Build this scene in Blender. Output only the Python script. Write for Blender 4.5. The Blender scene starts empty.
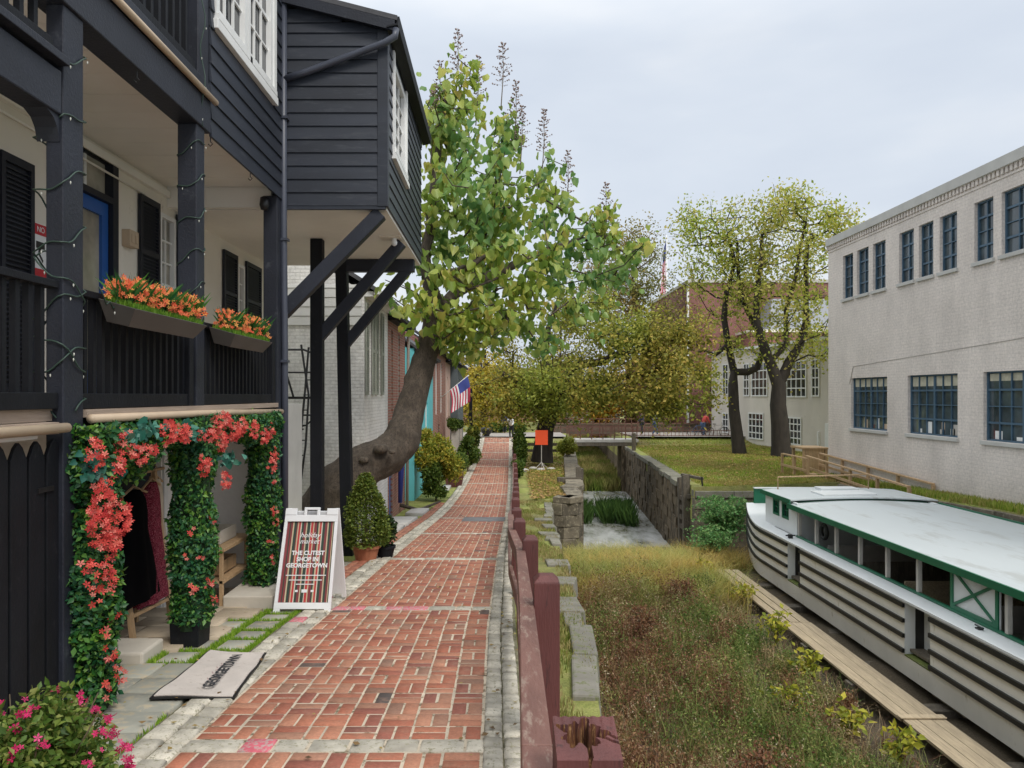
import bpy, bmesh, math, random
import numpy as np
from mathutils import Vector, Matrix, noise as mnoise
random.seed(7); rng = np.random.default_rng(11)
PI = math.pi
scene = bpy.context.scene
COL = scene.collection
# the eye of the photographer is the origin; x right, y along the towpath, z up; F turns photo pixels into metres at a depth
F = 740.0
def U(px, py, Z): return ((px-500)/F*Z, Z, (395-py)/F*Z)
ROOT = {}
def _loc(o):
    return ROOT.get(o.name, (0, 0, 0)) if o else (0, 0, 0)
def props(o, label=None, cat=None, group=None, kind=None):
    if label: o['label'] = label
    if cat: o['category'] = cat
    if group: o['group'] = group
    if kind: o['kind'] = kind
    return o
def thing(name, label, cat, loc=(0, 0, 0), group=None):
    o = bpy.data.objects.new(name, None); COL.objects.link(o)
    o.location = loc; o.empty_display_size = .2
    ROOT[o.name] = tuple(loc)
    return props(o, label, cat, group)
def link(name, me, parent=None, origin=None):
    o = bpy.data.objects.new(name, me); COL.objects.link(o)
    if parent is not None:
        o.parent = parent; ROOT[o.name] = _loc(parent)
    return o
def mesh_np(name, V, faces_t, n, k, mats, parent=None, smooth=False, uv=None):
    """n copies of a template with k verts and faces_t faces; V is (n*k,3)"""
    off = np.array(_loc(parent)) if parent else np.zeros(3)
    V = V - off
    me = bpy.data.meshes.new(name)
    me.vertices.add(len(V)); me.vertices.foreach_set('co', V.astype(np.float32).ravel())
    lt = np.concatenate([np.array(f) for f in faces_t]); sz = np.array([len(f) for f in faces_t])
    loops = (lt[None, :] + (np.arange(n)*k)[:, None]).ravel()
    tot = np.tile(sz, n); start = np.concatenate([[0], np.cumsum(tot)[:-1]])
    me.loops.add(len(loops)); me.loops.foreach_set('vertex_index', loops.astype(np.int32))
    me.polygons.add(len(tot)); me.polygons.foreach_set('loop_start', start.astype(np.int32))
    me.polygons.foreach_set('loop_total', tot.astype(np.int32))
    if smooth: me.polygons.foreach_set('use_smooth', np.ones(len(tot), dtype=bool))
    me.update(calc_edges=True); me.validate()
    for m in (mats if isinstance(mats, (list, tuple)) else [mats]): me.materials.append(m)
    return link(name, me, parent)
class MB:
    def __init__(s): s.v = []; s.f = []; s.m = []; s.mi = 0
    def add(s, vs, fs):
        b = len(s.v); s.v.extend([tuple(p) for p in vs])
        for f in fs: s.f.append(tuple(i+b for i in f)); s.m.append(s.mi)
        return s
    def box(s, x0, x1, y0, y1, z0, z1):
        x0, x1 = sorted((x0, x1)); y0, y1 = sorted((y0, y1)); z0, z1 = sorted((z0, z1))
        return s.add([(x0,y0,z0),(x1,y0,z0),(x1,y1,z0),(x0,y1,z0),(x0,y0,z1),(x1,y0,z1),(x1,y1,z1),(x0,y1,z1)],
              [(0,3,2,1),(4,5,6,7),(0,1,5,4),(1,2,6,5),(2,3,7,6),(3,0,4,7)])
    def hexa(s, b, t):   # bottom 4 pts ccw, top 4 pts ccw
        return s.add(list(b)+list(t), [(0,3,2,1),(4,5,6,7),(0,1,5,4),(1,2,6,5),(2,3,7,6),(3,0,4,7)])
    def quad(s, a, b, c, d): return s.add([a,b,c,d], [(0,1,2,3)])
    def beam(s, p, q, w, h, up=(0,0,1)):
        p = Vector(p); q = Vector(q); d = (q-p).normalized(); u = Vector(up)
        if abs(d.dot(u)) > .98: u = Vector((0,1,0))
        r = d.cross(u).normalized(); u = r.cross(d).normalized()
        r *= w/2; u *= h/2
        return s.hexa([p-r-u, p+r-u, q+r-u, q-r-u], [p-r+u, p+r+u, q+r+u, q-r+u])
    def prism(s, poly, axis, a, b):
        n = len(poly)
        def P(u, v, t): return {'x': (t,u,v), 'y': (u,t,v), 'z': (u,v,t)}[axis]
        vs = [P(u,v,a) for u,v in poly]+[P(u,v,b) for u,v in poly]
        return s.add(vs, [tuple(range(n))[::-1], tuple(range(n,2*n))]+[(i,(i+1)%n,(i+1)%n+n,i+n) for i in range(n)])
    def tube(s, pts, rad, seg=8, cap=True):
        pts = [Vector(p) for p in pts]; n = len(pts)
        if not isinstance(rad, (list, tuple)): rad = [rad]*n
        b = len(s.v); ref = Vector((0.31,0.17,0.93)); prev = None
        for i, p in enumerate(pts):
            d = (pts[min(i+1,n-1)]-pts[max(i-1,0)])
            if d.length < 1e-9: d = Vector((0,0,1))
            d.normalize()
            if prev is None:
                r = d.cross(ref if abs(d.dot(ref)) < .95 else Vector((1,0,0))).normalized()
            else:
                r = (prev - d*prev.dot(d))
                r = r.normalized() if r.length > 1e-6 else d.cross(ref).normalized()
            prev = r; u = d.cross(r)
            for k in range(seg):
                a = 2*PI*k/seg
                s.v.append(tuple(p + (r*math.cos(a)+u*math.sin(a))*rad[i]))
        for i in range(n-1):
            for k in range(seg):
                k2 = (k+1) % seg
                s.f.append((b+i*seg+k, b+i*seg+k2, b+(i+1)*seg+k2, b+(i+1)*seg+k)); s.m.append(s.mi)
        if cap:
            s.f.append(tuple(b+k for k in range(seg))[::-1]); s.m.append(s.mi)
            s.f.append(tuple(b+(n-1)*seg+k for k in range(seg))); s.m.append(s.mi)
        return s
    def lathe(s, c, prof, seg=16):
        b = len(s.v); n = len(prof)
        for r, z in prof:
            for k in range(seg):
                a = 2*PI*k/seg; s.v.append((c[0]+r*math.cos(a), c[1]+r*math.sin(a), c[2]+z))
        for i in range(n-1):
            for k in range(seg):
                k2 = (k+1) % seg
                s.f.append((b+i*seg+k, b+i*seg+k2, b+(i+1)*seg+k2, b+(i+1)*seg+k)); s.m.append(s.mi)
        s.f.append(tuple(b+k for k in range(seg))[::-1]); s.m.append(s.mi)
        s.f.append(tuple(b+(n-1)*seg+k for k in range(seg))); s.m.append(s.mi)
        return s
    def build(s, name, mat, parent=None, smooth=False, bev=0, label=None):
        me = bpy.data.meshes.new(name); o = _loc(parent)
        me.from_pydata([(p[0]-o[0], p[1]-o[1], p[2]-o[2]) for p in s.v], [], s.f)
        for m in (mat if isinstance(mat, (list, tuple)) else [mat]): me.materials.append(m)
        if isinstance(mat, (list, tuple)): me.polygons.foreach_set('material_index', s.m)
        if smooth: me.polygons.foreach_set('use_smooth', [True]*len(me.polygons))
        me.update(); ob = link(name, me, parent)
        if bev:
            b = ob.modifiers.new('edge', 'BEVEL'); b.width = bev; b.segments = 2; b.limit_method = 'ANGLE'; b.angle_limit = .6
        if label: ob['label'] = label
        return ob
def copy_tree(o, parent=None, shift=None, label=None):
    c = o.copy(); COL.objects.link(c)
    if parent is not None: c.parent = parent
    if shift is not None: c.location = [c.location[i]+shift[i] for i in range(3)]
    if label: c['label'] = label
    for ch in list(o.children): copy_tree(ch, c)
    return c
# ------------------------------------------------------------------ materials
def newmat(name):
    m = bpy.data.materials.new(name); m.use_nodes = True
    nt = m.node_tree; nt.nodes.clear()
    out = nt.nodes.new('ShaderNodeOutputMaterial'); p = nt.nodes.new('ShaderNodeBsdfPrincipled')
    nt.links.new(p.outputs[0], out.inputs[0])
    return m, nt, p, out
def N(nt, t, **kw):
    n = nt.nodes.new(t)
    for k, v in kw.items():
        if k.startswith('_'): setattr(n, k[1:], v)
        else:
            n.inputs[k.replace('__', ' ')].default_value = v
    return n
def rgba(c): return (c[0], c[1], c[2], 1)
def ramp(nt, fac, stops):
    r = nt.nodes.new('ShaderNodeValToRGB'); e = r.color_ramp.elements
    while len(e) < len(stops): e.new(.5)
    for i, (p, c) in enumerate(stops):
        e[i].position = p; e[i].color = rgba(c)
    nt.links.new(fac, r.inputs[0]); return r.outputs[0]
def noise(nt, scale, detail=4, rough=.55, vec=None, stretch=None):
    g = nt.nodes.new('ShaderNodeNewGeometry'); n = nt.nodes.new('ShaderNodeTexNoise')
    n.inputs['Scale'].default_value = scale; n.inputs['Detail'].default_value = detail; n.inputs['Roughness'].default_value = rough
    src = vec or g.outputs['Position']
    if stretch:
        mp = nt.nodes.new('ShaderNodeMapping'); mp.inputs['Scale'].default_value = stretch
        nt.links.new(src, mp.inputs[0]); src = mp.outputs[0]
    nt.links.new(src, n.inputs['Vector']); return n.outputs['Fac']
def mixc(nt, fac, a, b, mode='MIX'):
    n = nt.nodes.new('ShaderNodeMix'); n.data_type = 'RGBA'; n.blend_type = mode
    for inp, v in ((n.inputs[0], fac), (n.inputs[6], a), (n.inputs[7], b)):
        if hasattr(v, 'links'): nt.links.new(v, inp)
        elif isinstance(v, (int, float)): inp.default_value = v
        else: inp.default_value = rgba(v)
    return n.outputs[2]
def math_(nt, op, a, b=None):
    n = nt.nodes.new('ShaderNodeMath'); n.operation = op
    for inp, v in ((n.inputs[0], a), (n.inputs[1], b)):
        if v is None: continue
        if hasattr(v, 'links'): nt.links.new(v, inp)
        else: inp.default_value = v
    return n.outputs[0]
def bump(nt, p, h, strength=.3, dist=.02):
    b = nt.nodes.new('ShaderNodeBump'); b.inputs['Strength'].default_value = strength; b.inputs['Distance'].default_value = dist
    nt.links.new(h, b.inputs['Height']); nt.links.new(b.outputs[0], p.inputs['Normal'])
MATS = {}
def paint(name, c, rough=.5, var=.12, scale=3, bmp=.15, bscale=40, wear=None, wearamt=.62, stretch=None, metal=0, spec=.5, isl=0):
    m, nt, p, _ = newmat(name)
    d = tuple(x*(1-var) for x in c); l = tuple(min(1, x*(1+var)) for x in c)
    col = ramp(nt, noise(nt, scale, 5, stretch=stretch), [(.3, d), (.7, l)])
    if isl:
        g = nt.nodes.new('ShaderNodeNewGeometry')
        col = mixc(nt, 1.0, col, ramp(nt, g.outputs['Random Per Island'], [(0, (1-isl,)*3), (1, (1+isl*.6,)*3)]), 'MULTIPLY')
    if wear:
        f = ramp(nt, noise(nt, scale*4, 6, .7, stretch=stretch), [(wearamt-.04, (0,0,0)), (wearamt+.06, (1,1,1))])
        col = mixc(nt, f, col, wear)
    nt.links.new(col, p.inputs['Base Color']); p.inputs['Roughness'].default_value = rough; p.inputs['Metallic'].default_value = metal
    p.inputs['Specular IOR Level'].default_value = spec
    if bmp: bump(nt, p, noise(nt, bscale, 5, .6, stretch=stretch), bmp, .01)
    MATS[name] = m; return m
def bricks(name, c1, c2, mortar, axis='x', w=.215, h=.075, ms=.012, rough=.85, bmp=.5, stain=.25, bias=0, dirt=None):
    m, nt, p, _ = newmat(name)
    g = nt.nodes.new('ShaderNodeNewGeometry'); sx = nt.nodes.new('ShaderNodeSeparateXYZ'); cx = nt.nodes.new('ShaderNodeCombineXYZ')
    nt.links.new(g.outputs['Position'], sx.inputs[0])
    nt.links.new(sx.outputs[{'x': 'Y', 'y': 'X', 'z': 'X'}[axis]], cx.inputs[0]); nt.links.new(sx.outputs['Y' if axis == 'z' else 'Z'], cx.inputs[1])
    b = nt.nodes.new('ShaderNodeTexBrick'); nt.links.new(cx.outputs[0], b.inputs['Vector'])
    b.inputs['Scale'].default_value = 1; b.inputs['Brick Width'].default_value = w; b.inputs['Row Height'].default_value = h
    b.inputs['Mortar Size'].default_value = ms; b.inputs['Mortar Smooth'].default_value = .3; b.inputs['Bias'].default_value = bias
    b.inputs['Color1'].default_value = rgba(c1); b.inputs['Color2'].default_value = rgba(c2); b.inputs['Mortar'].default_value = rgba(mortar)
    col = mixc(nt, 1.0, b.outputs['Color'], ramp(nt, noise(nt, 1.1, 6, .65, stretch=(1, 1, .45)), [(.3, (1-stain,)*3), (.7, (1+stain*.4,)*3)]), 'MULTIPLY')
    col = mixc(nt, 1.0, col, ramp(nt, noise(nt, 14, 4, .6), [(.3, (.85,)*3), (.7, (1.12,)*3)]), 'MULTIPLY')
    if dirt: col = mixc(nt, ramp(nt, noise(nt, 2.2, 6, .75, stretch=(1,1,.3)), [(.5, (0,)*3), (.66, (1,)*3)]), col, dirt)
    nt.links.new(col, p.inputs['Base Color']); p.inputs['Roughness'].default_value = rough
    hgt = math_(nt, 'SUBTRACT', math_(nt, 'MULTIPLY', noise(nt, 30, 5, .6), .6), b.outputs['Fac'])
    bump(nt, p, hgt, bmp, .015)
    MATS[name] = m; return m
def leafmat(name, stops, rough=.55, trans=.35, patch=None, pscale=.6, spec=.3):
    m, nt, p, out = newmat(name)
    g = nt.nodes.new('ShaderNodeNewGeometry')
    col = ramp(nt, g.outputs['Random Per Island'], stops)
    if patch: # species / season patches of the plant mass
        f = ramp(nt, noise(nt, pscale, 3, .6), [(.42, (0,)*3), (.58, (1,)*3)])
        c2 = ramp(nt, g.outputs['Random Per Island'], patch)
        col = mixc(nt, f, col, c2)
    nt.links.new(col, p.inputs['Base Color']); p.inputs['Roughness'].default_value = rough
    p.inputs['Specular IOR Level'].default_value = spec
    t = nt.nodes.new('ShaderNodeBsdfTranslucent'); nt.links.new(col, t.inputs[0])
    mx = nt.nodes.new('ShaderNodeMixShader'); mx.inputs[0].default_value = trans
    nt.links.new(p.outputs[0], mx.inputs[1]); nt.links.new(t.outputs[0], mx.inputs[2]); nt.links.new(mx.outputs[0], out.inputs[0])
    MATS[name] = m; return m
def glass(name, c=(.03,.035,.04), rough=.06):
    m, nt, p, _ = newmat(name)
    col = ramp(nt, noise(nt, 1.5, 4, .6), [(.35, tuple(x*.6 for x in c)), (.7, tuple(x*1.6 for x in c))])
    nt.links.new(col, p.inputs['Base Color']); p.inputs['Roughness'].default_value = rough; p.inputs['Specular IOR Level'].default_value = .8
    bump(nt, p, noise(nt, 2.5, 2), .05, .05)
    MATS[name] = m; return m
navy = paint('navy_paint', (.019,.022,.032), .5, .3, 1.5, .35, 45, spec=.35, wear=(.05,.055,.065), wearamt=.66, stretch=(1,1,1))
navyclap = paint('navy_clapboard', (.021,.026,.038), .5, .25, 1.5, .15, 50, wear=(.036,.041,.052), wearamt=.6, stretch=(.5,.5,3), isl=.15)
black = paint('black_paint', (.007,.008,.011), .6, .3, 4, .3, 60, wear=(.022,.022,.025), wearamt=.66, spec=.25, stretch=(1,1,.5))
blackmetal = paint('black_metal', (.012,.012,.013), .4, .2, 5, .1, 80)
cream = paint('cream_plaster', (.76,.71,.62), .75, .07, .8, .12, 25, wear=(.5,.44,.36), wearamt=.68)
creamceil = paint('cream_ceiling', (.82,.79,.73), .7, .06, 1.2, .05, 25)
white = paint('white_trim', (.78,.78,.76), .45, .05, 3, .08, 50)
whiteplastic = paint('white_plastic', (.82,.83,.84), .35, .03, 3, .03, 60)
tan = paint('tan_pipe', (.52,.40,.28), .5, .1, 4, .08, 40)
rawwood = paint('bare_fascia_wood', (.36,.28,.22), .75, .2, 5, .3, 30, stretch=(2,.4,6))
greyshelf = paint('grey_planter_metal', (.085,.078,.072), .5, .15, 2, .1, 50)
pine = paint('fresh_pine', (.45,.30,.165), .6, .2, 5, .25, 25, stretch=(3,3,.5))
plankwood = paint('weathered_plank', (.44,.35,.23), .8, .25, 4, .5, 18, wear=(.25,.20,.14), wearamt=.58, stretch=(7,.5,7), isl=.25)
darkwood = paint('old_gate_timber', (.12,.10,.075), .85, .35, 3, .6, 16, wear=(.22,.2,.16), wearamt=.6, stretch=(4,4,.7), isl=.2)
maroon = paint('maroon_paint', (.112,.034,.030), .62, .25, 2, .5, 22, wear=(.055,.02,.018), wearamt=.6, stretch=(4,4,.5))
maroonrail = paint('maroon_rail_paint', (.17,.080,.062), .65, .25, 2.5, .5, 22, wear=(.27,.19,.15), wearamt=.57, stretch=(3,.5,3))
rotten = paint('rotten_core', (.12,.045,.015), .9, .5, 18, .8, 30, wear=(.34,.19,.08), wearamt=.55, stretch=(2,2,.4))
granite = paint('granite_setts', (.50,.46,.38), .85, .25, 9, .8, 45, wear=(.27,.25,.17), wearamt=.57, isl=.32)
pinkspray = paint('pink_marking_paint', (.62,.13,.17), .8, .2, 10, .4, 50, wear=(.42,.36,.32), wearamt=.52)
slate = paint('slate_flags', (.34,.335,.28), .8, .22, 2.5, .3, 25, wear=(.40,.34,.24), wearamt=.55, isl=.32)
patiotile = paint('sand_tiles', (.48,.39,.28), .75, .15, 2.5, .25, 25, wear=(.33,.26,.19), wearamt=.6, isl=.2)
stonelight = paint('pale_limestone', (.55,.50,.42), .8, .12, 3, .25, 25, isl=.12)
coping = paint('grey_coping_stone', (.22,.205,.17), .9, .25, 3, .6, 14, wear=(.14,.15,.07), wearamt=.55, isl=.25)
ashlar = paint('lock_ashlar', (.17,.145,.105), .9, .4, 2.6, .8, 9, wear=(.32,.28,.2), wearamt=.58, isl=.35)
ashlardark = paint('lock_wall_stone', (.10,.076,.046), .92, .5, 1.6, .9, 7, wear=(.24,.185,.12), wearamt=.55, stretch=(1,1,.35), isl=.25)
terracotta = paint('terracotta', (.33,.12,.06), .75, .2, 6, .2, 40)
greenpaint = paint('boat_green', (.008,.125,.062), .4, .15, 2, .08, 40)
boatwhite = paint('boat_white', (.68,.70,.70), .45, .06, 1.2, .06, 30, wear=(.5,.5,.47), wearamt=.68)
roofwhite = paint('boat_roof', (.49,.525,.53), .5, .06, .5, .08, 12, wear=(.41,.43,.42), wearamt=.58, stretch=(1,.25,1))
hull = paint('hull_cream', (.80,.77,.70), .55, .08, 1.2, .15, 20, wear=(.52,.48,.36), wearamt=.64, stretch=(1,1,.4))
hullrib = paint('rub_rail_black', (.012,.012,.012), .5, .3, 3, .3, 30)
moss = paint('moss_floor', (.12,.15,.03), .9, .3, 6, .5, 30)
greypost = paint('grey_post', (.46,.43,.39), .65, .15, 3, .2, 30)
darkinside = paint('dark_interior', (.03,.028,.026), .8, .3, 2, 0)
bluewin = paint('blue_steel_frame', (.06,.115,.17), .45, .12, 3, .1, 40)
bluedoor = paint('blue_door', (.02,.10,.36), .4, .1, 2, .06, 40)
teal = paint('teal_paint', (.12,.50,.55), .6, .07, 1.5, .1, 30)
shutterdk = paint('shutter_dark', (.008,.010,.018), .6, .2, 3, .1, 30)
greenshut = paint('shutter_grey_green', (.33,.35,.30), .6, .08, 3, .1, 30)
roofgrey = paint('roof_shingle', (.07,.07,.075), .85, .25, 4, .5, 12)
bark = paint('bark_brown', (.085,.066,.048), .9, .45, 5, 1.0, 14, wear=(.045,.034,.026), wearamt=.52, stretch=(1.8,1.8,.8))
barkdark = paint('bark_dark', (.035,.028,.022), .9, .35, 3, .8, 10, stretch=(2,2,.6))
twig = paint('twig_brown', (.13,.10,.06), .85, .3, 5, .3, 20)
asphalt = paint('asphalt', (.07,.07,.072), .85, .15, 3, .3, 60)
concrete = paint('pale_concrete', (.48,.46,.43), .85, .12, 2, .25, 25, wear=(.36,.34,.3), wearamt=.6)
rust = paint('rust_red_rail', (.15,.065,.048), .6, .25, 5, .2, 40)
orange = paint('orange_sign', (.85,.09,.02), .5, .04, 3, .03, 40)
annexwall = paint('annex_stucco', (.66,.61,.54), .85, .1, .8, .15, 20, wear=(.4,.36,.31), wearamt=.66, stretch=(1,1,.4))
glassdk = glass('window_glass')
glassblue = glass('mill_glass', (.05,.07,.08), .05)
glasslight = glass('curtained_glass', (.30,.28,.23), .12)
glasssky = glass('skylight_glass', (.35,.42,.45), .1)
wbrick_y = bricks('white_brick_gable', (.84,.83,.81), (.80,.79,.77), (.70,.69,.67), 'y')
wbrick_x = bricks('white_brick_front', (.84,.83,.81), (.80,.79,.77), (.72,.71,.69), 'x')
gbrick_x = bricks('grey_brick_mill', (.74,.665,.60), (.71,.64,.58), (.66,.595,.54), 'x', .3, .095, .010, bmp=.35, stain=.16, dirt=None)
gbrick_y = bricks('grey_brick_mill_end', (.74,.665,.60), (.71,.64,.58), (.66,.595,.54), 'y', .3, .095, .010, bmp=.6, stain=.1)
rbrick_x = bricks('red_brick_front', (.36,.13,.085), (.27,.095,.065), (.33,.27,.23), 'x')
rbrick_y = bricks('red_brick_gable', (.30,.105,.085), (.23,.08,.065), (.26,.18,.16), 'y')
LG = [(0,(.05,.11,.012)),(.35,(.10,.19,.022)),(.7,(.17,.27,.035)),(1,(.30,.34,.05))]
# ------------------------------------------------------------------ terrain
def interp(t, tab):
    return float(np.interp(t, [a for a, b in tab], [b for a, b in tab]))
DT = [(-20,.4),(0,1.66),(20,3.26),(23,3.45),(27,3.60),(32,3.67),(40,3.67),(44,3.62),(47,3.48),(51,2.97),(56,2.93),(300,2.9)]
def D(y): return interp(y, DT)
XRT = [(-20,-.10),(4,-.105),(7,-.12),(12,-.05),(20,.14),(30,.33),(46,.55),(56,.7)]
def XR(y): return interp(y, XRT)
def XL(y): return XR(y)-1.68
LT = [(-20,.5),(2,.58),(4.3,.72),(6.1,.86),(10.6,1.08),(19,1.42),(25.8,1.84),(26.0,2.80),(52,5.1),(100,8),(300,20)]
RTB = [(-20,12.25),(26.78,12.25),(26.8,6.95),(52,8.55),(100,11.5),(300,26)]
def Lx(y): return interp(y, LT)
def Rx(y): return interp(y, RTB)
BED = -5.42
def hr(x, y):
    lawn = interp(y, [(-20,-2.6),(18,-2.85),(26,-3.3),(30,-3.45),(50,-3.42),(52.5,-2.97),(300,-2.9)])
    side = interp(y, [(-20,-2.5),(18,-2.82),(29,-3.2),(40,-3.35),(50,-3.4),(52.5,-2.97),(300,-2.9)])
    t = max(0, min(1, (x-9)/4)); return lawn*(1-t)+side*t
def sheet(name, xs_of, ys, hf, mat, kind='structure'):
    V = []; nx = None
    for y in ys:
        xs = xs_of(y); nx = len(xs)
        for i, x in enumerate(xs): V.append((x, y, hf(i, x, y)))
    n = len(ys)
    Fc = [(j*nx+i, j*nx+i+1, (j+1)*nx+i+1, (j+1)*nx+i) for j in range(n-1) for i in range(nx-1)]
    me = bpy.data.meshes.new(name); me.from_pydata(V, [], Fc); me.materials.append(mat)
    me.polygons.foreach_set('use_smooth', [True]*len(me.polygons)); me.update()
    o = link(name, me); o['kind'] = kind; return o
def groundmat():
    m, nt, p, _ = newmat('earth_and_turf')
    n1 = noise(nt, .35, 5, .6); n2 = noise(nt, 3.5, 6, .7); n3 = noise(nt, 28, 5, .7)
    g = ramp(nt, n2, [(.3, (.16,.21,.04)), (.5, (.28,.31,.07)), (.72, (.42,.39,.14))])
    b = ramp(nt, n3, [(.3, (.10,.07,.035)), (.7, (.21,.155,.085))])
    col = mixc(nt, ramp(nt, n1, [(.44, (0,)*3), (.64, (.75,)*3)]), g, b)
    col = mixc(nt, 1.0, col, ramp(nt, noise(nt, 60, 4, .7), [(.25, (.6,)*3), (.75, (1.3,)*3)]), 'MULTIPLY')
    # the dug-out canal floor is bare mud
    ge = nt.nodes.new('ShaderNodeNewGeometry'); sp = nt.nodes.new('ShaderNodeSeparateXYZ'); nt.links.new(ge.outputs['Position'], sp.inputs[0])
    mud = ramp(nt, n3, [(.3, (.055,.042,.026)), (.7, (.13,.10,.062))])
    f = math_(nt, 'LESS_THAN', sp.outputs['Z'], -4.6)
    col = mixc(nt, f, col, mud)
    nt.links.new(col, p.inputs['Base Color']); p.inputs['Roughness'].default_value = .95
    bump(nt, p, noise(nt, 35, 6, .75), .7, .04); return m
turfm = groundmat()
ys = list(np.arange(-6, 25, .5))+[25.2,25.5,25.8,26.0,26.4,26.78,26.8]+list(np.arange(27.5, 51, 1.0))+[51,52,52.5,54,56,60,70,85,100,140,200,300,600]
def gx(y):
    L, R = Lx(y), Rx(y)
    left = [-400,-100,-40,-15,-8,-5,-4,-3,-2.4,-1.95,-1,0,.3]
    left = left+[L-.12, L-.1]
    mid = list(np.linspace(L-.08, R+.08, 26))
    right = [R+.1, R+.12, R+.5, R+1.2, R+3, R+6, R+10, R+16, R+25, R+60, R+400]
    return left+mid+right
nL = 15; nM = 26
def gh(i, x, y):
    if i < nL: return -D(y)-.07
    if i < nL+nM:
        b_ = BED if y < 26.5 else (-6.75 if y < 50 else -6.75+(y-50)*.012 if y < 100 else -6.1)
        return b_+.06*math.sin(x*1.7+y*.9)+.05*math.sin(y*2.3)+(.0 if y < 27 else -.05)
    return hr(x, y)
ground = sheet('ground', gx, ys, gh, turfm)
# water lying in the lock chamber
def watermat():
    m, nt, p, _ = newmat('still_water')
    nt.links.new(ramp(nt, noise(nt, .8, 6, .7, stretch=(1,.35,1)), [(.36, (.16,.16,.12)), (.50, (.50,.51,.49)), (.66, (.78,.79,.79))]), p.inputs['Base Color']); p.inputs['Roughness'].default_value = .04  # murky tone; the pale stops paint reflected sky into the base colour
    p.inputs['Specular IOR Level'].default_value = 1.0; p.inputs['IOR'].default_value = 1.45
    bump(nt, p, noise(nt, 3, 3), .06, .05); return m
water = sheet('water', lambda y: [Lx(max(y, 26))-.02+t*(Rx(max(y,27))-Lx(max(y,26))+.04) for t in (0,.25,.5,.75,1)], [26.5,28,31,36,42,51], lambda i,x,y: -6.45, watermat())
# ------------------------------------------------------------------ towpath: mortar bed, basket-weave bricks, setts
mortarm = paint('mortar_bed', (.54,.46,.35), .9, .25, 3, .4, 30, wear=(.16,.12,.07), wearamt=.56)
ysp = list(np.arange(-1, 52.6, .5))
sheet('path', lambda y: [XL(y)-.012, XL(y)+.8, XR(y)+.012], ysp, lambda i,x,y: -D(y)-.005, mortarm)
sheet('path_edging_bed', lambda y: [XL(y)-.34, XL(y)-.013, XL(y)+.8, XR(y)+.013, XR(y)+.27], ysp, lambda i,x,y: -D(y)-.02, paint('joint_dirt', (.14,.13,.075), .95, .4, 6, .5, 30, wear=(.30,.26,.17), wearamt=.6))
def slab_batch(name, items, mat, parent=None, ch=.008, th=.05, kind=None):
    """items: (x0,x1,y0,y1,dz) in path coordinates measured from XL; chamfered top slabs following the slope"""
    V = []
    for (x0,x1,y0,y1,dz) in items:
        for (a, b, c) in ((0,0,0),(1,0,0),(1,1,0),(0,1,0)):
            x = x1 if a else x0; y = y1 if b else y0; V.append((x+XL(y), y, -D(y)+dz-th))
        for (a, b, c) in ((0,0,0),(1,0,0),(1,1,0),(0,1,0)):
            x = x1 if a else x0; y = y1 if b else y0; V.append((x+XL(y), y, -D(y)+dz-ch))
        for (a, b, c) in ((0,0,0),(1,0,0),(1,1,0),(0,1,0)):
            x = x1-ch if a else x0+ch; y = y1-ch if b else y0+ch; V.append((x+XL(y), y, -D(y)+dz))
    Fc = [(8,9,10,11)]+[(a, (a+1)%4, 4+(a+1)%4, 4+a) for a in range(4)]+[(4+a, 4+(a+1)%4, 8+(a+1)%4, 8+a) for a in range(4)]
    o = mesh_np(name, np.array(V), Fc, len(items), 12, mat, parent)
    if kind: o['kind'] = kind
    return o
def brickmat():
    m, nt, p, _ = newmat('paving_brick')
    g = nt.nodes.new('ShaderNodeNewGeometry')
    col = ramp(nt, g.outputs['Random Per Island'], [(0,(.085,.07,.065)),(.015,(.12,.08,.065)),(.025,(.25,.085,.06)),(.3,(.35,.115,.066)),(.6,(.40,.155,.09)),(.85,(.44,.205,.125)),(1,(.26,.14,.095))])
    col = mixc(nt, 1.0, col, ramp(nt, noise(nt, .9, 5, .65), [(.3, (.78,)*3), (.7, (1.18,)*3)]), 'MULTIPLY')
    col = mixc(nt, ramp(nt, noise(nt, 6, 6, .75), [(.5, (0,)*3), (.7, (.6,)*3)]), col, (.36,.20,.13))
    col = mixc(nt, ramp(nt, noise(nt, 2.2, 6, .8), [(.55, (0,)*3), (.72, (.5,)*3)]), col, (.20,.13,.095))
    col = mixc(nt, 1.0, col, ramp(nt, noise(nt, 45, 4, .7), [(.25, (.72,)*3), (.75, (1.2,)*3)]), 'MULTIPLY')
    nt.links.new(col, p.inputs['Base Color']); p.inputs['Roughness'].default_value = .72
    bump(nt, p, noise(nt, 40, 6, .7), .5, .008); return m
items = []; bands = [4.22+3.76*k for k in range(0, 13)]; g_ = .013
M = .21; j = 0; y = .555
def jit(a=.004): return random.uniform(-a, a)
while y < 51.5:
    if bands and abs(bands[0]-.095-y) < .02: y = bands.pop(0)+.095
    for i in range(8):
        x = i*M; hz = (i+j) % 2
        if hz:
            for k in range(2): items.append((x+g_/2, x+M-g_/2, y+k*M/2+g_/2, y+(k+1)*M/2-g_/2+jit(.002), jit()))
        else:
            for k in range(2): items.append((x+k*M/2+g_/2, x+(k+1)*M/2-g_/2, y+g_/2, y+M-g_/2, jit()))
    y += M; j += 1
pb = slab_batch('path_bricks', items, brickmat(), ch=.006, th=.04, kind='structure')
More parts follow.
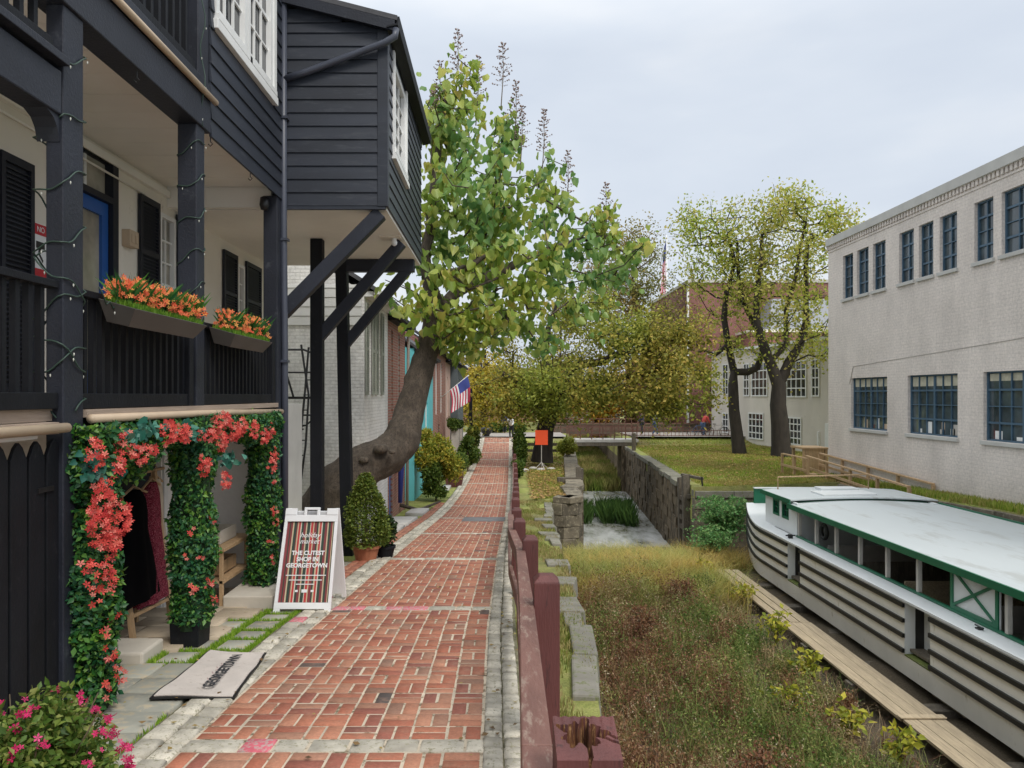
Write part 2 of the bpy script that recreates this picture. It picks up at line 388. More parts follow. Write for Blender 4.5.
# granite cross bands and edge setts
items = []; pink = []
for k in range(-1, 13):
    yb = 4.22+3.76*k
    if yb > 51: continue
    x = -.02
    while x < 1.66:
        w = random.uniform(.16, .34)
        if x+w > 1.66: w = 1.7-x
        w = max(w, .08)
        it = (x+.005, x+w-.005, yb-.085+jit(.008), yb+.085+jit(.008), .006+jit(.005))
        (pink if (k in (0,1) and random.random() < .33 and x < .9) else items).append(it); x += w
y = -.9
while y < 51.8:
    h = random.uniform(.09, .15)
    for r in range(2):
        w = .115
        items.append((1.685+r*.12+.006+jit(), 1.685+(r+1)*.12-.004+jit(), y+.006+r*.02, y+h-.006+r*.02, .004+jit(.010)))
    y += h
y = -.9
while y < 51.8:
    h = random.uniform(.15, .26)
    for r in range(2):
        it = (-.015-(r+1)*.15+.006+jit(), -.015-r*.15-.006+jit(), y+.006+r*.05, y+h-.006+r*.05, .004+jit(.008))
        (pink if (4.2 < y < 8.5 and random.random() < .05) else items).append(it)
    y += h
slab_batch('path_setts', items, granite, ch=.014, kind='structure')
slab_batch('path_marked_setts', pink, pinkspray, kind='structure')
# grey repair patch in the brick
slab_batch('path_patch', [(.62,1.70,18.3,19.4,.012)], paint('grey_patch', (.16,.16,.165), .85, .2, 4, .3, 40), kind='structure')
# left verge: flags set in turf, then brick threshold strips and pale slabs in front of the houses
items = []
def inpoly(x, y): return True
RECT = []
y = 3.3
while y < 7.9:
    h = random.uniform(.3, .42)
    x = -.36
    for w in ([.34,.34] if y > 5.9 else [.52,.46,.5]):
        if not (5.0 < y+h/2 < 6.15 and False):
            gp = .04 if y > 5.9 else .008; items.append((x-w+gp, x-gp, y+gp, y+h-gp, -.016+jit(.004))); RECT.append((x-w+gp-.004, x-gp+.004, y+gp-.01, y+h-gp+.01))
        x -= w
    y += h
for k in range(11): 
    y = 8.3+k*.31; items.append((-.78, -.50, y, y+.25, -.03+jit()))
slab_batch('verge_flags', items, slate, kind='structure')
items = []
y = 8.0
while y < 24:
    h = .11; items.append((-.44, -.335, y+.004, y+h-.004, .0+jit(.006))); items.append((-.55, -.45, y+.004, y+h-.004, .0+jit(.006))) if y > 8.4 else None; y += h
slab_batch('verge_bricks', items, brickmat(), ch=.006, th=.05, kind='structure')
items = []
for (x0,x1,y0,y1) in ((-1.25,-.62,13.9,15.4),(-1.2,-.6,15.5,17.2),(-1.25,-.6,17.4,19.4),(-1.1,-.6,20.5,22),(-.9,-.6,27,30)):
    items.append((x0,x1,y0,y1,.03))
slab_batch('verge_slabs', items, concrete, ch=.012, th=.12, kind='structure')
# patio floor under the balcony: sand coloured tiles
items = []
for r in range(13):
    y = 5.0+r*.42
    for c in range(7):
        x = -.95-c*.42+(.0 if r % 2 else .2)
        if y < 6.2 and x > -1.2: continue
        items.append((x-.405, x, y+.008, y+.41, .012+jit(.002)))
slab_batch('patio', items, patiotile, ch=.004, th=.06, kind='structure')
# street crossing at the far end of the path
paving = paint('street_paving', (.33,.30,.27), .85, .15, 2, .25, 25)
sheet('road', lambda y: [-60,-20,0,4.7], [51.6,54,57.5], lambda i,x,y: -2.90, paving)
sheet('road', lambda y: [9.3,20,60], [51.6,54,57.5], lambda i,x,y: -2.90, paving)
# turf blades
BL = ([(-.5,0,0),(.5,0,0),(.12,.1,1)], [(0,1,2)])
def blades(name, pts, h, w, mat, parent=None, lean=.45, kind='stuff'):
    pts = np.asarray(pts, dtype=float); n = len(pts)
    hh = h*rng.uniform(.45, 1.25, n); ww = w*rng.uniform(.7, 1.4, n); a = rng.uniform(0, 2*PI, n); la = rng.uniform(0, 2*PI, n); le = rng.uniform(0, lean, n)*hh
    V = np.zeros((n, 4, 3))
    dx = np.cos(a)*ww/2; dy = np.sin(a)*ww/2
    V[:,0] = pts+np.stack([-dx,-dy,0*dx], 1); V[:,1] = pts+np.stack([dx,dy,0*dx], 1)
    mid = pts+np.stack([np.cos(la)*le*.35, np.sin(la)*le*.35, hh*.55], 1)
    V[:,2] = mid+np.stack([dx*.8,dy*.8,0*dx], 1)
    V[:,3] = pts+np.stack([np.cos(la)*le, np.sin(la)*le, hh], 1)
    o = mesh_np(name, V.reshape(-1,3), [(0,1,2),(0,2,3)], n, 4, mat, parent)
    if kind: o['kind'] = kind
    return o
turfg = leafmat('turf_blades', [(0,(.15,.24,.03)),(.4,(.26,.36,.04)),(.75,(.40,.44,.08)),(1,(.52,.45,.15))], patch=[(0,(.22,.23,.04)),(.5,(.36,.32,.09)),(1,(.44,.33,.14))], pscale=.45, trans=.25)
P = []
while len(P) < 70000:
    y = 27+25*random.random()**1.4; x = Rx(y)+.5+random.random()*(17-Rx(y))
    P.append((x, y, hr(x, y)-.01))
blades('lawn_grass', P, .10, .03, turfg)
P = []
for _ in range(16000):
    y = random.uniform(9, 29); x = random.uniform(12.35, 13.0); P.append((x, y, hr(x, y)-.02))
blades('verge_grass', P, .18, .03, turfg)
vg = leafmat('bright_turf', [(0,(.12,.24,.015)),(.5,(.22,.40,.03)),(1,(.38,.50,.07))], trans=.25)
P = []
for _ in range(90000):
    y = random.uniform(3.0, 8.6); u = -.34-random.random()*(1.5 if y < 5.9 else .72)
    if y < 5.9 and not (y < 4.75 and u > -.62 or y < 4.25): continue
    if any(r[0] < u < r[1] and r[2] < y < r[3] for r in RECT): continue
    P.append((XL(y)+u, y, -D(y)-.06))
blades('flag_joint_moss', P, .062, .011, vg)
P = []
for _ in range(34000):
    y = 1.2+24*random.random()**1.5; x = XR(y)+.28+random.random()*(Lx(y)-XR(y)-.36)
    if math.sin(y*2.1)+math.sin(x*9+y)+random.random()*1.4 > .1: P.append((x, y, -D(y)-.07))
blades('bank_grass', P, .06, .010, leafmat('bank_blades', [(0,(.08,.13,.015)),(.4,(.17,.22,.03)),(.7,(.30,.28,.08)),(1,(.40,.31,.15))], patch=[(0,(.26,.22,.08)),(1,(.46,.36,.18))], pscale=1.1, trans=.25))
P = []
for _ in range(9000):
    y = random.uniform(25.6, 50); x = XR(y)+.9+random.random()*(Lx(y)-XR(y)-1.4); P.append((x, y, -D(y)-.06))
blades('bank_grass_far', P, .12, .035, turfg)
# fallen leaves
def litter(name, pts, s, stops):
    pts = np.asarray(pts); n = len(pts); a = rng.uniform(0, 2*PI, n); ss = s*rng.uniform(.6, 1.4, n)
    V = np.zeros((n,4,3))
    for k, (u, v) in enumerate(((-.5,0),(0,-.35),(.5,0),(0,.35))):
        V[:,k,0] = pts[:,0]+(u*np.cos(a)-v*np.sin(a))*ss; V[:,k,1] = pts[:,1]+(u*np.sin(a)+v*np.cos(a))*ss
        V[:,k,2] = pts[:,2]+rng.uniform(0, .3, n)*ss
    o = mesh_np(name, V.reshape(-1,3), [(0,1,2,3)], n, 4, leafmat(name+'_colour', stops, trans=.15)); o['kind'] = 'stuff'; return o
P = []
for _ in range(3800):
    y = random.uniform(27, 51); x = Rx(y)+.7+random.random()*9; P.append((x, y, hr(x, y)+.05))
for _ in range(2600):
    y = random.uniform(25, 46); x = XR(y)+.8+random.random()*(Lx(y)-XR(y)-1.1); P.append((x, y, -D(y)+.02))
litter('fallen_leaves', P, .11, [(0,(.16,.08,.03)),(.5,(.34,.19,.06)),(1,(.48,.34,.10))])
P = []
for _ in range(700):
    y = 3+22*random.random(); x = XL(y)+random.choice([random.uniform(-.9,.05), random.uniform(1.6,2.0), random.uniform(-.4,2.0)]); P.append((x, y, -D(y)+.012))
litter('path_leaf_litter', P, .035, [(0,(.10,.06,.03)),(.6,(.26,.16,.06)),(1,(.38,.32,.10))])
# ------------------------------------------------------------------ the dark shop house with its balcony
FX = -2.7; BX = -4.1
def clap(mb, axis, plane, out, a0, a1, z0, z1, step=.155, holes=()):
    """lapped boards; axis 'x': wall faces +x at plane, runs along y; axis 'y': faces -y"""
    z = z0
    while z < z1-1e-3:
        zt = min(z+step, z1)
        spans = [(a0, a1)]
        for (h0, h1, g0, g1) in holes:
            if zt > g0+.02 and z < g1-.02:
                ns = []
                for (s, e) in spans:
                    if h1 <= s or h0 >= e: ns.append((s, e)); continue
                    if s < h0: ns.append((s, h0))
                    if h1 < e: ns.append((h1, e))
                spans = ns
        for (s, e) in spans:
            if axis == 'x':
                p = [(plane, z), (plane+.026*out, z), (plane+.008*out, zt+.012), (plane, zt+.012)]
                mb.prism([(q[0], q[1]) for q in p], 'y', s, e)
            else:
                p = [(plane, z), (plane-.026, z), (plane-.008, zt+.012), (plane, zt+.012)]
                mb.prism(p, 'x', s, e)
        z = zt
H = thing('shop_house', 'dark navy clapboard shop house with balconies and a jettied upper room over the towpath', 'building', (FX, 6.5, -D(6.5)))
# back wall of both storeys, ceiling, floors
def hwall(name, holes, x, y0, y1, z0, z1, mat, parent, th=.2, inx=True):
    """wall in plane x with rectangular openings (y0,y1,z0,z1)"""
    mb = MB(); ycuts = sorted({y0, y1}|{h[0] for h in holes}|{h[1] for h in holes})
    for a, b in zip(ycuts[:-1], ycuts[1:]):
        hs = sorted([(h[2], h[3]) for h in holes if h[0] <= a+1e-6 and h[1] >= b-1e-6]); z = z0
        for (c, d) in hs:
            if c > z+1e-4: mb.box(x-th, x, a, b, z, c)
            z = d
        if z < z1: mb.box(x-th, x, a, b, z, z1)
    return mb.build(name, mat, parent)
win1 = (8.87, 9.3, 1.3, 2.2); win2 = (11.5, 11.82, 1.2, 2.05); door1 = (6.95, 7.85, -.1, 2.5)
hwall('upper_wall', [win1, win2, door1], BX, 2.0, 13.6, -.16, 2.62, cream, H)
hwall('lower_wall', [(7.0, 7.95, -3.2, -.55)], -3.64, 2.0, 13.6, -3.3, -.16, paint('white_washed_brick', (.82,.80,.76), .8, .08, 2, .4, 18), H)
MB().box(BX, BX+.05, 2, 9.1, 2.42, 2.5).build('ceiling_moulding', creamceil, H)
mb = MB()
for k in range(11): mb.box(BX, FX-.12, 4.7+k*.4+.004, 5.1+k*.4-.004, 2.56+.001*(k % 2), 2.6)
mb.build('porch_ceiling', creamceil, H)
MB().box(BX, FX-.05, 2, 4.69, 2.02, 2.06).build('porch_ceiling', creamceil, H)
MB().box(BX, FX-.06, 2, 9.0, -.16, -.08).build('balcony_floor', rawwood, H)
MB().box(FX-.06, FX+.02, 2, 4.5, -.235, -.165).build('fascia', rawwood, H)
MB().box(FX-.06, FX+.02, 4.8, 8.95, -.145, -.095).build('fascia', rawwood, H)
MB().box(FX-.14, FX-.05, 2, 4.4, -.262, -.236).build('floor_beam', white, H)
MB().box(FX-.1, FX-.02, 4.8, 8.95, -.34, -.15).build('floor_beam', black, H)
# posts of the balcony front
def post(x0, x1, y0, y1, z0, z1, mat=navy, nm='post', bev=.008): return MB().box(x0, x1, y0, y1, z0, z1).build(nm, mat, H, bev=bev)
post(-2.80, FX+.01, 4.56, 4.78, -D(4.6)-.05, 2.41)
post(-2.86, FX+.01, 6.56, 6.74, -D(6.6)-.05, 2.41)
post(-2.86, FX+.01, 8.94, 9.10, -D(9)-.05, 2.41)
post(-2.84, FX-.02, 9.16, 9.2, 2.3, 2.42)
# beams
MB().box(-2.88, FX+.03, 4.3, 6.84, 2.41, 2.70).build('beam', navy, H, bev=.01)
MB().box(-2.88, FX+.03, 2.0, 4.3, 2.40, 2.69).build('beam', navy, H, bev=.01)
MB().box(-2.86, FX+.005, 2.0, 4.555, 1.72, 1.99).build('beam', navy, H, bev=.01)
mb = MB(); mb.prism([(4.555,1.72),(4.555,1.56),(4.53,1.64),(4.49,1.69),(4.42,1.72)], 'x', -2.85, FX-.01); mb.build('knee_bracket', navy, H)
MB().box(-2.80, FX+.055, 2.0, 4.555, 2.02, 2.07).build('bottom_rail', navy, H, bev=.005)
MB().box(-2.86, FX+.02, 4.35, 6.86, 2.735, 2.87).build('bottom_rail', navy, H, bev=.006)
MB().tube([(FX+.06, 4.35, 2.73), (FX+.06, 6.88, 2.715)], .028, 10).build('pipe', tan, H, smooth=True)
MB().tube([(FX+.045, 2, -.20), (FX+.045, 4.54, -.20)], .03, 10).build('pipe', tan, H, smooth=True)
MB().tube([(FX+.045, 4.8, -.155), (FX+.045, 6.8, -.165), (FX+.045, 9.0, -.20)], .03, 10).build('pipe', tan, H, smooth=True)
# railings with balusters
def railing(y0, y1, z0, z1, x=FX-.06, step=.115, top=True, w=.038, lean=0):
    mb = MB(); mb.box(x-.03, x+.045, y0, y1, z0, z0+.10)
    if top: mb.box(x-.04, x+.05, y0, y1, z1-.045, z1)
    r = mb.build('railing', black, H, bev=.004)
    n = int((y1-y0)/step); me = None
    for k in range(1, n+1):
        y = y0+k*(y1-y0)/(n+1)
        if me is None:
            b = MB().box(x-w/2, x+w/2, y-w/2, y+w/2, z0+.1, z1-.045).build('baluster', black, r); me = b; yb = y
        else:
            c = me.copy(); COL.objects.link(c); c.parent = r; c.location = (0, y-yb, 0)
    return r
railing(2.6, 4.55, -.085, .70)
railing(4.79, 6.52, -.09, .69)
MB().box(FX-.1, FX-.02, 6.54, 6.55, -.1, .7)
railing(6.78, 8.9, -.09, .67)
post(FX-.10, FX-.0, 6.44, 6.53, -.1, .72, black, 'newel')
post(FX-.10, FX-.0, 8.8, 8.9, -.1, .70, black, 'newel')
railing(2.3, 4.5, 2.07, 3.2, step=.13)
railing(4.8, 6.6, 2.87, 3.75, step=.13)
post(-2.86, FX, 4.56, 4.78, 2.70, 5.6)
post(-2.86, FX, 6.62, 6.86, 2.87, 5.6)
# upper balcony rear wall
mb = MB(); clap(mb, 'x', BX, 1, 2.0, 6.9, 2.7, 5.6); mb.build('rear_boarding', paint('buff_boarding', (.34,.30,.24), .7, .12, 2, .1, 30), H)
MB().box(BX-.2, BX-.01, 2.0, 13.2, 2.65, 5.6).build('upper_wall', cream, H)
# clapboard storey in the front plane with the white sash window
uw = (7.0, 8.74, 3.60, 5.2)
mb = MB(); clap(mb, 'x', FX, 1, 6.87, 9.16, 2.40, 5.6, .17, [(uw[0]-.05, uw[1]+.05, uw[2]-.05, uw[3]+.05)])
mb.box(BX+.001, FX-.002, 6.88, 6.98, 2.71, 5.6); mb.build('clapboard_wall', navyclap, H)
hwall('inner_wall', [uw], FX-.003, 6.99, 9.15, 2.60, 5.6, navyclap, H, th=.12)
def sash(parent, axis, plane, a0, a1, z0, z1, cols, rows, out=1, fw=.07, frame=white, gl=glassdk, sill=True, bar=.022, nm='window', recess=.05, meet=True):
    """window: frame mesh (part) > muntins, pane, sill. axis x: faces out*x"""
    w = None
    def B(mb, s, e, zz0, zz1, d0, d1):
        if axis == 'x': mb.box(plane+out*d0, plane+out*d1, s, e, zz0, zz1)
        else: mb.box(s, e, plane+out*d0, plane+out*d1, zz0, zz1)
    mb = MB(); B(mb, a0, a0+fw, z0, z1, -.03, .03); B(mb, a1-fw, a1, z0, z1, -.03, .03); B(mb, a0+fw, a1-fw, z1-fw, z1, -.03, .03); B(mb, a0+fw, a1-fw, z0, z0+fw, -.03, .03)
    w = mb.build(nm, frame, parent)
    mb = MB(); ia0, ia1, iz0, iz1 = a0+fw, a1-fw, z0+fw, z1-fw
    for k in range(1, cols): c = ia0+k*(ia1-ia0)/cols; B(mb, c-bar/2, c+bar/2, iz0, iz1, -.028, -.002)
    for k in range(1, rows):
        c = iz0+k*(iz1-iz0)/rows; t = bar*1.9 if meet and rows % 2 == 0 and k == rows//2 else bar
        B(mb, ia0, ia1, c-t/2, c+t/2, -.026, -.004)
    if mb.v: mb.build('muntins', frame, w)
    mb = MB(); B(mb, ia0, ia1, iz0, iz1, -.04, -.032); mb.build('pane', gl, w)
    if sill:
        mb = MB(); B(mb, a0-.04, a1+.04, z0-.06, z0-.003, -.03, .07); mb.build('sill', frame, w)
    return w
sash(H, 'x', FX-.01, 7.0, 7.86, 3.60, 5.2, 3, 4, fw=.08)
sash(H, 'x', FX-.01, 7.88, 8.74, 3.60, 5.2, 3, 4, fw=.08)
MB().box(FX-.0, FX+.06, 6.93, 8.82, 3.44, 3.535).build('window_sill', white, H, bev=.006)
MB().box(FX-.01, FX+.035, 8.745, 8.84, 3.54, 5.25).build('window_trim', white, H)
# jettied room
JX = -1.42; J0 = 9.2; J1 = 13.2; JB = 2.34
jw = (9.75, 10.95, 3.25, 4.45)
mb = MB(); clap(mb, 'y', J0, 1, FX+.0, JX-.09, JB+.01, 4.62, .165)
# gable part following the roof rake
z = 4.62
while z < 5.5:
    xr = JX-.05-(z+.165-4.66)/.25
    if xr < BX: break
    mb.prism([(J0, z), (J0-.026, z), (J0-.008, z+.177), (J0, z+.177)], 'x', BX, xr); z += .165
mb.box(FX, JX-.02, J0+.001, J0+.06, JB+.01, 4.6); mb.box(BX, FX-.001, J0+.001, J0+.06, 2.61, 4.6)
clap(mb, 'x', JX, 1, J0+.1, J1, JB+.01, 4.5, .155, [(jw[0]-.06, jw[1]+.06, jw[2]-.06, jw[3]+.1)])
mb.build('jetty_boarding', navyclap, H)
hwall('jetty_wall', [jw], JX-.004, J0+.07, J1, JB+.01, 4.5, navyclap, H, th=.12)
MB().box(BX, JX, J1+.002, J1+.1, JB+.01, 4.5).build('jetty_end_wall', navyclap, H)
mb = MB(); mb.box(JX-.10, JX+.03, J0-.03, J0-.001, JB, 4.64); mb.box(JX+.004, JX+.032, J0, J0+.1, JB, 4.5); mb.build('corner_board', navyclap, H, bev=.004)
MB().box(BX+.0, JX-.001, J0+.03, J1, JB-.03, JB+.008).build('jetty_soffit', creamceil, H)
MB().box(FX, JX+.0, J0-.02, J0+.028, JB-.035, JB+.012).build('soffit_trim', navyclap, H)
sash(H, 'x', JX-.01, jw[0], jw[1], jw[2], jw[3], 3, 4, fw=.09)
mb = MB(); mb.box(JX, JX+.045, jw[0]-.09, jw[0]-.0, jw[2]-.1, 4.5); mb.box(JX, JX+.045, jw[1], jw[1]+.09, jw[2]-.1, 4.5); mb.box(JX, JX+.07, jw[0]-.12, jw[1]+.12, jw[2]-.17, jw[2]-.1); mb.build('window_trim', white, H)
mb = MB(); r0, r1 = J0-.12, J1+.15
mb.prism([(BX-3, 4.74+.25*(JX-BX+3)), (JX+.16, 4.66), (JX+.16, 4.60), (BX-3, 4.66+.25*(JX-BX+3))], 'y', r0, r1); mb.build('roof', roofgrey, H)
mb = MB(); mb.prism([(BX-3, 4.655+.25*(JX-BX+3)), (JX+.13, 4.598), (JX+.13, 4.47), (BX-3, 4.53+.25*(JX-BX+3))], 'y', r0-.01, r0+.04); mb.build('bargeboard', navy, H)
mb = MB(); mb.prism([(JX+.03,4.50),(JX+.17,4.53),(JX+.19,4.63),(JX+.17,4.63),(JX+.155,4.55),(JX+.03,4.52)], 'y', r0-.03, r1); mb.build('gutter', black, H)
MB().box(JX+.001, JX+.02, J0+.1, J1+.1, 4.44, 4.59).build('fascia', navy, H)
# downspout: diagonal pipe from the gutter to the vertical pipe
MB().tube([(JX+.14, J0-.1, 4.5), (JX+.13, J0-.12, 4.40), (JX+.0, J0-.10, 4.33), (-2.4, J0-.07, 3.98), (-2.66, J0-.07, 3.90)], .042, 12).build('downspout', greypost if False else paint('pipe_slate', (.055,.062,.085), .4, .1, 3, .05, 30), H, smooth=True)
MB().tube([(-2.67, J0-.07, 5.8), (-2.67, J0-.07, 2.0), (-2.66, J0-.06, .6), (-2.66, J0-.05, -2.2)], .043, 12).build('downspout', MATS['pipe_slate'], H, smooth=True)
for z in (3.4, 1.9, .4): MB().box(-2.73, -2.61, J0-.125, J0-.015, z, z+.03).build('pipe_clip', MATS['pipe_slate'], H)
MB().box(BX, FX-.12, 9.115, 9.2, JB-.03, 2.6).build('ceiling_step', creamceil, H)
# posts and braces under the jetty
MB().box(-2.86, -2.72, 9.05, 9.28, -D(9)-.1, JB-.04).build('post', black, H, bev=.008)
pa = MB().box(-2.80, -2.62, 10.9, 11.06, -D(11)-.1, JB-.034).build('post', black, H, bev=.01)
MB().hexa([(-2.70,12.55,-D(12.6)-.1),(-2.50,12.55,-D(12.6)-.1),(-2.50,12.75,-D(12.6)-.1),(-2.70,12.75,-D(12.6)-.1)], [(-2.80,12.55,JB-.034),(-2.61,12.55,JB-.034),(-2.61,12.75,JB-.034),(-2.80,12.75,JB-.034)]).build('post', black, H, bev=.01)
MB().beam((-2.72, 9.24, 1.02), (-1.50, 9.30, 2.28), .16, .17, (0,0,1)).build('brace', navy, H, bev=.008)
MB().beam((-2.70, 10.98, .84), (-1.46, 10.98, 2.26), .14, .16).build('brace', navy, H, bev=.008)
MB().beam((-2.66, 12.64, .84), (-1.50, 12.64, 2.24), .14, .16).build('brace', navy, H, bev=.008)
MB().box(-2.66, -1.46, 12.56, 12.72, 2.10, JB-.034).build('tie_beam', navy, H, bev=.008)
# openings of the back wall
def shutter(parent, y0, y1, z0, z1, x=BX+.012, mat=shutterdk):
    mb = MB(); t = .035
    mb.box(x, x+t, y0, y0+.05, z0, z1); mb.box(x, x+t, y1-.05, y1, z0, z1); mb.box(x, x+t, y0+.05, y1-.05, z1-.07, z1); mb.box(x, x+t, y0+.05, y1-.05, z0, z0+.07); mb.box(x, x+t, y0+.05, y1-.05, (z0+z1)/2-.03, (z0+z1)/2+.03)
    z = z0+.09
    while z < z1-.08:
        mb.hexa([(x+.002,y0+.05,z),(x+.028,y0+.05,z-.012),(x+.028,y1-.05,z-.012),(x+.002,y1-.05,z)], [(x+.002,y0+.05,z+.01),(x+.028,y0+.05,z-.002),(x+.028,y1-.05,z-.002),(x+.002,y1-.05,z+.01)]); z += .04
    mb.box(x+.0, x+.004, y0+.04, y1-.04, z0+.05, z1-.05); return mb.build('shutter', mat, parent)
shutter(H, 8.36, 8.84, 1.0, 2.28); shutter(H, 9.33, 9.62, 1.0, 2.28); shutter(H, 10.9, 11.46, .9, 2.15); shutter(H, 11.86, 12.6, .9, 2.15)
shutter(H, 5.55, 6.0, .0, 2.0); shutter(H, 6.02, 6.45, .0, 2.0)
sash(H, 'x', BX-.0, win1[0], win1[1], win1[2], win1[3], 2, 3, fw=.05, gl=glasslight)
sash(H, 'x', BX-.0, win2[0], win2[1], win2[2], win2[3], 2, 3, fw=.05, gl=glasslight)
d = MB(); d.box(BX-.08, BX-.02, 7.05, 7.14, -.08, 2.0); d.box(BX-.08, BX-.02, 7.66, 7.78, -.08, 2.0); d.box(BX-.08, BX-.02, 7.14, 7.66, 1.86, 2.0); d.box(BX-.08, BX-.02, 7.14, 7.66, -.08, .25)
dd = d.build('door', bluedoor, H)
MB().box(BX-.065, BX-.05, 7.14, 7.66, .25, 1.86).build('pane', glasslight, dd)
MB().box(BX-.049, BX-.04, 7.16, 7.4, .26, .62).build('poster', paint('yellow_poster', (.75,.62,.03), .5, .1, 3, 0), dd)
mb = MB(); mb.box(BX-.1, BX+.03, 6.95, 7.04, -.08, 2.5); mb.box(BX-.1, BX+.03, 7.79, 7.90, -.08, 2.5); mb.box(BX-.1, BX+.03, 7.04, 7.79, 2.005, 2.07); mb.box(BX-.1, BX+.03, 7.04, 7.79, 2.42, 2.5)
mb.build('door_frame', shutterdk, H)
MB().box(BX-.07, BX-.06, 7.04, 7.79, 2.07, 2.42).build('transom_pane', glasslight, H)
mb = MB(); mb.box(BX-.07,BX-.05,7.39,7.43,2.07,2.42); mb.build('transom_bar', white, H)
# meter box on the wall
mb = MB(); mb.box(BX, BX+.09, 8.02, 8.22, 1.62, 1.80); mb.box(BX+.09, BX+.1, 8.05, 8.12, 1.66, 1.76); mb.box(BX+.09, BX+.1, 8.14, 8.2, 1.66, 1.76); props(mb.build('junction_box', tan, None, bev=.01), 'small beige box fixed to the porch wall beside the black shutter', 'box')
# conduit along the wall
MB().tube([(BX+.03, 4.6, 2.33), (BX+.03, 8.5, 2.30)], .012, 6).build('conduit', creamceil, H, smooth=True)
# lower doorway, dark
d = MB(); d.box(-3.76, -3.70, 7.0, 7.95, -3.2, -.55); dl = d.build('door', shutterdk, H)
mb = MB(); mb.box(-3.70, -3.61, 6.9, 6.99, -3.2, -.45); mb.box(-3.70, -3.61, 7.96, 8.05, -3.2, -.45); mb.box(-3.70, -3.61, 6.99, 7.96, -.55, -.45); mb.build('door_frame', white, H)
# interior room panels of lower storey end
MB().box(BX, FX-.14, 9.12, 9.2, -3.3, -.16).build('side_wall', MATS['white_washed_brick'], H)
# main roof
mb = MB(); mb.prism([(BX-6,7.2),(-2.5,5.75),(-2.5,5.62),(BX-6,5.62)], 'y', 1.9, 9.3); mb.build('roof', roofgrey, H)
MB().box(BX-6, BX-.21, 2, 13.5, -3.3, 5.62).build('house_body', cream, H)
# hooks under beam
for y in (5.5, 6.9, 8.0): MB().tube([(FX-.0, y, 2.41), (FX-.0, y, 2.36), (FX+.02, y, 2.34), (FX, y, 2.32), (FX-.02, y, 2.34)], .005, 5).build('hook', blackmetal, H)
# warning sign on the wall
S = thing('camera_sign', 'narrow red and white surveillance notice on the porch wall beside the big shutter', 'sign', (BX+.02, 6.58, 1.2))
MB().box(BX+.003, BX+.012, 6.49, 6.67, .95, 1.52).build('board', whiteplastic, S)
redp = paint('sign_red', (.5,.02,.03), .5, .05, 3, 0)
MB().box(BX+.013, BX+.016, 6.492, 6.668, 1.42, 1.515).build('red_band', redp, S)
MB().box(BX+.013, BX+.016, 6.492, 6.668, 1.02, 1.12).build('red_band', redp, S)
mb = MB(); mb.prism([(6.52,1.36),(6.64,1.36),(6.64,1.30),(6.59,1.30),(6.575,1.25),(6.62,1.20),(6.61,1.18),(6.55,1.25),(6.555,1.30),(6.52,1.30)], 'x', BX+.013, BX+.016); mb.build('camera_symbol', blackmetal, S)
def text(s, size, mat, parent, loc, ux, uy, align='CENTER', ext=.001, shear=0, name='lettering', bold=0):
    cu = bpy.data.curves.new(name, 'FONT'); cu.body = s; cu.size = size; cu.align_x = align; cu.extrude = ext; cu.shear = shear; cu.offset = bold
    t = bpy.data.objects.new('tmp', cu); COL.objects.link(t); bpy.context.view_layer.update()
    me = bpy.data.meshes.new_from_object(t.evaluated_get(bpy.context.evaluated_depsgraph_get())); bpy.data.objects.remove(t)
    ux = Vector(ux).normalized(); uy = Vector(uy).normalized(); uz = ux.cross(uy); Mx = Matrix((ux, uy, uz)).transposed(); L = Vector(loc); o = Vector(_loc(parent))
    for v in me.vertices: v.co = Mx @ v.co + L - o
    me.materials.clear(); me.materials.append(mat); me.name = name
    return link(name, me, parent)
text('NO', .07, whiteplastic, S, (BX+.018, 6.58, 1.445), (0,1,0), (0,0,1))
# board fence (pointed pickets) closing the left of the shop front
Fn = thing('board_fence', 'black picket fence with pointed boards under the left balcony', 'fence', (FX, 4.0, -D(4)))
for k in range(14):
    y = 2.3+k*.165; zt = -.27-.0*k
    mb = MB(); mb.prism([(y,-D(y)-.05),(y+.142,-D(y)-.05),(y+.142,zt-.10),(y+.105,zt-.03),(y+.071,zt),(y+.037,zt-.03),(y,zt-.10)], 'x', FX-.045, FX-.02)
    mb.build('picket', black, Fn, bev=.004)
MB().box(FX-.09, FX-.047, 2.3, 4.6, -.8, -.7).build('rail', black, Fn); MB().box(FX-.09, FX-.047, 2.3, 4.6, -1.8, -1.7).build('rail', black, Fn)
MB().box(FX-.02, FX-.01, 4.35, 4.5, -.58, -.55).build('hinge', blackmetal, Fn)
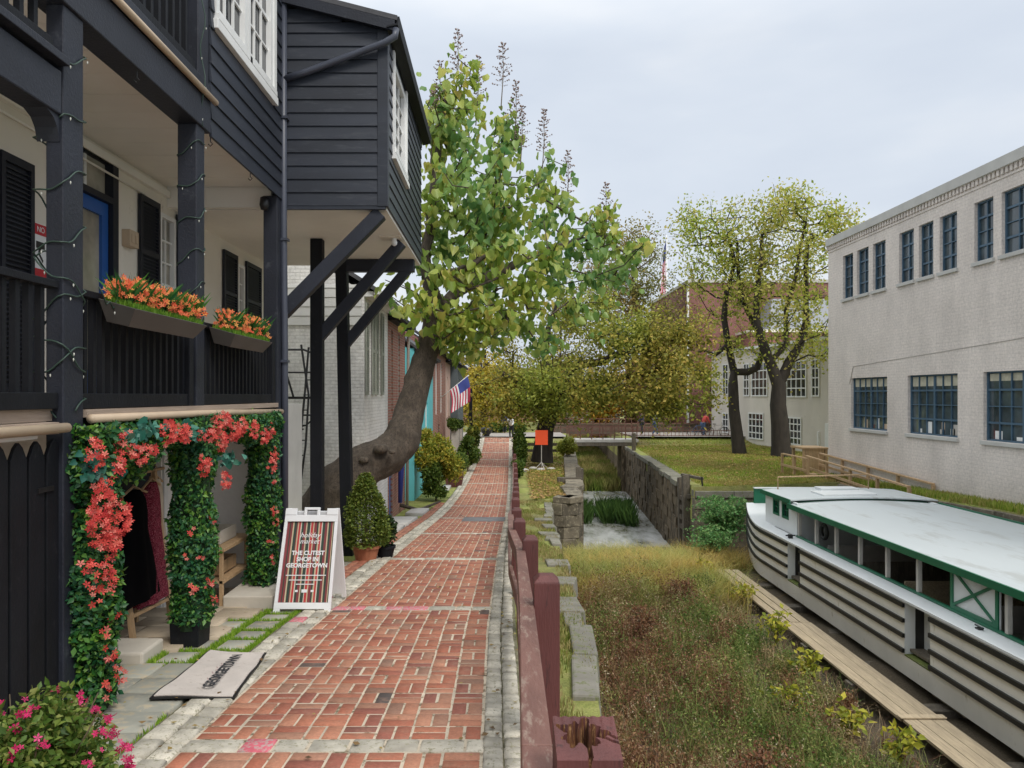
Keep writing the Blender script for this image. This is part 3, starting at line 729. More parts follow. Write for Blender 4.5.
# flower boxes on the rail
def planter(y0, y1, z, label, seed, nf):
    random.seed(seed)
    T = thing('flower_box', label, 'flower box', (FX+.1, (y0+y1)/2, z-.18), 'grey flower boxes on the balcony rail')
    x = FX+.0
    mb = MB()
    zt0, zt1 = z, z-.01
    nb = 1
    for k in range(nb):
        a, b = k/nb, (k+1)/nb; ya, yb = y0+(y1-y0)*a, y0+(y1-y0)*b; sa, sb = .012*math.sin(PI*a), .012*math.sin(PI*b)
        ba, bb = y0+.07+(y1-y0-.16)*a, y0+.07+(y1-y0-.16)*b
        mb.hexa([(x+.02,ba,z-.10-sa),(x+.17,ba,z-.135-sa),(x+.17,bb,z-.135-sb),(x+.02,bb,z-.10-sb)], [(x,ya,z+.05),(x+.25,ya,z-.02-sa),(x+.25,yb,z-.02-sb),(x,yb,z+.05)])
    mb.build('box', greyshelf, T, bev=.004)
    P = [(x+.02+random.random()*.21, y0+.03+random.random()*(y1-y0-.06), z-.005+.0) for _ in range(6000)]
    P = [(p[0], p[1], z+.04-.07*(p[0]-x)/.25-.01*math.sin(PI*(p[1]-y0)/(y1-y0))*(p[0]-x)/.25) for p in P]
    blades('artificial_turf', P, .05, .008, leafmat('box_turf', [(0,(.06,.16,.012)),(1,(.18,.32,.03))]), T, kind=None)
    P = []; Fl = []
    n = int((y1-y0)/.12)
    for k in range(n):
        cy = y0+.12+k*(y1-y0-.2)/max(1,n-1); cx = x+.10+random.uniform(-.03,.05)
        for _ in range(45):
            a = random.uniform(0, 2*PI); P.append((cx+math.cos(a)*.03, cy+math.sin(a)*.03, z))
        for _ in range(nf*2):
            a = random.uniform(0, 2*PI); r = random.random()**.6*.12
            Fl.append((cx+math.cos(a)*r, cy+math.sin(a)*r, z+.15+random.uniform(-.07,.09)-r*.45))
    blades('leaves', P, .21, .010, leafmat('box_leaf', [(0,(.01,.08,.02)),(1,(.08,.22,.03))]), T, lean=.9, kind=None)
    flowers('blossoms', Fl, .021, coralbox, T)
    return T
FLW = []
for k in range(5):
    a = 2*PI*k/5; FLW.append((math.cos(a-.42)*.62, math.sin(a-.42)*.62, .22)); FLW.append((math.cos(a)*1.0, math.sin(a)*1.0, .30)); FLW.append((math.cos(a+.42)*.62, math.sin(a+.42)*.62, .22))
FLV = [(0,0,0)]+FLW; FLF = [(0, 1+3*k, 2+3*k, 3+3*k) for k in range(5)]
def rot_batch(n, up=0.0, toward=None, tw=0.0):
    nrm = rng.normal(size=(n,3)); nrm /= np.linalg.norm(nrm, axis=1)[:,None]
    nrm[:,2] += up
    if toward is not None: nrm += np.array(toward)[None,:]*tw if np.ndim(toward) == 1 else np.asarray(toward)*tw
    nrm /= np.linalg.norm(nrm, axis=1)[:,None]
    t = rng.normal(size=(n,3)); t -= (t*nrm).sum(1)[:,None]*nrm; t /= np.linalg.norm(t, axis=1)[:,None]
    return t, np.cross(nrm, t), nrm
def scatter(name, P, size, mat, tv, tf, parent=None, up=0, toward=None, tw=0, jitter=.35, down=0):
    P = np.asarray(P, dtype=float); n = len(P); tv = np.asarray(tv, dtype=float)
    A, B, C = rot_batch(n, up, toward, tw)
    if down:  # blade axis hangs down
        B = B+np.array([0,0,-down]); B /= np.linalg.norm(B, axis=1)[:,None]
        A = A-(A*B).sum(1)[:,None]*B; A /= np.linalg.norm(A, axis=1)[:,None]; C = np.cross(A, B)
    s = (size*rng.uniform(1-jitter, 1+jitter, n))[:,None,None]
    V = P[:,None,:]+s*(tv[None,:,0:1]*A[:,None,:]+tv[None,:,1:2]*B[:,None,:]+tv[None,:,2:3]*C[:,None,:])
    return mesh_np(name, V.reshape(-1,3), tf, n, len(tv), mat, parent)
def flowers(name, P, size, mat, parent, toward=(1,-1,.6), tw=1.2): return scatter(name, P, size, mat, FLV, FLF, parent, toward=toward, tw=tw)
coralbox = leafmat('coral_petals', [(0,(.75,.10,.04)),(.6,(.88,.24,.09)),(1,(.85,.45,.10))], trans=.3)
coral = leafmat('garland_petals', [(0,(.40,.022,.028)),(.35,(.64,.065,.05)),(.7,(.80,.135,.10)),(.9,(.86,.27,.21)),(1,(.36,.045,.05))], trans=.25)
pinkp = leafmat('magenta_petals', [(0,(.42,.01,.08)),(.6,(.66,.03,.15)),(1,(.75,.08,.25))], trans=.25)
LEAF4 = ([(0,0,0),(-.28,.45,.10),(0,1,-.06),(.28,.45,.10)], [(0,1,2),(0,2,3)])
HEART = ([(0,0,0),(-.32,-.10,.06),(-.55,.22,.12),(-.34,.66,.05),(0,1.05,-.12),(.34,.66,.05),(.55,.22,.12),(.32,-.10,.06)], [(0,4,3,2,1),(0,7,6,5,4)])
planter(4.97, 6.20, .60, 'long grey flower box of orange blooms nearest the big garland post', 3, 34)
planter(6.86, 7.98, .585, 'second grey flower box beyond the dark middle post, nearer the downspout', 4, 28)
# ------------------------------------------------------------------ flower garland: three leafy columns and the swag between them
random.seed(21)
gl = leafmat('garland_leaf', [(0,(.006,.045,.012)),(.35,(.02,.10,.018)),(.7,(.06,.18,.02)),(1,(.17,.30,.04))], patch=[(0,(.008,.06,.03)),(.6,(.03,.13,.05)),(1,(.10,.24,.05))], pscale=2.2, rough=.45, trans=.15, spec=.4)
eu = leafmat('eucalyptus_leaf', [(0,(.01,.07,.05)),(.6,(.03,.14,.10)),(1,(.08,.24,.17))], rough=.35, trans=.1)
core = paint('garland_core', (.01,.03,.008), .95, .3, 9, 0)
def col_pts(n, cx, cy, rx, ry, z0, z1):
    P = []; T = []
    for _ in range(n):
        a = random.uniform(0, 2*PI); r = 1+random.uniform(-.12, .22)
        z = random.uniform(z0, z1); q = 1+.12*math.sin(z*7+cx*3)+.08*math.sin(z*17+a*2)
        P.append((cx+math.cos(a)*rx*r*q, cy+math.sin(a)*ry*r*q, z)); T.append((math.cos(a), math.sin(a), .3))
    return P, T
def cluster(parent, c, r, n, sz=.022, mat=None):
    P = []
    for _ in range(int(n*.85)):
        v = rng.normal(size=3); v /= np.linalg.norm(v); q = rng.uniform(.75,1.2); v *= q; v[0] = abs(v[0])*1.2; v[1] *= .9
        P.append((c[0]+v[0]*r[0], c[1]+v[1]*r[1], c[2]+v[2]*r[2]))
    return flowers('blossom_cluster', P, sz, mat or coral, parent)
def X_at(px, py, X):   # point in the plane x = X seen at a pixel
    Z = X*F/(px-500); return (X, Z, (395-py)/F*Z)
G1 = thing('flower_garland', 'thick leafy garland column full of coral blossoms beside the black picket fence', 'garland', (-2.72, 4.86, -D(4.86)))
P, T = col_pts(9000, -2.68, 4.84, .13, .17, -2.0, -.20)
scatter('foliage', P, .047, gl, *LEAF4, G1, toward=T, tw=.9)
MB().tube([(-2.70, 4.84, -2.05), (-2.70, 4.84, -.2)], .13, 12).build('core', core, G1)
for (px, py, r, n) in ((92,455,.1,46),(112,462,.1,50),(100,500,.13,90),(118,520,.12,80),(96,530,.12,70),(108,545,.09,50),(86,520,.07,20),(118,440,.06,16),(104,580,.1,30),(96,574,.05,10),(92,600,.03,4),(110,612,.05,7),(102,632,.04,5),(108,650,.06,8),(112,672,.05,7),(104,690,.05,6),(120,675,.04,5),(85,588,.03,4),(84,565,.05,10)):
    cluster(G1, X_at(px, py, -2.54), (.05, r*.9, r), n)
scatter('foliage', [X_at(random.gauss(96,9), random.gauss(468,7), -2.54) for _ in range(60)], .055, eu, *HEART, G1, toward=(1,-.6,.2), tw=1)
G2 = thing('flower_garland', 'leafy garland column with few blossoms standing in a black pot between the doorway openings', 'garland', (-2.74, 6.6, -D(6.6)))
P, T = col_pts(8000, -2.72, 6.55, .155, .17, -1.98, -.22)
scatter('foliage', P, .046, gl, *LEAF4, G2, toward=T, tw=.9)
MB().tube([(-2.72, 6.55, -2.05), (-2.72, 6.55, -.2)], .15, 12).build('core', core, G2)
MB().hexa([(-2.86,6.42,-D(6.5)-.03),(-2.62,6.42,-D(6.5)-.03),(-2.62,6.68,-D(6.5)-.03),(-2.86,6.68,-D(6.5)-.03)], [(-2.87,6.41,-1.93),(-2.61,6.41,-1.93),(-2.61,6.69,-1.93),(-2.87,6.69,-1.93)]).build('pot', black, G2, bev=.008)
for (px, py, r, n) in ((202,465,.08,40),(222,480,.08,35),(188,530,.03,4),(209,520,.04,6),(196,558,.03,5),(184,557,.03,3),(206,583,.05,9),(190,590,.03,5),(210,600,.05,7),(189,588,.02,3)):
    cluster(G2, X_at(px, py, -2.56), (.05, r, r), n)
G3 = thing('flower_garland', 'leafy garland column on the pale stone block nearest the tilted shop board', 'garland', (-2.74, 8.6, -D(8.6)))
P, T = col_pts(6500, -2.74, 8.55, .15, .17, -2.15, -.2)
scatter('foliage', P, .047, gl, *LEAF4, G3, toward=T, tw=.9)
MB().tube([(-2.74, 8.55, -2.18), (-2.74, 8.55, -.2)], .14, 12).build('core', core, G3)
for (px, py, r, n) in ((268,430,.1,36),(272,455,.09,26),(270,466,.08,20),(272,480,.04,6),(272,510,.05,10),(274,522,.04,6),(268,540,.04,4),(270,560,.05,7)):
    cluster(G3, X_at(px, py, -2.58), (.05, r, r), n)
G4 = thing('flower_swag', 'leafy swag of coral blossoms hung along the balcony edge above the shop opening', 'garland', (-2.72, 6.8, -.3))
P = []; T = []
for _ in range(10500):
    y = random.uniform(4.95, 8.7); dr = .17+.05*math.sin(y*5)+.03*math.sin(y*13)+(.08 if y < 5.6 else 0)+(.10 if abs(y-6.7) < .35 else 0)
    a = random.uniform(0, 2*PI); P.append((-2.69+math.cos(a)*.12*random.uniform(.8,1.25), y, -.25-dr*.45+math.sin(a)*dr*.62*random.uniform(.8,1.2))); T.append((math.cos(a), 0, math.sin(a)))
scatter('foliage', P, .046, gl, *LEAF4, G4, toward=T, tw=.9)
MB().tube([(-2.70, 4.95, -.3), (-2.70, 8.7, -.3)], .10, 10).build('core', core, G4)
for (px, py, r, n) in ((130,452,.07,28),(140,455,.08,26),(166,433,.11,60),(180,434,.10,60),(150,450,.05,14),(212,426,.10,70),(224,420,.09,50),(218,440,.12,90),(232,432,.10,60),(208,436,.07,34),(240,427,.09,40),(252,430,.10,40),(262,436,.10,40),(198,436,.06,12),(122,432,.03,3)):
    cluster(G4, X_at(px, py, -2.55), (.05, r, r*.8), n)
for (cx, cy) in ((150,430),(188,432),(226,458),(140,436)):
    scatter('foliage', [X_at(random.gauss(cx,6), random.gauss(cy,4), -2.54) for _ in range(26)], .055, eu, *HEART, G4, toward=(1,-.6,.2), tw=1)
# hanging string of buds in the next bay
# pale stone block under the third column
props(MB().box(-3.0, -2.46, 8.0, 8.95, -D(8.9)-.12, -2.175).build('stone_block', stonelight, None, bev=.015), 'pale stone plinth carrying the third garland column behind the shop board', 'stone block')
props(MB().box(-3.35, -2.86, 5.92, 6.30, -D(5.9)-.1, -D(6.3)+.10).build('stone_step', stonelight, None, bev=.02), 'low worn stone step beside the first garland column', 'step')
# ------------------------------------------------------------------ string lights twined on posts
wirem = paint('green_wire', (.03,.06,.045), .5, .1, 5, 0); bulbm = paint('clear_bulb', (.55,.56,.5), .2, .1, 5, 0)
def string_lights(name, label, pts, step=.22):
    T = thing(name, label, 'string lights', pts[0], 'string lights on the balcony')
    MB().tube(pts, .0055, 5).build('wire', wirem, T, smooth=True)
    acc = 0; mb = MB(); last = Vector(pts[0])
    for p in pts[1:]:
        p = Vector(p); acc += (p-last).length
        if acc > step:
            acc = 0; mb.lathe((p.x+.01, p.y, p.z-.03), [(.002,.012),(.0045,.008),(.0045,0),(.001,-.008)], 6)
        last = p
    mb.build('bulbs', bulbm, T)
def spiral(cx, cy, hx, hy, z0, z1, turns, ph=0):
    P = []
    for k in range(int(turns*24)+1):
        a = ph+2*PI*k/24; z = z0+(z1-z0)*k/(turns*24)+.03*math.sin(a*2.3)
        s = 1/max(abs(math.cos(a)), abs(math.sin(a))); P.append((cx+hx*math.cos(a)*s, cy+hy*math.sin(a)*s, z))
    return P
string_lights('string_lights', 'green fairy light wire spiralling round the tall post left of the flower boxes', spiral(-2.775, 4.67, .095, .12, -.1, 2.3, 6.5))
string_lights('string_lights', 'second fairy light wire crossing the first on the tall left post', spiral(-2.775, 4.67, .098, .123, 1.0, -.15, 2.6, 1.5))
string_lights('string_lights', 'green fairy light wire round the middle balcony post between the flower boxes', spiral(-2.775, 6.65, .095, .10, .7, 2.3, 5, .6))
sw = []
for k in range(40):
    t = k/39; y = 4.8+t*1.7; sw.append((-2.60, y, .70-.16*abs(math.sin(t*PI*5))*(.4+.6*((k*7)%5)/5)))
string_lights('string_lights', 'fairy light wire looped along the balcony rail behind the first flower box', sw)
sw = [(-2.66+.02*math.sin(k), 6.6+.012*math.sin(k*1.3)+k*.001, 5.2-k*.09) for k in range(32)]
string_lights('string_lights', 'pale wire with lights hanging down the dark post beside the clapboard corner', sw)
# ------------------------------------------------------------------ shop board (A-frame)
A = thing('sidewalk_sign', 'white folding shop board with a red and green striped poster on the flags', 'sign', (-2.12, 7.95, -D(7.9)))
def sheared(mb, x0, x1, z0, z1, lean0, th=.03):  # a panel leaning back; coordinates (x, height) on the leaning plane
    pass
by, ty, zb, zt = 7.88, 8.12, -D(7.9)-.02, -1.245
HH = zt-zb
def LP(x, h, d=0):  # h 0..1 up the board; d offset toward viewer; the board narrows slightly upward
    c = -2.105; k = 1-.06*h; shx = .055*h
    return (c+(x)*k+shx, by+(ty-by)*h-d, zb+HH*h+d*.2)
def lbox(mb, x0, x1, h0, h1, d0, d1):
    mb.hexa([LP(x0,h0,d1),LP(x1,h0,d1),LP(x1,h0,d0),LP(x0,h0,d0)], [LP(x0,h1,d1),LP(x1,h1,d1),LP(x1,h1,d0),LP(x0,h1,d0)])
mb = MB(); W = .305
lbox(mb, -W, -W+.035, .09, .87, 0, .035); lbox(mb, W-.035, W, .09, .87, 0, .035)
lbox(mb, -W, W, .87, .935, 0, .035); lbox(mb, -W, W, .03, .09, 0, .035)
lbox(mb, -W, -W+.07, -.01, .03, 0, .035); lbox(mb, W-.07, W, -.01, .03, 0, .035)
lbox(mb, -W, -W+.13, .935, 1.0, 0, .04); lbox(mb, W-.13, W, .935, 1.0, 0, .04)
lbox(mb, -.09, -.06, .935, .985, 0, .035); lbox(mb, .06, .09, .935, .985, 0, .035); lbox(mb, -.09, .09, .985, 1.01, 0, .035)
mb.build('front_frame', whiteplastic, A, bev=.004)
mb = MB()
def BP(x, h): p = LP(x, h); return (p[0]+.04*(1-h), by+(ty-by)*1+(1-h)*.34, p[2]+.0)
def bbox(x0, x1, h0, h1):
    a, b, c, d = BP(x0,h0), BP(x1,h0), BP(x1,h1), BP(x0,h1); t = .03
    mb.hexa([a,b,(b[0],b[1]+t,b[2]),(a[0],a[1]+t,a[2])], [d,c,(c[0],c[1]+t,c[2]),(d[0],d[1]+t,d[2])])
bbox(-W, -W+.05, 0, 1); bbox(W-.05, W, 0, 1); bbox(-W+.05, W-.05, .9, .97); bbox(-W+.05, W-.05, .04, .1); bbox(-W+.05, W-.05, .1, .9)
mb.build('back_frame', whiteplastic, A, bev=.003)
stripes = [(.25,.04,.05),(.42,.03,.035),(.03,.06,.05),(.60,.52,.38)]
sm = [paint('stripe_%s' % n, c, .5, .08, 5, 0) for n, c in (('dark_red',(.22,.045,.05)),('cream',(.55,.45,.30)),('dark_green',(.035,.06,.045)),('scarlet',(.50,.05,.05)),('ivory',(.62,.58,.48)))]
mb = MB(); mb.mi = 2; lbox(mb, -W+.035, W-.035, .09, .87, .004, .010)
seq = [(0,.028),(2,.012),(0,.022),(1,.016),(2,.03),(0,.01),(1,.012),(3,.022),(4,.012),(2,.024),(0,.026),(1,.014),(2,.034),(4,.008),(3,.026),(1,.012),(0,.03),(2,.018),(1,.016),(3,.02),(4,.012),(2,.028),(0,.026),(1,.014),(2,.024),(0,.02),(1,.01),(2,.05)]
x = -W+.036
for c, w in seq:
    if x+w > W-.036: w = W-.036-x
    if w <= 0: break
    mb.mi = c; lbox(mb, x, x+w, .092, .868, .010, .0125); x += w
mb.build('poster', sm, A)
ux = Vector(LP(.2,.5))-Vector(LP(-.2,.5)); uy = Vector(LP(0,.8))-Vector(LP(0,.2))
def sgn(s, size, h, x=0, **k): return text(s, size, whiteplastic, A, LP(x, h, .015), ux, uy, **k)
sgn('holiday', .075, .715, .0, shear=.35); sgn('market', .072, .655, .0, shear=.35)
sgn('THE CUTEST', .062, .545, bold=.0022); sgn('SHOP IN', .062, .485, bold=.0022); sgn('GEORGETOWN', .062, .425, bold=.0022)
mb = MB()
for (w, h) in ((.22,.345),(.18,.30),(.10,.26)): lbox(mb, -w, w, h, h+.008, .013, .015)
lbox(mb, -.03, .03, .185, .215, .013, .015); lbox(mb, -.10, -.07, .19, .21, .013, .015); lbox(mb, .07, .10, .19, .21, .013, .015)
mb.build('small_print_lines', whiteplastic, A)
# ------------------------------------------------------------------ door mat
Mt = thing('door_mat', 'pale shop mat with black rim lying across the slate flags', 'mat', (-2.1, 5.6, -D(5.6)))
c4 = [(-2.37,5.00),(-1.80,5.02),(-1.93,6.12),(-2.44,6.22)]
def matpt(u, v, h):
    a = [c4[0][i]*(1-u)+c4[1][i]*u for i in (0,1)]; b = [c4[3][i]*(1-u)+c4[2][i]*u for i in (0,1)]
    x, y = a[0]*(1-v)+b[0]*v, a[1]*(1-v)+b[1]*v
    return (x, y, -D(y)-.002+h+.006*math.sin(u*5+v*9)+.004*math.sin(v*15))
def matgrid(u0,u1,v0,v1,h,th,nm,m):
    n = 14; V = [];
    for j in range(n+1):
        for i in range(n+1): V.append(matpt(u0+(u1-u0)*i/n, v0+(v1-v0)*j/n, h))
    V += [(x,y,z-th) for x,y,z in V]; k = (n+1)**2
    Fc = [(j*(n+1)+i, j*(n+1)+i+1, (j+1)*(n+1)+i+1, (j+1)*(n+1)+i) for j in range(n) for i in range(n)]
    for i in range(n):
        Fc.append((i+1, i, i+k, i+1+k)); a = n*(n+1)+i; Fc.append((a, a+1, a+1+k, a+k))
        a = i*(n+1); b = (i+1)*(n+1); Fc.append((a, b, b+k, a+k)); a += n; b += n; Fc.append((b, a, a+k, b+k))
    mb = MB(); mb.add(V, Fc); return mb.build(nm, m, Mt, smooth=False)
matgrid(0,1,0,1,.014,.012,'rubber_rim', blackmetal)
matgrid(.035,.965,.02,.98,.020,.006,'mat_surface', paint('mat_pile', (.56,.50,.45), .95, .12, 5, .5, 90, wear=(.44,.38,.33), wearamt=.6))
pa_ = Vector(matpt(.72,.14,.028)); pb_ = Vector(matpt(.72,.86,.028)); pc_ = Vector(matpt(.2,.5,.028))
ctr = Vector(matpt(.66,.5,.030)); txd = pb_-pa_; tyd = (pc_-ctr)
text('GEORGETOWN', .118, paint('mat_print', (.03,.03,.035), .9, .1, 5, 0), Mt, ctr, txd, tyd, bold=.003)
text('shop local', .075, paint('mat_script_pink', (.40,.27,.27), .9, .1, 5, 0), Mt, Vector(matpt(.47,.48,.030)), txd, tyd, shear=.35) if False else None
mb = MB()
for k in range(8):
    v = .30+k*.05; a = matpt(.47, v, .0215); b = matpt(.44 if k % 2 else .50, v+.03, .0215); mb.beam(a, b, .008, .002)
mb.build('faded_script', paint('mat_script_pink', (.40,.29,.28), .9, .1, 5, 0), Mt)
# ------------------------------------------------------------------ clothes rack with dress
R = thing('clothes_rack', 'pine ladder rack holding dresses under the garland swag', 'rack', (-3.4, 6.8, -D(6.8)))
for y0 in (6.5, 7.25):
    zb = -D(y0)-.0
    MB().beam((-3.22, y0, zb), (-3.40, y0+.02, -.75), .04, .05).build('leg', pine, R, bev=.003)
    MB().beam((-3.58, y0+.02, zb), (-3.42, y0+.02, -.80), .035, .045).build('leg', pine, R, bev=.003)
    MB().beam((-3.25, y0, -1.92), (-3.56, y0+.01, -1.86), .03, .03).build('rung', pine, R, bev=.003)
MB().beam((-3.24, 6.5, -1.95), (-3.24, 7.25, -1.99), .03, .03).build('rung', pine, R, bev=.003)
MB().tube([(-3.41, 6.35, -.74), (-3.41, 7.5, -.74)], .016, 8).build('rail', pine, R, smooth=True)
def dress(y, x, ztop, h, w, th, mat, label, cat='dress', flare=1.5, seed=1):
    T = thing('dress', label, cat, (x, y, ztop-h))
    n = 28; rows = [(0,.16),(.04,.30),(.10,.42),(.22,.46),(.38,.42),(.6,.55*flare*.7),(.8,.62*flare*.75),(1,.70*flare*.8)]
    V = []; Fc = []
    for j, (t, r) in enumerate(rows):
        for k in range(n):
            a = 2*PI*k/n; f = 1+.16*math.sin(a*7+seed)*min(1, t*1.6)
            V.append((x+math.cos(a)*th*(.5+t*.5)*f, y+math.sin(a)*w*r*f, ztop-h*t-.03*(r if t < .2 else 0)))
    for j in range(len(rows)-1):
        for k in range(n):
            k2 = (k+1) % n; Fc.append((j*n+k, (j+1)*n+k, (j+1)*n+k2, j*n+k2))
    mb = MB(); mb.add(V, Fc); mb.build('cloth', mat, T, smooth=True)
    mb = MB(); mb.tube([(x,y-.2*w/.4,ztop-.05),(x,y,ztop+.03),(x,y+.2*w/.4,ztop-.05)], .012, 6); mb.tube([(x,y,ztop+.03),(x,y,ztop+.07),(x,y+.03,ztop+.1),(x,y,ztop+.13)], .004, 5); mb.build('hanger', pine, T)
    return T
wine = paint('wine_floral_cloth', (.14,.010,.025), .85, .5, 30, .3, 30, wear=(.50,.16,.2), wearamt=.55, spec=.1)
dress(6.62, -3.28, -.85, 1.0, .50, .10, paint('black_cloth', (.003,.003,.004), .9, .3, 4, .1, 30, spec=.05), 'plain black dress hanging on the pine rack')
dress(7.0, -3.30, -.82, 1.12, .36, .09, wine, 'wine red floral dress hanging on the pine rack', seed=4)
dress(7.3, -3.40, -.82, 1.0, .30, .08, paint('beige_cloth', (.50,.42,.32), .85, .1, 4, .2, 20), 'beige garment at the back of the pine rack', seed=6)
# small wooden display table and crates further in
T = thing('display_table', 'small pine display table between the second and third garland columns', 'table', (-3.2, 8.3, -D(8.3)))
MB().box(-3.55, -2.98, 8.0, 8.9, -1.70, -1.66).build('tabletop', pine, T, bev=.004)
for x in (-3.5, -3.03):
    for y in (8.05, 8.84): MB().box(x-.02, x+.02, y-.02, y+.02, -D(y)-.02, -1.70).build('leg', pine, T, bev=.003)
MB().box(-3.53, -3.0, 8.03, 8.87, -2.05, -2.02).build('shelf', pine, T)
for k, (z, c) in enumerate(((-2.0, pine), (-1.655, stonelight))):
    b = MB(); b.box(-3.4, -3.1, 8.2, 8.7, z, z+.02); b.box(-3.4,-3.38,8.2,8.7,z+.02,z+.14); b.box(-3.12,-3.1,8.2,8.7,z+.02,z+.14); b.box(-3.38,-3.12,8.2,8.22,z+.02,z+.14); b.box(-3.38,-3.12,8.68,8.7,z+.02,z+.14)
    props(b.build('wooden_tray', c, None, bev=.002), ['pine tray on the lower shelf of the display table', 'pale tray on top of the small display table'][k], 'tray')
# ------------------------------------------------------------------ magenta flowering shrub, bottom left corner
random.seed(5)
Bs = thing('flowering_bush', 'low green shrub with magenta blossoms at the foot of the black picket fence', 'bush', (-2.05, 3.45, -D(3.4)))
P = []; Fl = []
for _ in range(11000):
    v = rng.normal(size=3); v /= np.linalg.norm(v); v[2] = abs(v[2]); r = random.random()**.25*(1+.13*math.sin(v[0]*7)+.1*math.sin(v[1]*9))
    P.append((-2.22+v[0]*.44*r, 3.42+v[1]*.44*r, -1.98+v[2]*.53*r))
scatter('foliage', P, .042, leafmat('shrub_leaf', [(0,(.04,.09,.015)),(.4,(.10,.18,.03)),(.8,(.22,.29,.06)),(1,(.32,.33,.10))], rough=.45), *LEAF4, Bs, up=.8)
for _ in range(60):
    v = rng.normal(size=3); v /= np.linalg.norm(v); v[2] = abs(v[2])*.9+.15; v[0] = v[0]*.9+.1
    c = (-2.22+v[0]*.45, 3.42+v[1]*.45, -1.98+v[2]*.54)
    for _ in range(random.randint(5, 11)): Fl.append((c[0]+random.gauss(0,.017), c[1]+random.gauss(0,.017), c[2]+random.gauss(0,.014)))
flowers('blossoms', Fl, .017, pinkp, Bs, toward=(.3,-.5,1), tw=1)
mb = MB()
for _ in range(26):
    a = random.uniform(0,2*PI); r = random.uniform(.1,.4); mb.tube([(-2.22+.05*math.cos(a), 3.42+.05*math.sin(a), -2.0), (-2.22+r*.6*math.cos(a), 3.42+r*.6*math.sin(a), -1.75), (-2.22+r*math.cos(a), 3.42+r*math.sin(a), -1.5)], [.008,.006,.003], 5)
mb.build('stems', twig, Bs)
# ------------------------------------------------------------------ maroon timber rail fence along the towpath
Fe = thing('rail_fence', 'maroon timber post and rail fence between brick towpath and canal basin', 'fence', (.2, 4, -D(4)))
posts = [(.205,1.755,-.83,.15),(.272,4.36,-1.09,.15),(.285,6.98,-1.36,.145),(.23,8.8,-1.50,.145),(.25,11.2,-1.74,.15)]
y = 13.7
while y < 45:
    posts.append((XR(y)+.30, y, -D(y)+.82 if y < 20 else -D(y)+.8, .15)); y += 2.45
for i, (x, y, zt, w) in enumerate(posts):
    h = w/2
    if i == 0: continue
    mb = MB(); mb.box(x-h, x+h, y-h, y+h, -D(y)-.3, zt)
    b = [(x-h,y-h,zt),(x+h,y-h,zt),(x+h,y+h,zt),(x-h,y+h,zt)]; t = [(x-h*.55,y-h*.55,zt+.035),(x+h*.55,y-h*.55,zt+.035),(x+h*.55,y+h*.55,zt+.035),(x-h*.55,y+h*.55,zt+.035)]
    mb.hexa(b, t); mb.build('post', maroon, Fe, bev=.005)
# the nearest post has a rotted, split top
random.seed(3)
x, y, zt, w = posts[0]; h = w/2
nx = 64; V = []; Fc = []
def hole(u, v):
    d = math.hypot((u-.45)*1.15, (v-.60)*1.35); a = math.atan2(v-.6, u-.45)
    edge = .39+.07*math.sin(a*5+1)+.06*math.sin(a*9+2)+.03*math.sin(a*17)
    crack = min(abs(u-.50-.03*math.sin(v*9))*16+ (0 if v < .45 else 9), abs((v-.72)+(u-.7)*.85)*22+(0 if u > .6 else 9), abs((v-.52)+(u-.75)*.6)*24+(0 if u > .62 else 9))
    return d, edge, crack
mat_i = []
for j in range(nx+1):
    for i in range(nx+1):
        u, v = i/nx, j/nx; d, e, c = hole(u, v); z = zt+.035*v+.0015*math.sin(u*40)*v
        dep = 0
        if d < e: dep = min(.10, (e-d)*.9+.03+.012*math.sin(u*60)*math.sin(v*21)+.025*math.sin(u*31+v*4))
        if c < .5: dep = max(dep, .022)
        V.append((x-h+u*w, y-h+v*w, z-dep))
Fc = [(j*(nx+1)+i, j*(nx+1)+i+1, (j+1)*(nx+1)+i+1, (j+1)*(nx+1)+i) for j in range(nx) for i in range(nx)]
mb = MB(); mb.add(V, Fc)
mb.m = [1 if (hole((f[0] % (nx+1)+.5)/nx, (f[0]//(nx+1)+.5)/nx)[0] < hole((f[0] % (nx+1)+.5)/nx, (f[0]//(nx+1)+.5)/nx)[1] or hole((f[0] % (nx+1)+.5)/nx, (f[0]//(nx+1)+.5)/nx)[2] < .45) else 0 for f in Fc]
zf = -D(y)-.3
rim = [[j for j in range(nx+1)], [(j)*(nx+1)+nx for j in range(nx+1)], [nx*(nx+1)+nx-j for j in range(nx+1)], [(nx-j)*(nx+1) for j in range(nx+1)]]
mb.mi = 0
for R_ in rim:
    for a, b in zip(R_[:-1], R_[1:]):
        A_, B_ = V[a], V[b]; mb.add([A_, B_, (B_[0],B_[1],zf), (A_[0],A_[1],zf)], [(0,3,2,1)])
mb.build('post', [maroon, rotten], Fe, label='nearest maroon post with rotted split top')
RT = [(-.6,.035,-.66),(1.0,.045,-.80),(2.0,.06,-.95),(4.4,.118,-1.235),(7.0,.155,-1.46),(8.9,.10,-1.60),(11.2,.12,-1.80)]
y = 13.7
while y < 45: RT.append((y, XR(y)+.19, -D(y)+.62)); y += 2.45
for (a, b) in zip(RT[:-1], RT[1:]):
    if a[0] < 0.9 and b[0] < 1.5: pass
    for (dz, w_, h_, m_) in ((0,.085,.14,maroonrail), (-.42,.04,.14,maroonrail)):
        p = (a[1]+.04-(.02 if dz else 0), a[0]+.003, a[2]-.07+dz); q = (b[1]+.04-(.02 if dz else 0), b[0]-.003, b[2]-.07+dz)
        MB().beam(p, q, w_, h_).build('top_rail' if not dz else 'lower_rail', m_, Fe, bev=.006)
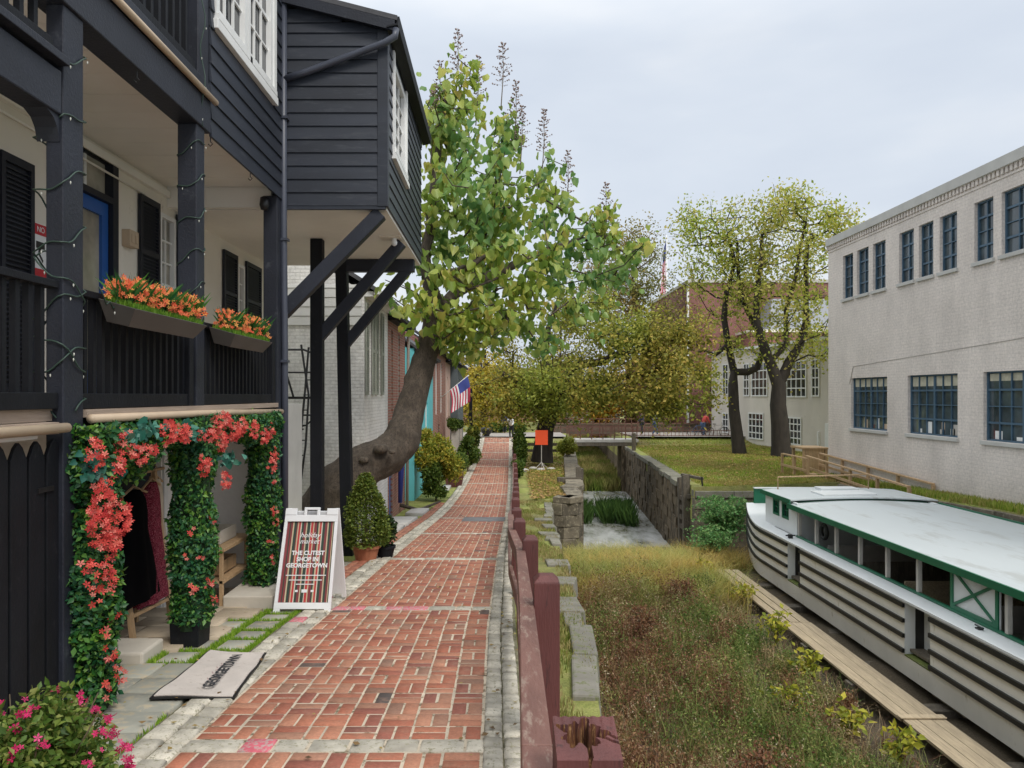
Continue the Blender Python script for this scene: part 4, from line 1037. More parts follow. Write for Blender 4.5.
# ------------------------------------------------------------------ stone edge of the basin
random.seed(9)
Sw = thing('basin_wall', 'rough grey stone edge of the canal basin beyond the maroon fence', 'wall', (1, 10, -5))
mb = MB(); y = .2
while y < 25.3:
    l = random.uniform(.5, 1.15); w = random.uniform(.22, .50); dz = random.uniform(-.03, -.005)
    if random.random() < .78:
        y1 = min(y+l-.03, 25.4); a0, a1 = Lx(y)-.02+random.uniform(-.05,.04), Lx(y1)-.02+random.uniform(-.05,.04)
        z0, z1 = -D(y)+dz, -D(y1)+dz
        mb.hexa([(a0-w,y,z0-.28),(a0,y,z0-.28),(a1,y1,z1-.28),(a1-w,y1,z1-.28)], [(a0-w+.02,y,z0),(a0-.02,y,z0-.01),(a1-.02,y1,z1-.01),(a1-w,y1,z1)])
    y += l
mb.build('coping', coping, Sw, bev=.02)
mb = MB()
for r in range(7):
    y = .2
    while y < 25.4:
        l = random.uniform(.5, 1.2); y1 = min(y+l, 25.45); ex = random.uniform(-.03,.03)
        def zz(yy, f): t = -D(yy)-.32; return t+(BED-.2-t)*f
        a0, a1 = Lx(y)-.04+ex, Lx(y1-.02)-.04+ex
        mb.hexa([(a0-.3,y,zz(y,(r+1)/7)),(a0,y,zz(y,(r+1)/7)),(a1,y1-.02,zz(y1,(r+1)/7)),(a1-.3,y1-.02,zz(y1,(r+1)/7))], [(a0-.3,y,zz(y,r/7)-.02),(a0,y,zz(y,r/7)-.02),(a1,y1-.02,zz(y1,r/7)-.02),(a1-.3,y1-.02,zz(y1,r/7)-.02)])
        y += l
mb.build('courses', ashlar, Sw)
# ------------------------------------------------------------------ houses along the left
HX = -2.92
def house(name, label, y0, y1, zt, front, gable, wins, mat_roof=roofgrey, ridge=2.2, depth=7, x=HX, shut=None, eave=None, winframe=white, glw=glassdk, zb=-4.2):
    T = thing(name, label, 'house', (x, (y0+y1)/2, zb))
    hwall('front_wall', [w[:4] for w in wins], x, y0, y1, zb, zt, front, T, th=.25)
    mb = MB(); xm = x-depth/2
    mb.prism([(x-.002,zb),(x-.002,zt),(xm,zt+ridge),(x-depth,zt),(x-depth,zb)], 'y', y0-.0, y0+.25) if False else None
    mb.add([(x-.251,y0,zb),(x-.251,y0,zt+.0),(xm,y0,zt+ridge),(x-depth,y0,zt),(x-depth,y0,zb)], [(0,1,2,3,4)])
    mb.add([(x-.251,y1,zb),(x-.251,y1,zt+.0),(xm,y1,zt+ridge),(x-depth,y1,zt),(x-depth,y1,zb)], [(4,3,2,1,0)])
    mb.add([(x-depth,y0,zb),(x-depth,y1,zb),(x-depth,y1,zt),(x-depth,y0,zt)], [(0,1,2,3)])
    mb.add([(x-.25,y0-.001,zb),(x-.0,y0-.001,zb),(x-.0,y0-.001,zt),(x-.25,y0-.001,zt)], [(0,1,2,3)])
    mb.build('gable_wall', gable, T)
    mb = MB(); s = ridge/(depth/2)
    mb.prism([(x+.28,zt-.28*s+.02),(xm,zt+ridge+.02),(x-depth-.2,zt-.2*s),(x-depth-.2,zt-.2*s+.1),(xm,zt+ridge+.14),(x+.28,zt-.28*s+.12)], 'y', y0-.08, y1+.0); mb.build('roof', mat_roof, T)
    mb = MB(); mb.box(x+.22, x+.34, y0-.05, y1-.02, zt-.20, zt-.09); mb.build('gutter', eave or black, T)
    MB().box(x+.001, x+.2, y0, y1-.02, zt-.24, zt-.13).build('cornice', eave or black, T)
    for w in wins:
        kind = w[4] if len(w) > 4 else 'w'
        if kind == 'd':
            MB().box(x-.12, x-.06, w[0], w[1], w[2], w[3]).build('door', w[5], T)
        else: sash(T, 'x', x-.08, w[0], w[1], w[2], w[3], 2, 4, fw=.06, frame=winframe, gl=glw)
    return T
Wh = house('white_house', 'white painted brick house with tall narrow shuttered windows behind the leaning trunk', 15.9, 19.25, 2.36, wbrick_x, wbrick_y, [(16.3,16.75,.0,2.0,'w'),(17.6,18.05,.0,2.0,'w')], eave=white)
for (a, b) in ((15.98,16.28),(16.77,17.1),(17.25,17.58),(18.07,18.4)): shutter(Wh, a, b, -.0, 2.0, HX+.012, greenshut)
mb = MB(); clap(mb, 'y', 15.88, 1, -8, HX-.05, 1.5, 2.36, .2); mb.build('gable_boarding', paint('white_boarding', (.60,.60,.58), .6, .05, 2, .05, 30), Wh)
Rb = house('brick_house', 'red brick house with narrow blue-silled windows beyond the white one', 19.27, 22.75, 2.2, rbrick_x, rbrick_y, [(19.85,20.2,-.5,1.75,'w'),(21.2,21.6,-.5,1.75,'w'),(19.5,20.1,-3.4,-1.35,'d',bluedoor)], ridge=2.4)
MB().tube([(HX+.3,22.6,2.0),(HX+.12,22.62,1.75),(HX+.08,22.62,-3.4)], .045, 8).build('downspout', greypost, Rb, smooth=True)
bs = paint('blue_wood', (.03,.05,.30), .5, .1, 2, .05)
props(MB().tube([(-2.78,20.6,-3.0),(-2.76,20.7,-1.8),(-2.72,20.75,-1.6)], [.06,.09,.02], 8).build('furled_umbrella', bs, None, smooth=True), 'furled royal blue umbrella leaning on the brick house', 'umbrella')
Tl = house('teal_house', 'bright turquoise house front seen past the trunk', 25.2, 32.2, 1.6, teal, teal, [(26.4,27.3,-2.4,-.3,'w'),(29,29.9,-2.4,-.3,'w'),(27.8,28.6,-3.6,-1.6,'d',shutterdk)], ridge=2.6)
shutter(Tl, 25.95, 26.38, -2.4, -.3, HX+.012, shutterdk)
Pk = house('brick_house', 'pinkish brick house with a dark roof edge above the turquoise front', 22.8, 25.15, 2.9, bricks('pink_brick', (.50,.30,.25), (.44,.26,.22), (.5,.4,.36), 'x'), bricks('pink_brick_end', (.52,.33,.27), (.46,.28,.23), (.5,.4,.36), 'y'), [(23.4,24.1,.2,1.6,'w')], x=-3.5, ridge=1.6)
R2 = house('brick_house', 'dark red brick house with white window trim beyond the turquoise one', 32.3, 39.6, 2.2, rbrick_x, rbrick_y, [(33.6,34.6,-.9,1.6,'w'),(36.4,37.4,-.9,1.6,'w'),(35,35.9,-3.6,-1.4,'d',shutterdk)], ridge=2.4)
P2 = house('pink_house', 'pale pink plastered house with dark doors behind the hanging flag', 39.7, 43.5, 2.0, paint('pink_plaster', (.52,.36,.30), .8, .08, 2, .1), paint('pink_plaster_end', (.50,.35,.29), .8, .08, 2, .1), [(40.6,41.5,-1.2,1.0,'w'),(42,42.9,-3.6,-1.2,'d',shutterdk)])
G2_ = house('grey_house', 'dark slate grey house front at the end of the left row', 43.6, 50.2, 1.9, paint('grey_front', (.085,.11,.125), .7, .1, 2, .1), paint('grey_end', (.09,.11,.12), .7, .1, 2, .1), [(45,46,-1.2,1.0,'w'),(48,49,-1.2,1.0,'w')], x=-2.5)
# dark timber posts of a small porch before the end house
Pp = thing('timber_porch', 'pair of dark timber posts with a beam before the last left house', 'porch', (-1.7, 44, -D(44)))
MB().box(-1.75, -1.57, 42.0, 42.2, -D(42)-.1, .2).build('post', black, Pp); MB().box(-2.3, -2.14, 42.0, 42.2, -D(42)-.1, -1.6).build('post', greypost, Pp); MB().box(-2.48, -1.57, 42.02, 42.18, .2, .36).build('beam', black, Pp)
# flag
Fg = thing('flag', 'striped national flag hanging from a slanted staff on the left row', 'flag', (-2.45, 34, -.2))
p0 = Vector((-2.35, 34.0, .17)); p1 = Vector((-1.49, 34.0, .86))
MB().tube([p0-Vector((.4,0,.32)), p1+Vector((.06,0,.05))], .02, 8).build('staff', white, Fg, smooth=True)
fr = [paint('flag_red', (.50,.05,.09), .8, .05, 2, 0), paint('flag_white', (.78,.77,.78), .8, .03, 2, 0), paint('flag_blue', (.05,.07,.28), .8, .05, 2, 0)]
# cloth hangs from staff: u along staff from tip, v down; drapes
mb = MB(); nu, nv = 14, 26; Lf = .9; Hf = 1.15
def fp(u, v):
    s = p1+(p0-p1)*(u*.95)
    fold = .06*math.sin(u*11+v*3)*v
    sag = Vector((.16*v*(1-u)+.10*v*u+.05*math.sin(v*4), -fold-.02, -Hf*v*(1-.10*u)))
    return s+sag
for i in range(nu):
    for j in range(nv):
        u0, u1, v0, v1 = i/nu, (i+1)/nu, j/nv, (j+1)/nv
        # stripes run along the long side, i.e. downwards here
        mb.mi = 2 if (u0 < .54 and v0 < .42) else (0 if int((u0)*13) % 2 == 0 else 1)
        mb.quad(fp(u0,v0), fp(u1,v0), fp(u1,v1), fp(u0,v1))
mb.build('cloth', fr, Fg)
# ------------------------------------------------------------------ black iron ladder frame against the white gable
Lr = thing('iron_ladder', 'black iron ladder with shelf brackets against the white gable', 'ladder', (-4.1, 14.6, -D(14.6)))
yl = 14.7
mb = MB(); mb.tube([(-4.15,yl,-2.2),(-3.98,yl,-1.0),(-3.87,yl,.1),(-3.80,yl,.95)], .022, 6); mb.tube([(-4.02,yl,-2.2),(-3.86,yl,-1.0),(-3.80,yl,0),(-3.95,yl,1.0)], .022, 6); mb.build('side_rails', blackmetal, Lr)
for k in range(9): MB().tube([(-4.15+.035*k,yl,-2.1+.3*k),(-4.0+.03*k,yl,-2.1+.3*k)], .012, 6).build('rung', blackmetal, Lr)
mb = MB()
mb.tube([(-4.25,yl,.9),(-3.9,yl,.9),(-3.6,yl,.78)], .022, 6); mb.tube([(-4.25,yl,.9),(-4.25,yl,.45),(-4.1,yl,-.05)], .022, 6); mb.tube([(-4.3,yl,.45),(-3.6,yl,.45)], .018, 6); mb.box(-4.32,-3.6,yl-.06,yl+.06,-.08,-.03); mb.tube([(-4.25,yl,-.4),(-3.62,yl,-.4)], .018, 6); mb.tube([(-4.25,yl,-.4),(-4.05,yl,-.65),(-3.85,yl,-.6),(-3.62,yl,-.4)], .018, 6); mb.tube([(-4.3,yl,-.68),(-3.9,yl,-.68)], .018, 6)
mb.build('bracket', blackmetal, Lr)
MB().tube([(-4.22,14.3,-2.9),(-4.1,14.35,-1.5),(-4.2,14.5,-.9)], .012, 6)
# ------------------------------------------------------------------ tree generator
def tube_net(nodes, par, rad, mb, seg=7, minr=.0):
    kids = {}
    for i, p in enumerate(par):
        if p >= 0: kids.setdefault(p, []).append(i)
    done = set()
    starts = [i for i, p in enumerate(par) if p < 0]
    stack = [(s, None) for s in starts]
    while stack:
        s, pre = stack.pop(); ch = [pre, s] if pre is not None else [s]
        c = s
        while c in kids:
            ks = sorted(kids[c], key=lambda k: -rad[k]); c2 = ks[0]
            for o in ks[1:]: stack.append((o, c))
            ch.append(c2); c = c2
        if len(ch) > 1:
            rr = [rad[k] for k in ch]
            if pre is not None: rr[0] = min(rad[pre]*.8, rr[1]*1.25)
            if max(rr) < minr: continue
            mx = max(rr); mb.tube([nodes[k] for k in ch], rr, seg if mx > .04 else 5 if mx > .015 else 3, cap=False)
def grow(trunk, trunk_r, targets, step=.35, rt=.006, expo=.46, wob=.10, droop=0, upb=.25):
    """trunk: list of (pos) chains [(list of points, parent index or -1)]; targets attached by nearest node"""
    nodes = []; par = []
    for chain, pi in trunk:
        prev = pi
        for p in chain:
            nodes.append(Vector(p)); par.append(prev); prev = len(nodes)-1
    nt_ = len(nodes)
    start = nodes[nt_-1]
    arr = [tuple(n) for n in nodes]; tg = sorted(targets, key=lambda t: min((Vector(t)-Vector(a)).length for a in arr[max(0,len(trunk[0][0])//2):]))
    A = np.array(arr); ok = np.array([i >= len(trunk[0][0])*.45 for i in range(nt_)])
    tips = []
    for t in tg:
        t = np.array(t); d = np.linalg.norm(A-t, axis=1)+np.where(ok, 0, 50)+np.maximum(0, A[:,2]-t[2])*.5
        i = int(np.argmin(d)); p = Vector(A[i]); T = Vector(t); L = (T-p).length; n = max(1, int(L/step))
        prev = i; side = Vector((random.gauss(0,1), random.gauss(0,1), 0))*wob*L
        bow = Vector((0,0,1))*upb*L*(.5)*(-1 if T.z > p.z+L*.5 else -.6)
        new = []
        for k in range(1, n+1):
            s = k/n; q = p.lerp(T, s)+(side+bow)*math.sin(PI*s)*.5+Vector((random.gauss(0,1),random.gauss(0,1),random.gauss(0,1)))*wob*.25*step
            nodes.append(q); par.append(prev); prev = len(nodes)-1; new.append(tuple(q))
        tips.append(prev); A = np.vstack([A, np.array(new)]); ok = np.concatenate([ok, np.ones(len(new), bool)])
    cnt = [0]*len(nodes)
    for t in tips:
        c = t
        while c >= 0: cnt[c] += 1; c = par[c]
    rad = [rt*max(1, c)**expo for c in cnt]
    for i in range(nt_): rad[i] = max(rad[i], trunk_r[i])
    return nodes, par, rad, tips
def inell(n, ells):
    P = []; w = [e[6] if len(e) > 6 else e[3]*e[4] for e in ells]
    for _ in range(n):
        e = random.choices(ells, w)[0]; v = rng.normal(size=3); v /= np.linalg.norm(v); r = random.random()**.42
        # e = px, py, Z, rx, ry (pixels at Z), depth half-size
        c = U(e[0], e[1], e[2]); P.append((c[0]+v[0]*r*e[3]*e[2]/F, c[1]+v[1]*r*e[5], c[2]+v[2]*r*e[4]*e[2]/F))
    return P
def leaves_near(nodes, par, tips, n, spread, back=4):
    P = []
    for _ in range(n):
        t = random.choice(tips); k = random.randint(0, back); c = t
        for _ in range(k):
            if par[c] >= 0: c = par[c]
        q = nodes[c]; P.append((q.x+random.gauss(0,spread), q.y+random.gauss(0,spread), q.z+random.gauss(0,spread)))
    return P
# ------------------------------------------------------------------ the leaning big-leaved tree
random.seed(31)
HEARTC = [(0,0,0),(-.30,-.10,.10),(-.46,.22,.22),(-.30,.66,.10),(0,1.02,-.28),(.30,.66,.10),(.46,.22,.22),(.30,-.10,.10)]
Tr = thing('leaning_tree', 'big-leaved tree with a thick trunk bent low over the towpath edge beside the white house', 'tree', (-3.7, 14.3, -D(14.3)))
def W(px, py, Z): return U(px, py, Z)
main = [W(300,565,14.2), W(312,528,14.25), W(330,500,14.3), W(350,478,14.4), W(370,463,14.55), W(386,455,14.7), W(397,446,14.85), W(405,431,15.0), W(411,410,15.2), W(417,388,15.35), W(424,362,15.5), W(431,338,15.6), W(435,314,15.7), W(431,290,15.8)]
mr = [.55,.50,.46,.43,.40,.385,.37,.33,.28,.26,.245,.235,.22,.17]
n0 = len(main)
b1 = [W(427,272,15.8), W(424,255,15.9), W(430,232,16), W(432,205,16.1), W(436,170,16.2), W(440,135,16.3), W(446,100,16.4)]; r1 = [.13,.12,.11,.1,.085,.065,.045]
b2 = [W(446,304,15.9), W(456,292,16.1), W(474,282,16.3), W(495,274,16.6), W(520,262,17), W(548,250,17.3), W(580,240,17.6), W(612,236,17.9)]; r2 = [.15,.14,.13,.11,.09,.075,.06,.04]
b3 = [W(440,274,15.3), W(458,272,15.0), W(476,262,14.7)]; r3 = [.10,.09,.06]
b4 = [W(470,268,16.6), W(482,240,16.9), W(492,205,17.1), W(500,165,17.3), W(505,130,17.4)]; r4 = [.09,.08,.07,.055,.04]
trunk = [(main,-1),(b1,n0-1),(b2,n0-2),(b3,n0-1),(b4,n0+len(b1)+2)]
tr_ = mr+r1+r2+r3+r4
ells = [(462,95,16.5,26,34,1.2,900),(505,135,17.2,26,34,1.2,700),(455,125,16.3,34,62,1.6),(440,215,16,30,60,2),(480,200,16.6,50,70,2.2),(520,195,17,38,42,2),(552,190,17.3,24,34,1.4),(575,255,17.5,46,34,2),(515,260,16.6,60,50,2.4),(615,262,17.8,34,34,1.6),(500,318,16.2,66,32,2.2),(555,318,16.8,50,30,2),(400,300,15.0,26,22,1.0,600),(600,215,17.8,14,22,.8,300),(632,250,18,18,12,.8,300),(636,285,18,14,14,.8,200),(455,300,15.2,40,40,1.2),(468,330,15.6,40,26,1.4),(612,210,17.9,14,22,.8,250)]
tg = inell(330, ells)
spk = [(458,28,16.4),(440,60,16.3),(503,42,17.4),(478,55,16.8),(522,105,17.2),(544,108,17.3),(568,150,17.6),(606,182,17.8),(516,80,17.2),(433,90,16.1)]
nodes, par, rad, tips = grow(trunk, tr_, tg, .45, .009, .42, .12)
mb = MB(); tube_net(nodes, par, rad, mb, 10)
o = mb.build('limbs', bark, Tr, smooth=True)
# the bent trunk itself, ridged and knotted
ctrl = [Vector(p) for p in main]; dense = []; dr = []
for i in range(len(ctrl)-1):
    p0, p1, p2, p3 = ctrl[max(i-1,0)], ctrl[i], ctrl[i+1], ctrl[min(i+2,len(ctrl)-1)]
    for k in range(10):
        t = k/10; dense.append(.5*((2*p1)+(p2-p0)*t+(2*p0-5*p1+4*p2-p3)*t*t+(3*p1-p0-3*p2+p3)*t**3)); dr.append(mr[i]*(1-t)+mr[i+1]*t)
mb = MB(); mb.tube(dense, dr, 40)
nd = len(dense)
for i in range(nd*40):
    c = dense[i//40]; v = Vector(mb.v[i]); d = (v-c); L_ = d.length; d.normalize()
    a = (i % 40)/40*2*PI; s_ = (i//40)*.05
    n_ = mnoise.noise(v*1.7)*.055+mnoise.noise(v*4.5)*.030+mnoise.noise(Vector((a*4.5, s_*2.2, 3)))*.028+abs(mnoise.noise(Vector((a*9, s_*3.0, 7))))*-.022
    mb.v[i] = tuple(c+d*(L_*.99+.012+n_))
mb.build('trunk', bark, Tr, smooth=True)
# burls on the bent trunk
for (px, py, Z, r) in ((364,460,14.12,.10),(381,449,14.2,.15),(392,452,14.15,.07)):
    c = W(px, py, Z); mb = MB(); mb.lathe((c[0],c[1],c[2]-r*.6), [(r*.2,0),(r*.9,r*.25),(r,r*.6),(r*.85,r*1.0),(r*.55,r*1.2),(r*.35,r*1.05)], 12); mb.build('burl', bark, Tr, smooth=True)
bigleaf = leafmat('big_leaf', [(0,(.15,.24,.04)),(.25,(.28,.39,.06)),(.55,(.42,.50,.09)),(.85,(.56,.57,.13)),(1,(.62,.50,.13))], patch=[(0,(.09,.22,.07)),(.5,(.21,.37,.10)),(1,(.40,.52,.15))], pscale=.5, rough=.4, trans=.5, spec=.5)
P = [p for p in leaves_near(nodes, par, tips, 4700, .15, 2) if p[2] < 3.2 or random.random() < .9]
scatter('foliage', P, .165, bigleaf, HEARTC, HEART[1], Tr, up=.3, down=1.3, jitter=.5)
budm = leafmat('seed_head', [(0,(.20,.13,.11)),(.6,(.34,.24,.22)),(1,(.48,.38,.33))], trans=.1)
for (px, py, Z) in spk:
    c = Vector(W(px, py, Z)); b = Vector((c.x-.05, c.y, c.z-1.6)); mb = MB(); P = []
    mb.tube([b, b.lerp(c,.5)+Vector((.03,0,0)), c], [.014,.01,.003], 5)
    for k in range(44):
        t = k/44; q = b.lerp(c, .35+.65*t); l = .24*(1-t)**.6+.03; a = k*2.4
        l *= random.uniform(.4,1.15); e = q+Vector((math.cos(a)*l, math.sin(a)*l, l*random.uniform(.1,.7))); mb.tube([q, e], [.003,.0015], 3, cap=False)
        for s in (.5,.75,1): P.append(tuple(q.lerp(e, s)))
    h_ = mb.build('seed_spike', twig, Tr)
    scatter('bud', P, .046, budm, [(0,0,-.4),(.45,0,.1),(-.2,.4,.1),(-.2,-.4,.1),(0,0,.7)], [(0,2,1),(0,3,2),(0,1,3),(4,1,2),(4,2,3),(4,3,1)], h_)['kind'] = 'stuff'
# ------------------------------------------------------------------ potted conifer and other plants on the left
def bushy(name, label, cat, c, r, n, lsize, mat, pot=None, stemc=None, shape='ball', group=None, up=.3):
    T = thing(name, label, cat, (c[0], c[1], c[2]), group); P = []
    subs = []
    for _ in range(13):
        w_ = rng.normal(size=3); w_ /= np.linalg.norm(w_); w_ *= rng.uniform(.35,.72); subs.append((w_, rng.uniform(.25,.45)))
    for _ in range(n):
        v = rng.normal(size=3); v /= np.linalg.norm(v); q = random.random()**.35
        if cat != 'potted plant' and name != 'topiary_ball': sb_ = subs[random.randrange(13)]; v = sb_[0]+v*sb_[1]*q; q = 1
        if shape == 'cone':
            h = random.random(); a = random.uniform(0,2*PI); k = (1-h)**.5*(.78+.35*min(1,h*4))*(1+.10*math.sin(h*13+a*2)+.12*math.sin(a*3+h*5))*math.sqrt(random.uniform(.5,1.1))
            P.append((c[0]+math.cos(a)*k*r[0], c[1]+math.sin(a)*k*r[1], c[2]+h*r[2]*2))
        else: P.append((c[0]+v[0]*r[0]*q, c[1]+v[1]*r[1]*q, c[2]+r[2]+v[2]*r[2]*q))
    scatter('foliage', P, lsize, mat, *LEAF4, T, up=up)
    MB().tube([(c[0],c[1],c[2]-.15),(c[0],c[1],c[2]+r[2]*1.3)], [.04,.015], 6).build('stem', twig, T)
    if pot:
        R_, h, m = pot
        MB().lathe((c[0],c[1],c[2]-h), [(R_*.72,0),(R_*.95,h*.8),(R_*1.06,h*.82),(R_*1.06,h),(R_*.9,h),(R_*.88,h*.9)], 18).build('pot', m, T, smooth=False)
    return T
conif = leafmat('conifer_spray', [(0,(.03,.06,.008)),(.5,(.075,.115,.014)),(1,(.15,.17,.03))], trans=.1)
z = -D(11.6)
bushy('potted_conifer', 'dense conical conifer in a terracotta pot before the bent trunk', 'potted plant', (-2.12, 11.7, z+.22), (.36,.36,.56), 10000, .045, leafmat('conifer_tip', [(0,(.05,.09,.012)),(.5,(.11,.16,.02)),(1,(.22,.25,.045))], trans=.15), (.22,.24,terracotta), shape='cone', up=1)
dk = leafmat('dark_evergreen', [(0,(.012,.03,.01)),(.6,(.03,.06,.015)),(1,(.07,.11,.03))])
bushy('potted_shrub', 'small dark evergreen shrub on the path side of the terracotta pot', 'potted plant', (-1.86, 12.0, -D(12)+.18), (.18,.2,.25), 1500, .06, dk, (.16,.2,black))
yel = leafmat('yellow_green_leaf', [(0,(.06,.10,.012)),(.4,(.16,.21,.025)),(.75,(.33,.33,.04)),(1,(.50,.36,.05))], patch=[(0,(.03,.07,.012)),(1,(.14,.19,.03))], pscale=.9)
grn = leafmat('mid_green_leaf', [(0,(.03,.07,.012)),(.5,(.08,.14,.02)),(1,(.18,.24,.04))])
c = W(440,500,25.5); yel_b = bushy('tall_shrub', 'tall yellow-green shrub against the turquoise house', 'shrub', (c[0]-.05,c[1],-D(25.5)+.25), (.86,.9,1.22), 9500, .11, leafmat('autumn_yellow_green', [(0,(.12,.16,.02)),(.4,(.28,.32,.04)),(.75,(.46,.42,.06)),(1,(.60,.44,.07))]))
bushy('garden_shrub', 'dark green shrub low under the tall yellow-green one', 'shrub', (c[0]-.1,c[1]-.4,-D(25.5)-.05), (.6,.6,.68), 4500, .10, grn)
bx = -1.85; by_ = 30
Pb = thing('planter_box', 'red brown square planter beside the towpath far along', 'planter', (bx, by_, -D(by_)))
MB().hexa([(bx-.3,by_-.3,-D(by_)-.05),(bx+.3,by_-.3,-D(by_)-.05),(bx+.3,by_+.3,-D(by_)-.05),(bx-.3,by_+.3,-D(by_)-.05)], [(bx-.38,by_-.38,-D(by_)+.5),(bx+.38,by_-.38,-D(by_)+.5),(bx+.38,by_+.38,-D(by_)+.5),(bx-.38,by_+.38,-D(by_)+.5)]).build('box', maroon, Pb)
bushy('topiary_ball', 'round clipped shrub just behind the red brown planter', 'shrub', (-1.75, 31, -D(31)+.45), (.42,.42,.42), 2600, .07, grn)
bushy('garden_shrub', 'mixed green shrub at the path edge beyond the clipped ball', 'shrub', (-1.55, 35.5, -D(35)-.02), (.55,.9,.9), 5200, .12, grn)
bushy('garden_shrub', 'pale green shrub farthest along the left path edge', 'shrub', (-1.5, 40.5, -D(40)-.02), (.55,1.0,1.15), 5200, .12, yel)
props(MB().box(-2.5, -2.1, 37.8, 38.2, -3.8, -1.72).build('garden_pillar', greypost, None, bev=.02), 'grey garden pillar crowned by a leafy plant before the slate grey house', 'pillar')
bushy('trailing_plant', 'leafy plant spilling over the grey garden pillar', 'plant', (-2.3, 38, -1.85), (.55,.55,.36), 2400, .1, grn)
u_ = thing('urn', 'round dark urn beside the far end of the path', 'urn', (-1.3, 50, -3)); MB().lathe((-.95,52.2,-2.9), [(.2,0),(.22,.1),(.40,.3),(.42,.5),(.34,.62),(.25,.64)], 16).build('bowl', blackmetal, u_, smooth=True)
# low stone gate posts / steps
mb = MB(); a = [W(408,505,23), W(425,507,22), W(445,503,24)]; mb.tube([(-2.9,21.5,-3.2),(-2.4,22,-3.42),(-1.9,23.5,-3.38)], [.06,.05,.03], 6); props(mb.build('fallen_branch', bark, None, smooth=True), 'fallen branch lying on the left verge below the shrub', 'branch')
# ------------------------------------------------------------------ lock walls and pier
random.seed(41)
def ashlar_run(mb, pts, z0f, z1f, rows, th, lmin=.6, lmax=1.3, jx=.03, side=1):
    """pts: polyline (x,y) of the visible face; blocks step along it; th towards the bank (side)"""
    segs = []
    P = [Vector((p[0], p[1], 0)) for p in pts]
    L = [0]
    for a, b in zip(P[:-1], P[1:]): L.append(L[-1]+(b-a).length)
    def at(s):
        for i in range(len(L)-1):
            if s <= L[i+1]+1e-6: t = (s-L[i])/(L[i+1]-L[i]); return P[i].lerp(P[i+1], t), (P[i+1]-P[i]).normalized()
        return P[-1], (P[-1]-P[-2]).normalized()
    for r in range(rows):
        s = 0
        while s < L[-1]-.02:
            l = random.uniform(lmin, lmax); e = min(s+l, L[-1])
            if L[-1]-e < .25: e = L[-1]
            a, d = at(s+.008); b, _ = at(e-.008); d = (b-a); d.normalize(); n = Vector((d.y, -d.x, 0))*side; ex = random.uniform(-jx, jx)
            za0, za1 = z0f(a.y), z1f(a.y); zb0, zb1 = z0f(b.y), z1f(b.y)
            def zz(lo, hi, k): return lo+(hi-lo)*k/rows
            a2, b2 = a+n*ex, b+n*ex; a3, b3 = a-n*th, b-n*th
            q = .012
            mb.hexa([(a2.x,a2.y,zz(za0,za1,r)),(b2.x,b2.y,zz(zb0,zb1,r)),(b3.x,b3.y,zz(zb0,zb1,r)),(a3.x,a3.y,zz(za0,za1,r))],
                    [(a2.x,a2.y,zz(za0,za1,r+1)-q),(b2.x,b2.y,zz(zb0,zb1,r+1)-q),(b3.x,b3.y,zz(zb0,zb1,r+1)-q),(a3.x,a3.y,zz(za0,za1,r+1)-q)])
            s = e
Pw = thing('lock_pier', 'rounded pier of brown cut stone at the left mouth of the lock', 'pier', (2.4, 26, -5.4))
face = [(1.80,25.55),(2.0,25.38),(2.3,25.28),(2.6,25.36),(2.80,25.60),(2.90,25.95),(2.92,28.2)]
mb = MB(); ashlar_run(mb, face, lambda y: -6.95, lambda y: -3.72, 8, .45, .35, .75, .03); mb.build('courses', ashlar, Pw, bev=.015)
mb = MB(); ashlar_run(mb, [(p[0]+(.04 if i > 3 else 0), p[1]-.05) for i, p in enumerate(face)], lambda y: -3.72, lambda y: -3.50, 1, .6, .4, .8, .03); mb.build('cap_stones', ashlar, Pw, bev=.02)
Lw = thing('lock_wall', 'low left stone wall of the lock running back from the rounded pier', 'wall', (3.5, 40, -5.4))
mb = MB(); ashlar_run(mb, [(2.93,28.25),(3.2,28.3),(Lx(52),51.9)], lambda y: -6.95, lambda y: -3.75, 8, .5, .6, 1.3); mb.build('courses', ashlardark, Lw)
mb = MB(); ashlar_run(mb, [(2.95,28.25),(3.22,28.3),(Lx(52)+.02,51.9)], lambda y: -3.74, lambda y: -3.5, 1, .7, .8, 1.5, .05); mb.build('coping', ashlar, Lw, bev=.02)
Rw = thing('lock_wall', 'high weathered right stone wall of the lock below the lawn', 'wall', (7.5, 40, -5.4))
rp = [(Rx(52)-.02,51.9),(7.85,40),(7.35,33),(7.02,28.6)]
mb = MB(); ashlar_run(mb, rp, lambda y: -6.95, lambda y: -3.66, 8, .55, .4, 1.0, .05); mb.build('courses', ashlardark, Rw)
mb = MB(); ashlar_run(mb, [(p[0]-.03, p[1]) for p in rp], lambda y: -3.655, lambda y: -3.42, 1, .65, .7, 1.6, .07); mb.build('coping', coping, Rw, bev=.03)
Gt = thing('lock_gate', 'broken grey timber lock gate leaning at the near end of the right lock wall', 'gate', (7.0, 27.4, -5.4))
for (x, y, z, w) in ((6.98,28.4,-3.15,.22),(7.0,27.7,-2.98,.26),(7.25,27.0,-3.75,.20),(7.5,26.85,-3.85,.2),(7.68,26.8,-3.9,.18)):
    MB().hexa([(x-w/2,y-w/2,-6.8),(x+w/2,y-w/2,-6.8),(x+w/2,y+w/2,-6.8),(x-w/2,y+w/2,-6.8)], [(x-w/2-.05,y-w/2,z),(x+w/2-.05,y-w/2,z+.04),(x+w/2-.05,y+w/2,z),(x-w/2-.05,y+w/2,z-.03)]).build('upright', darkwood, Gt, bev=.015)
for k in range(4): MB().beam((6.9,28.3,-3.9-.36*k), (7.35,27.05,-4.25-.36*k), .1, .16).build('cross_plank', darkwood, Gt, bev=.01)
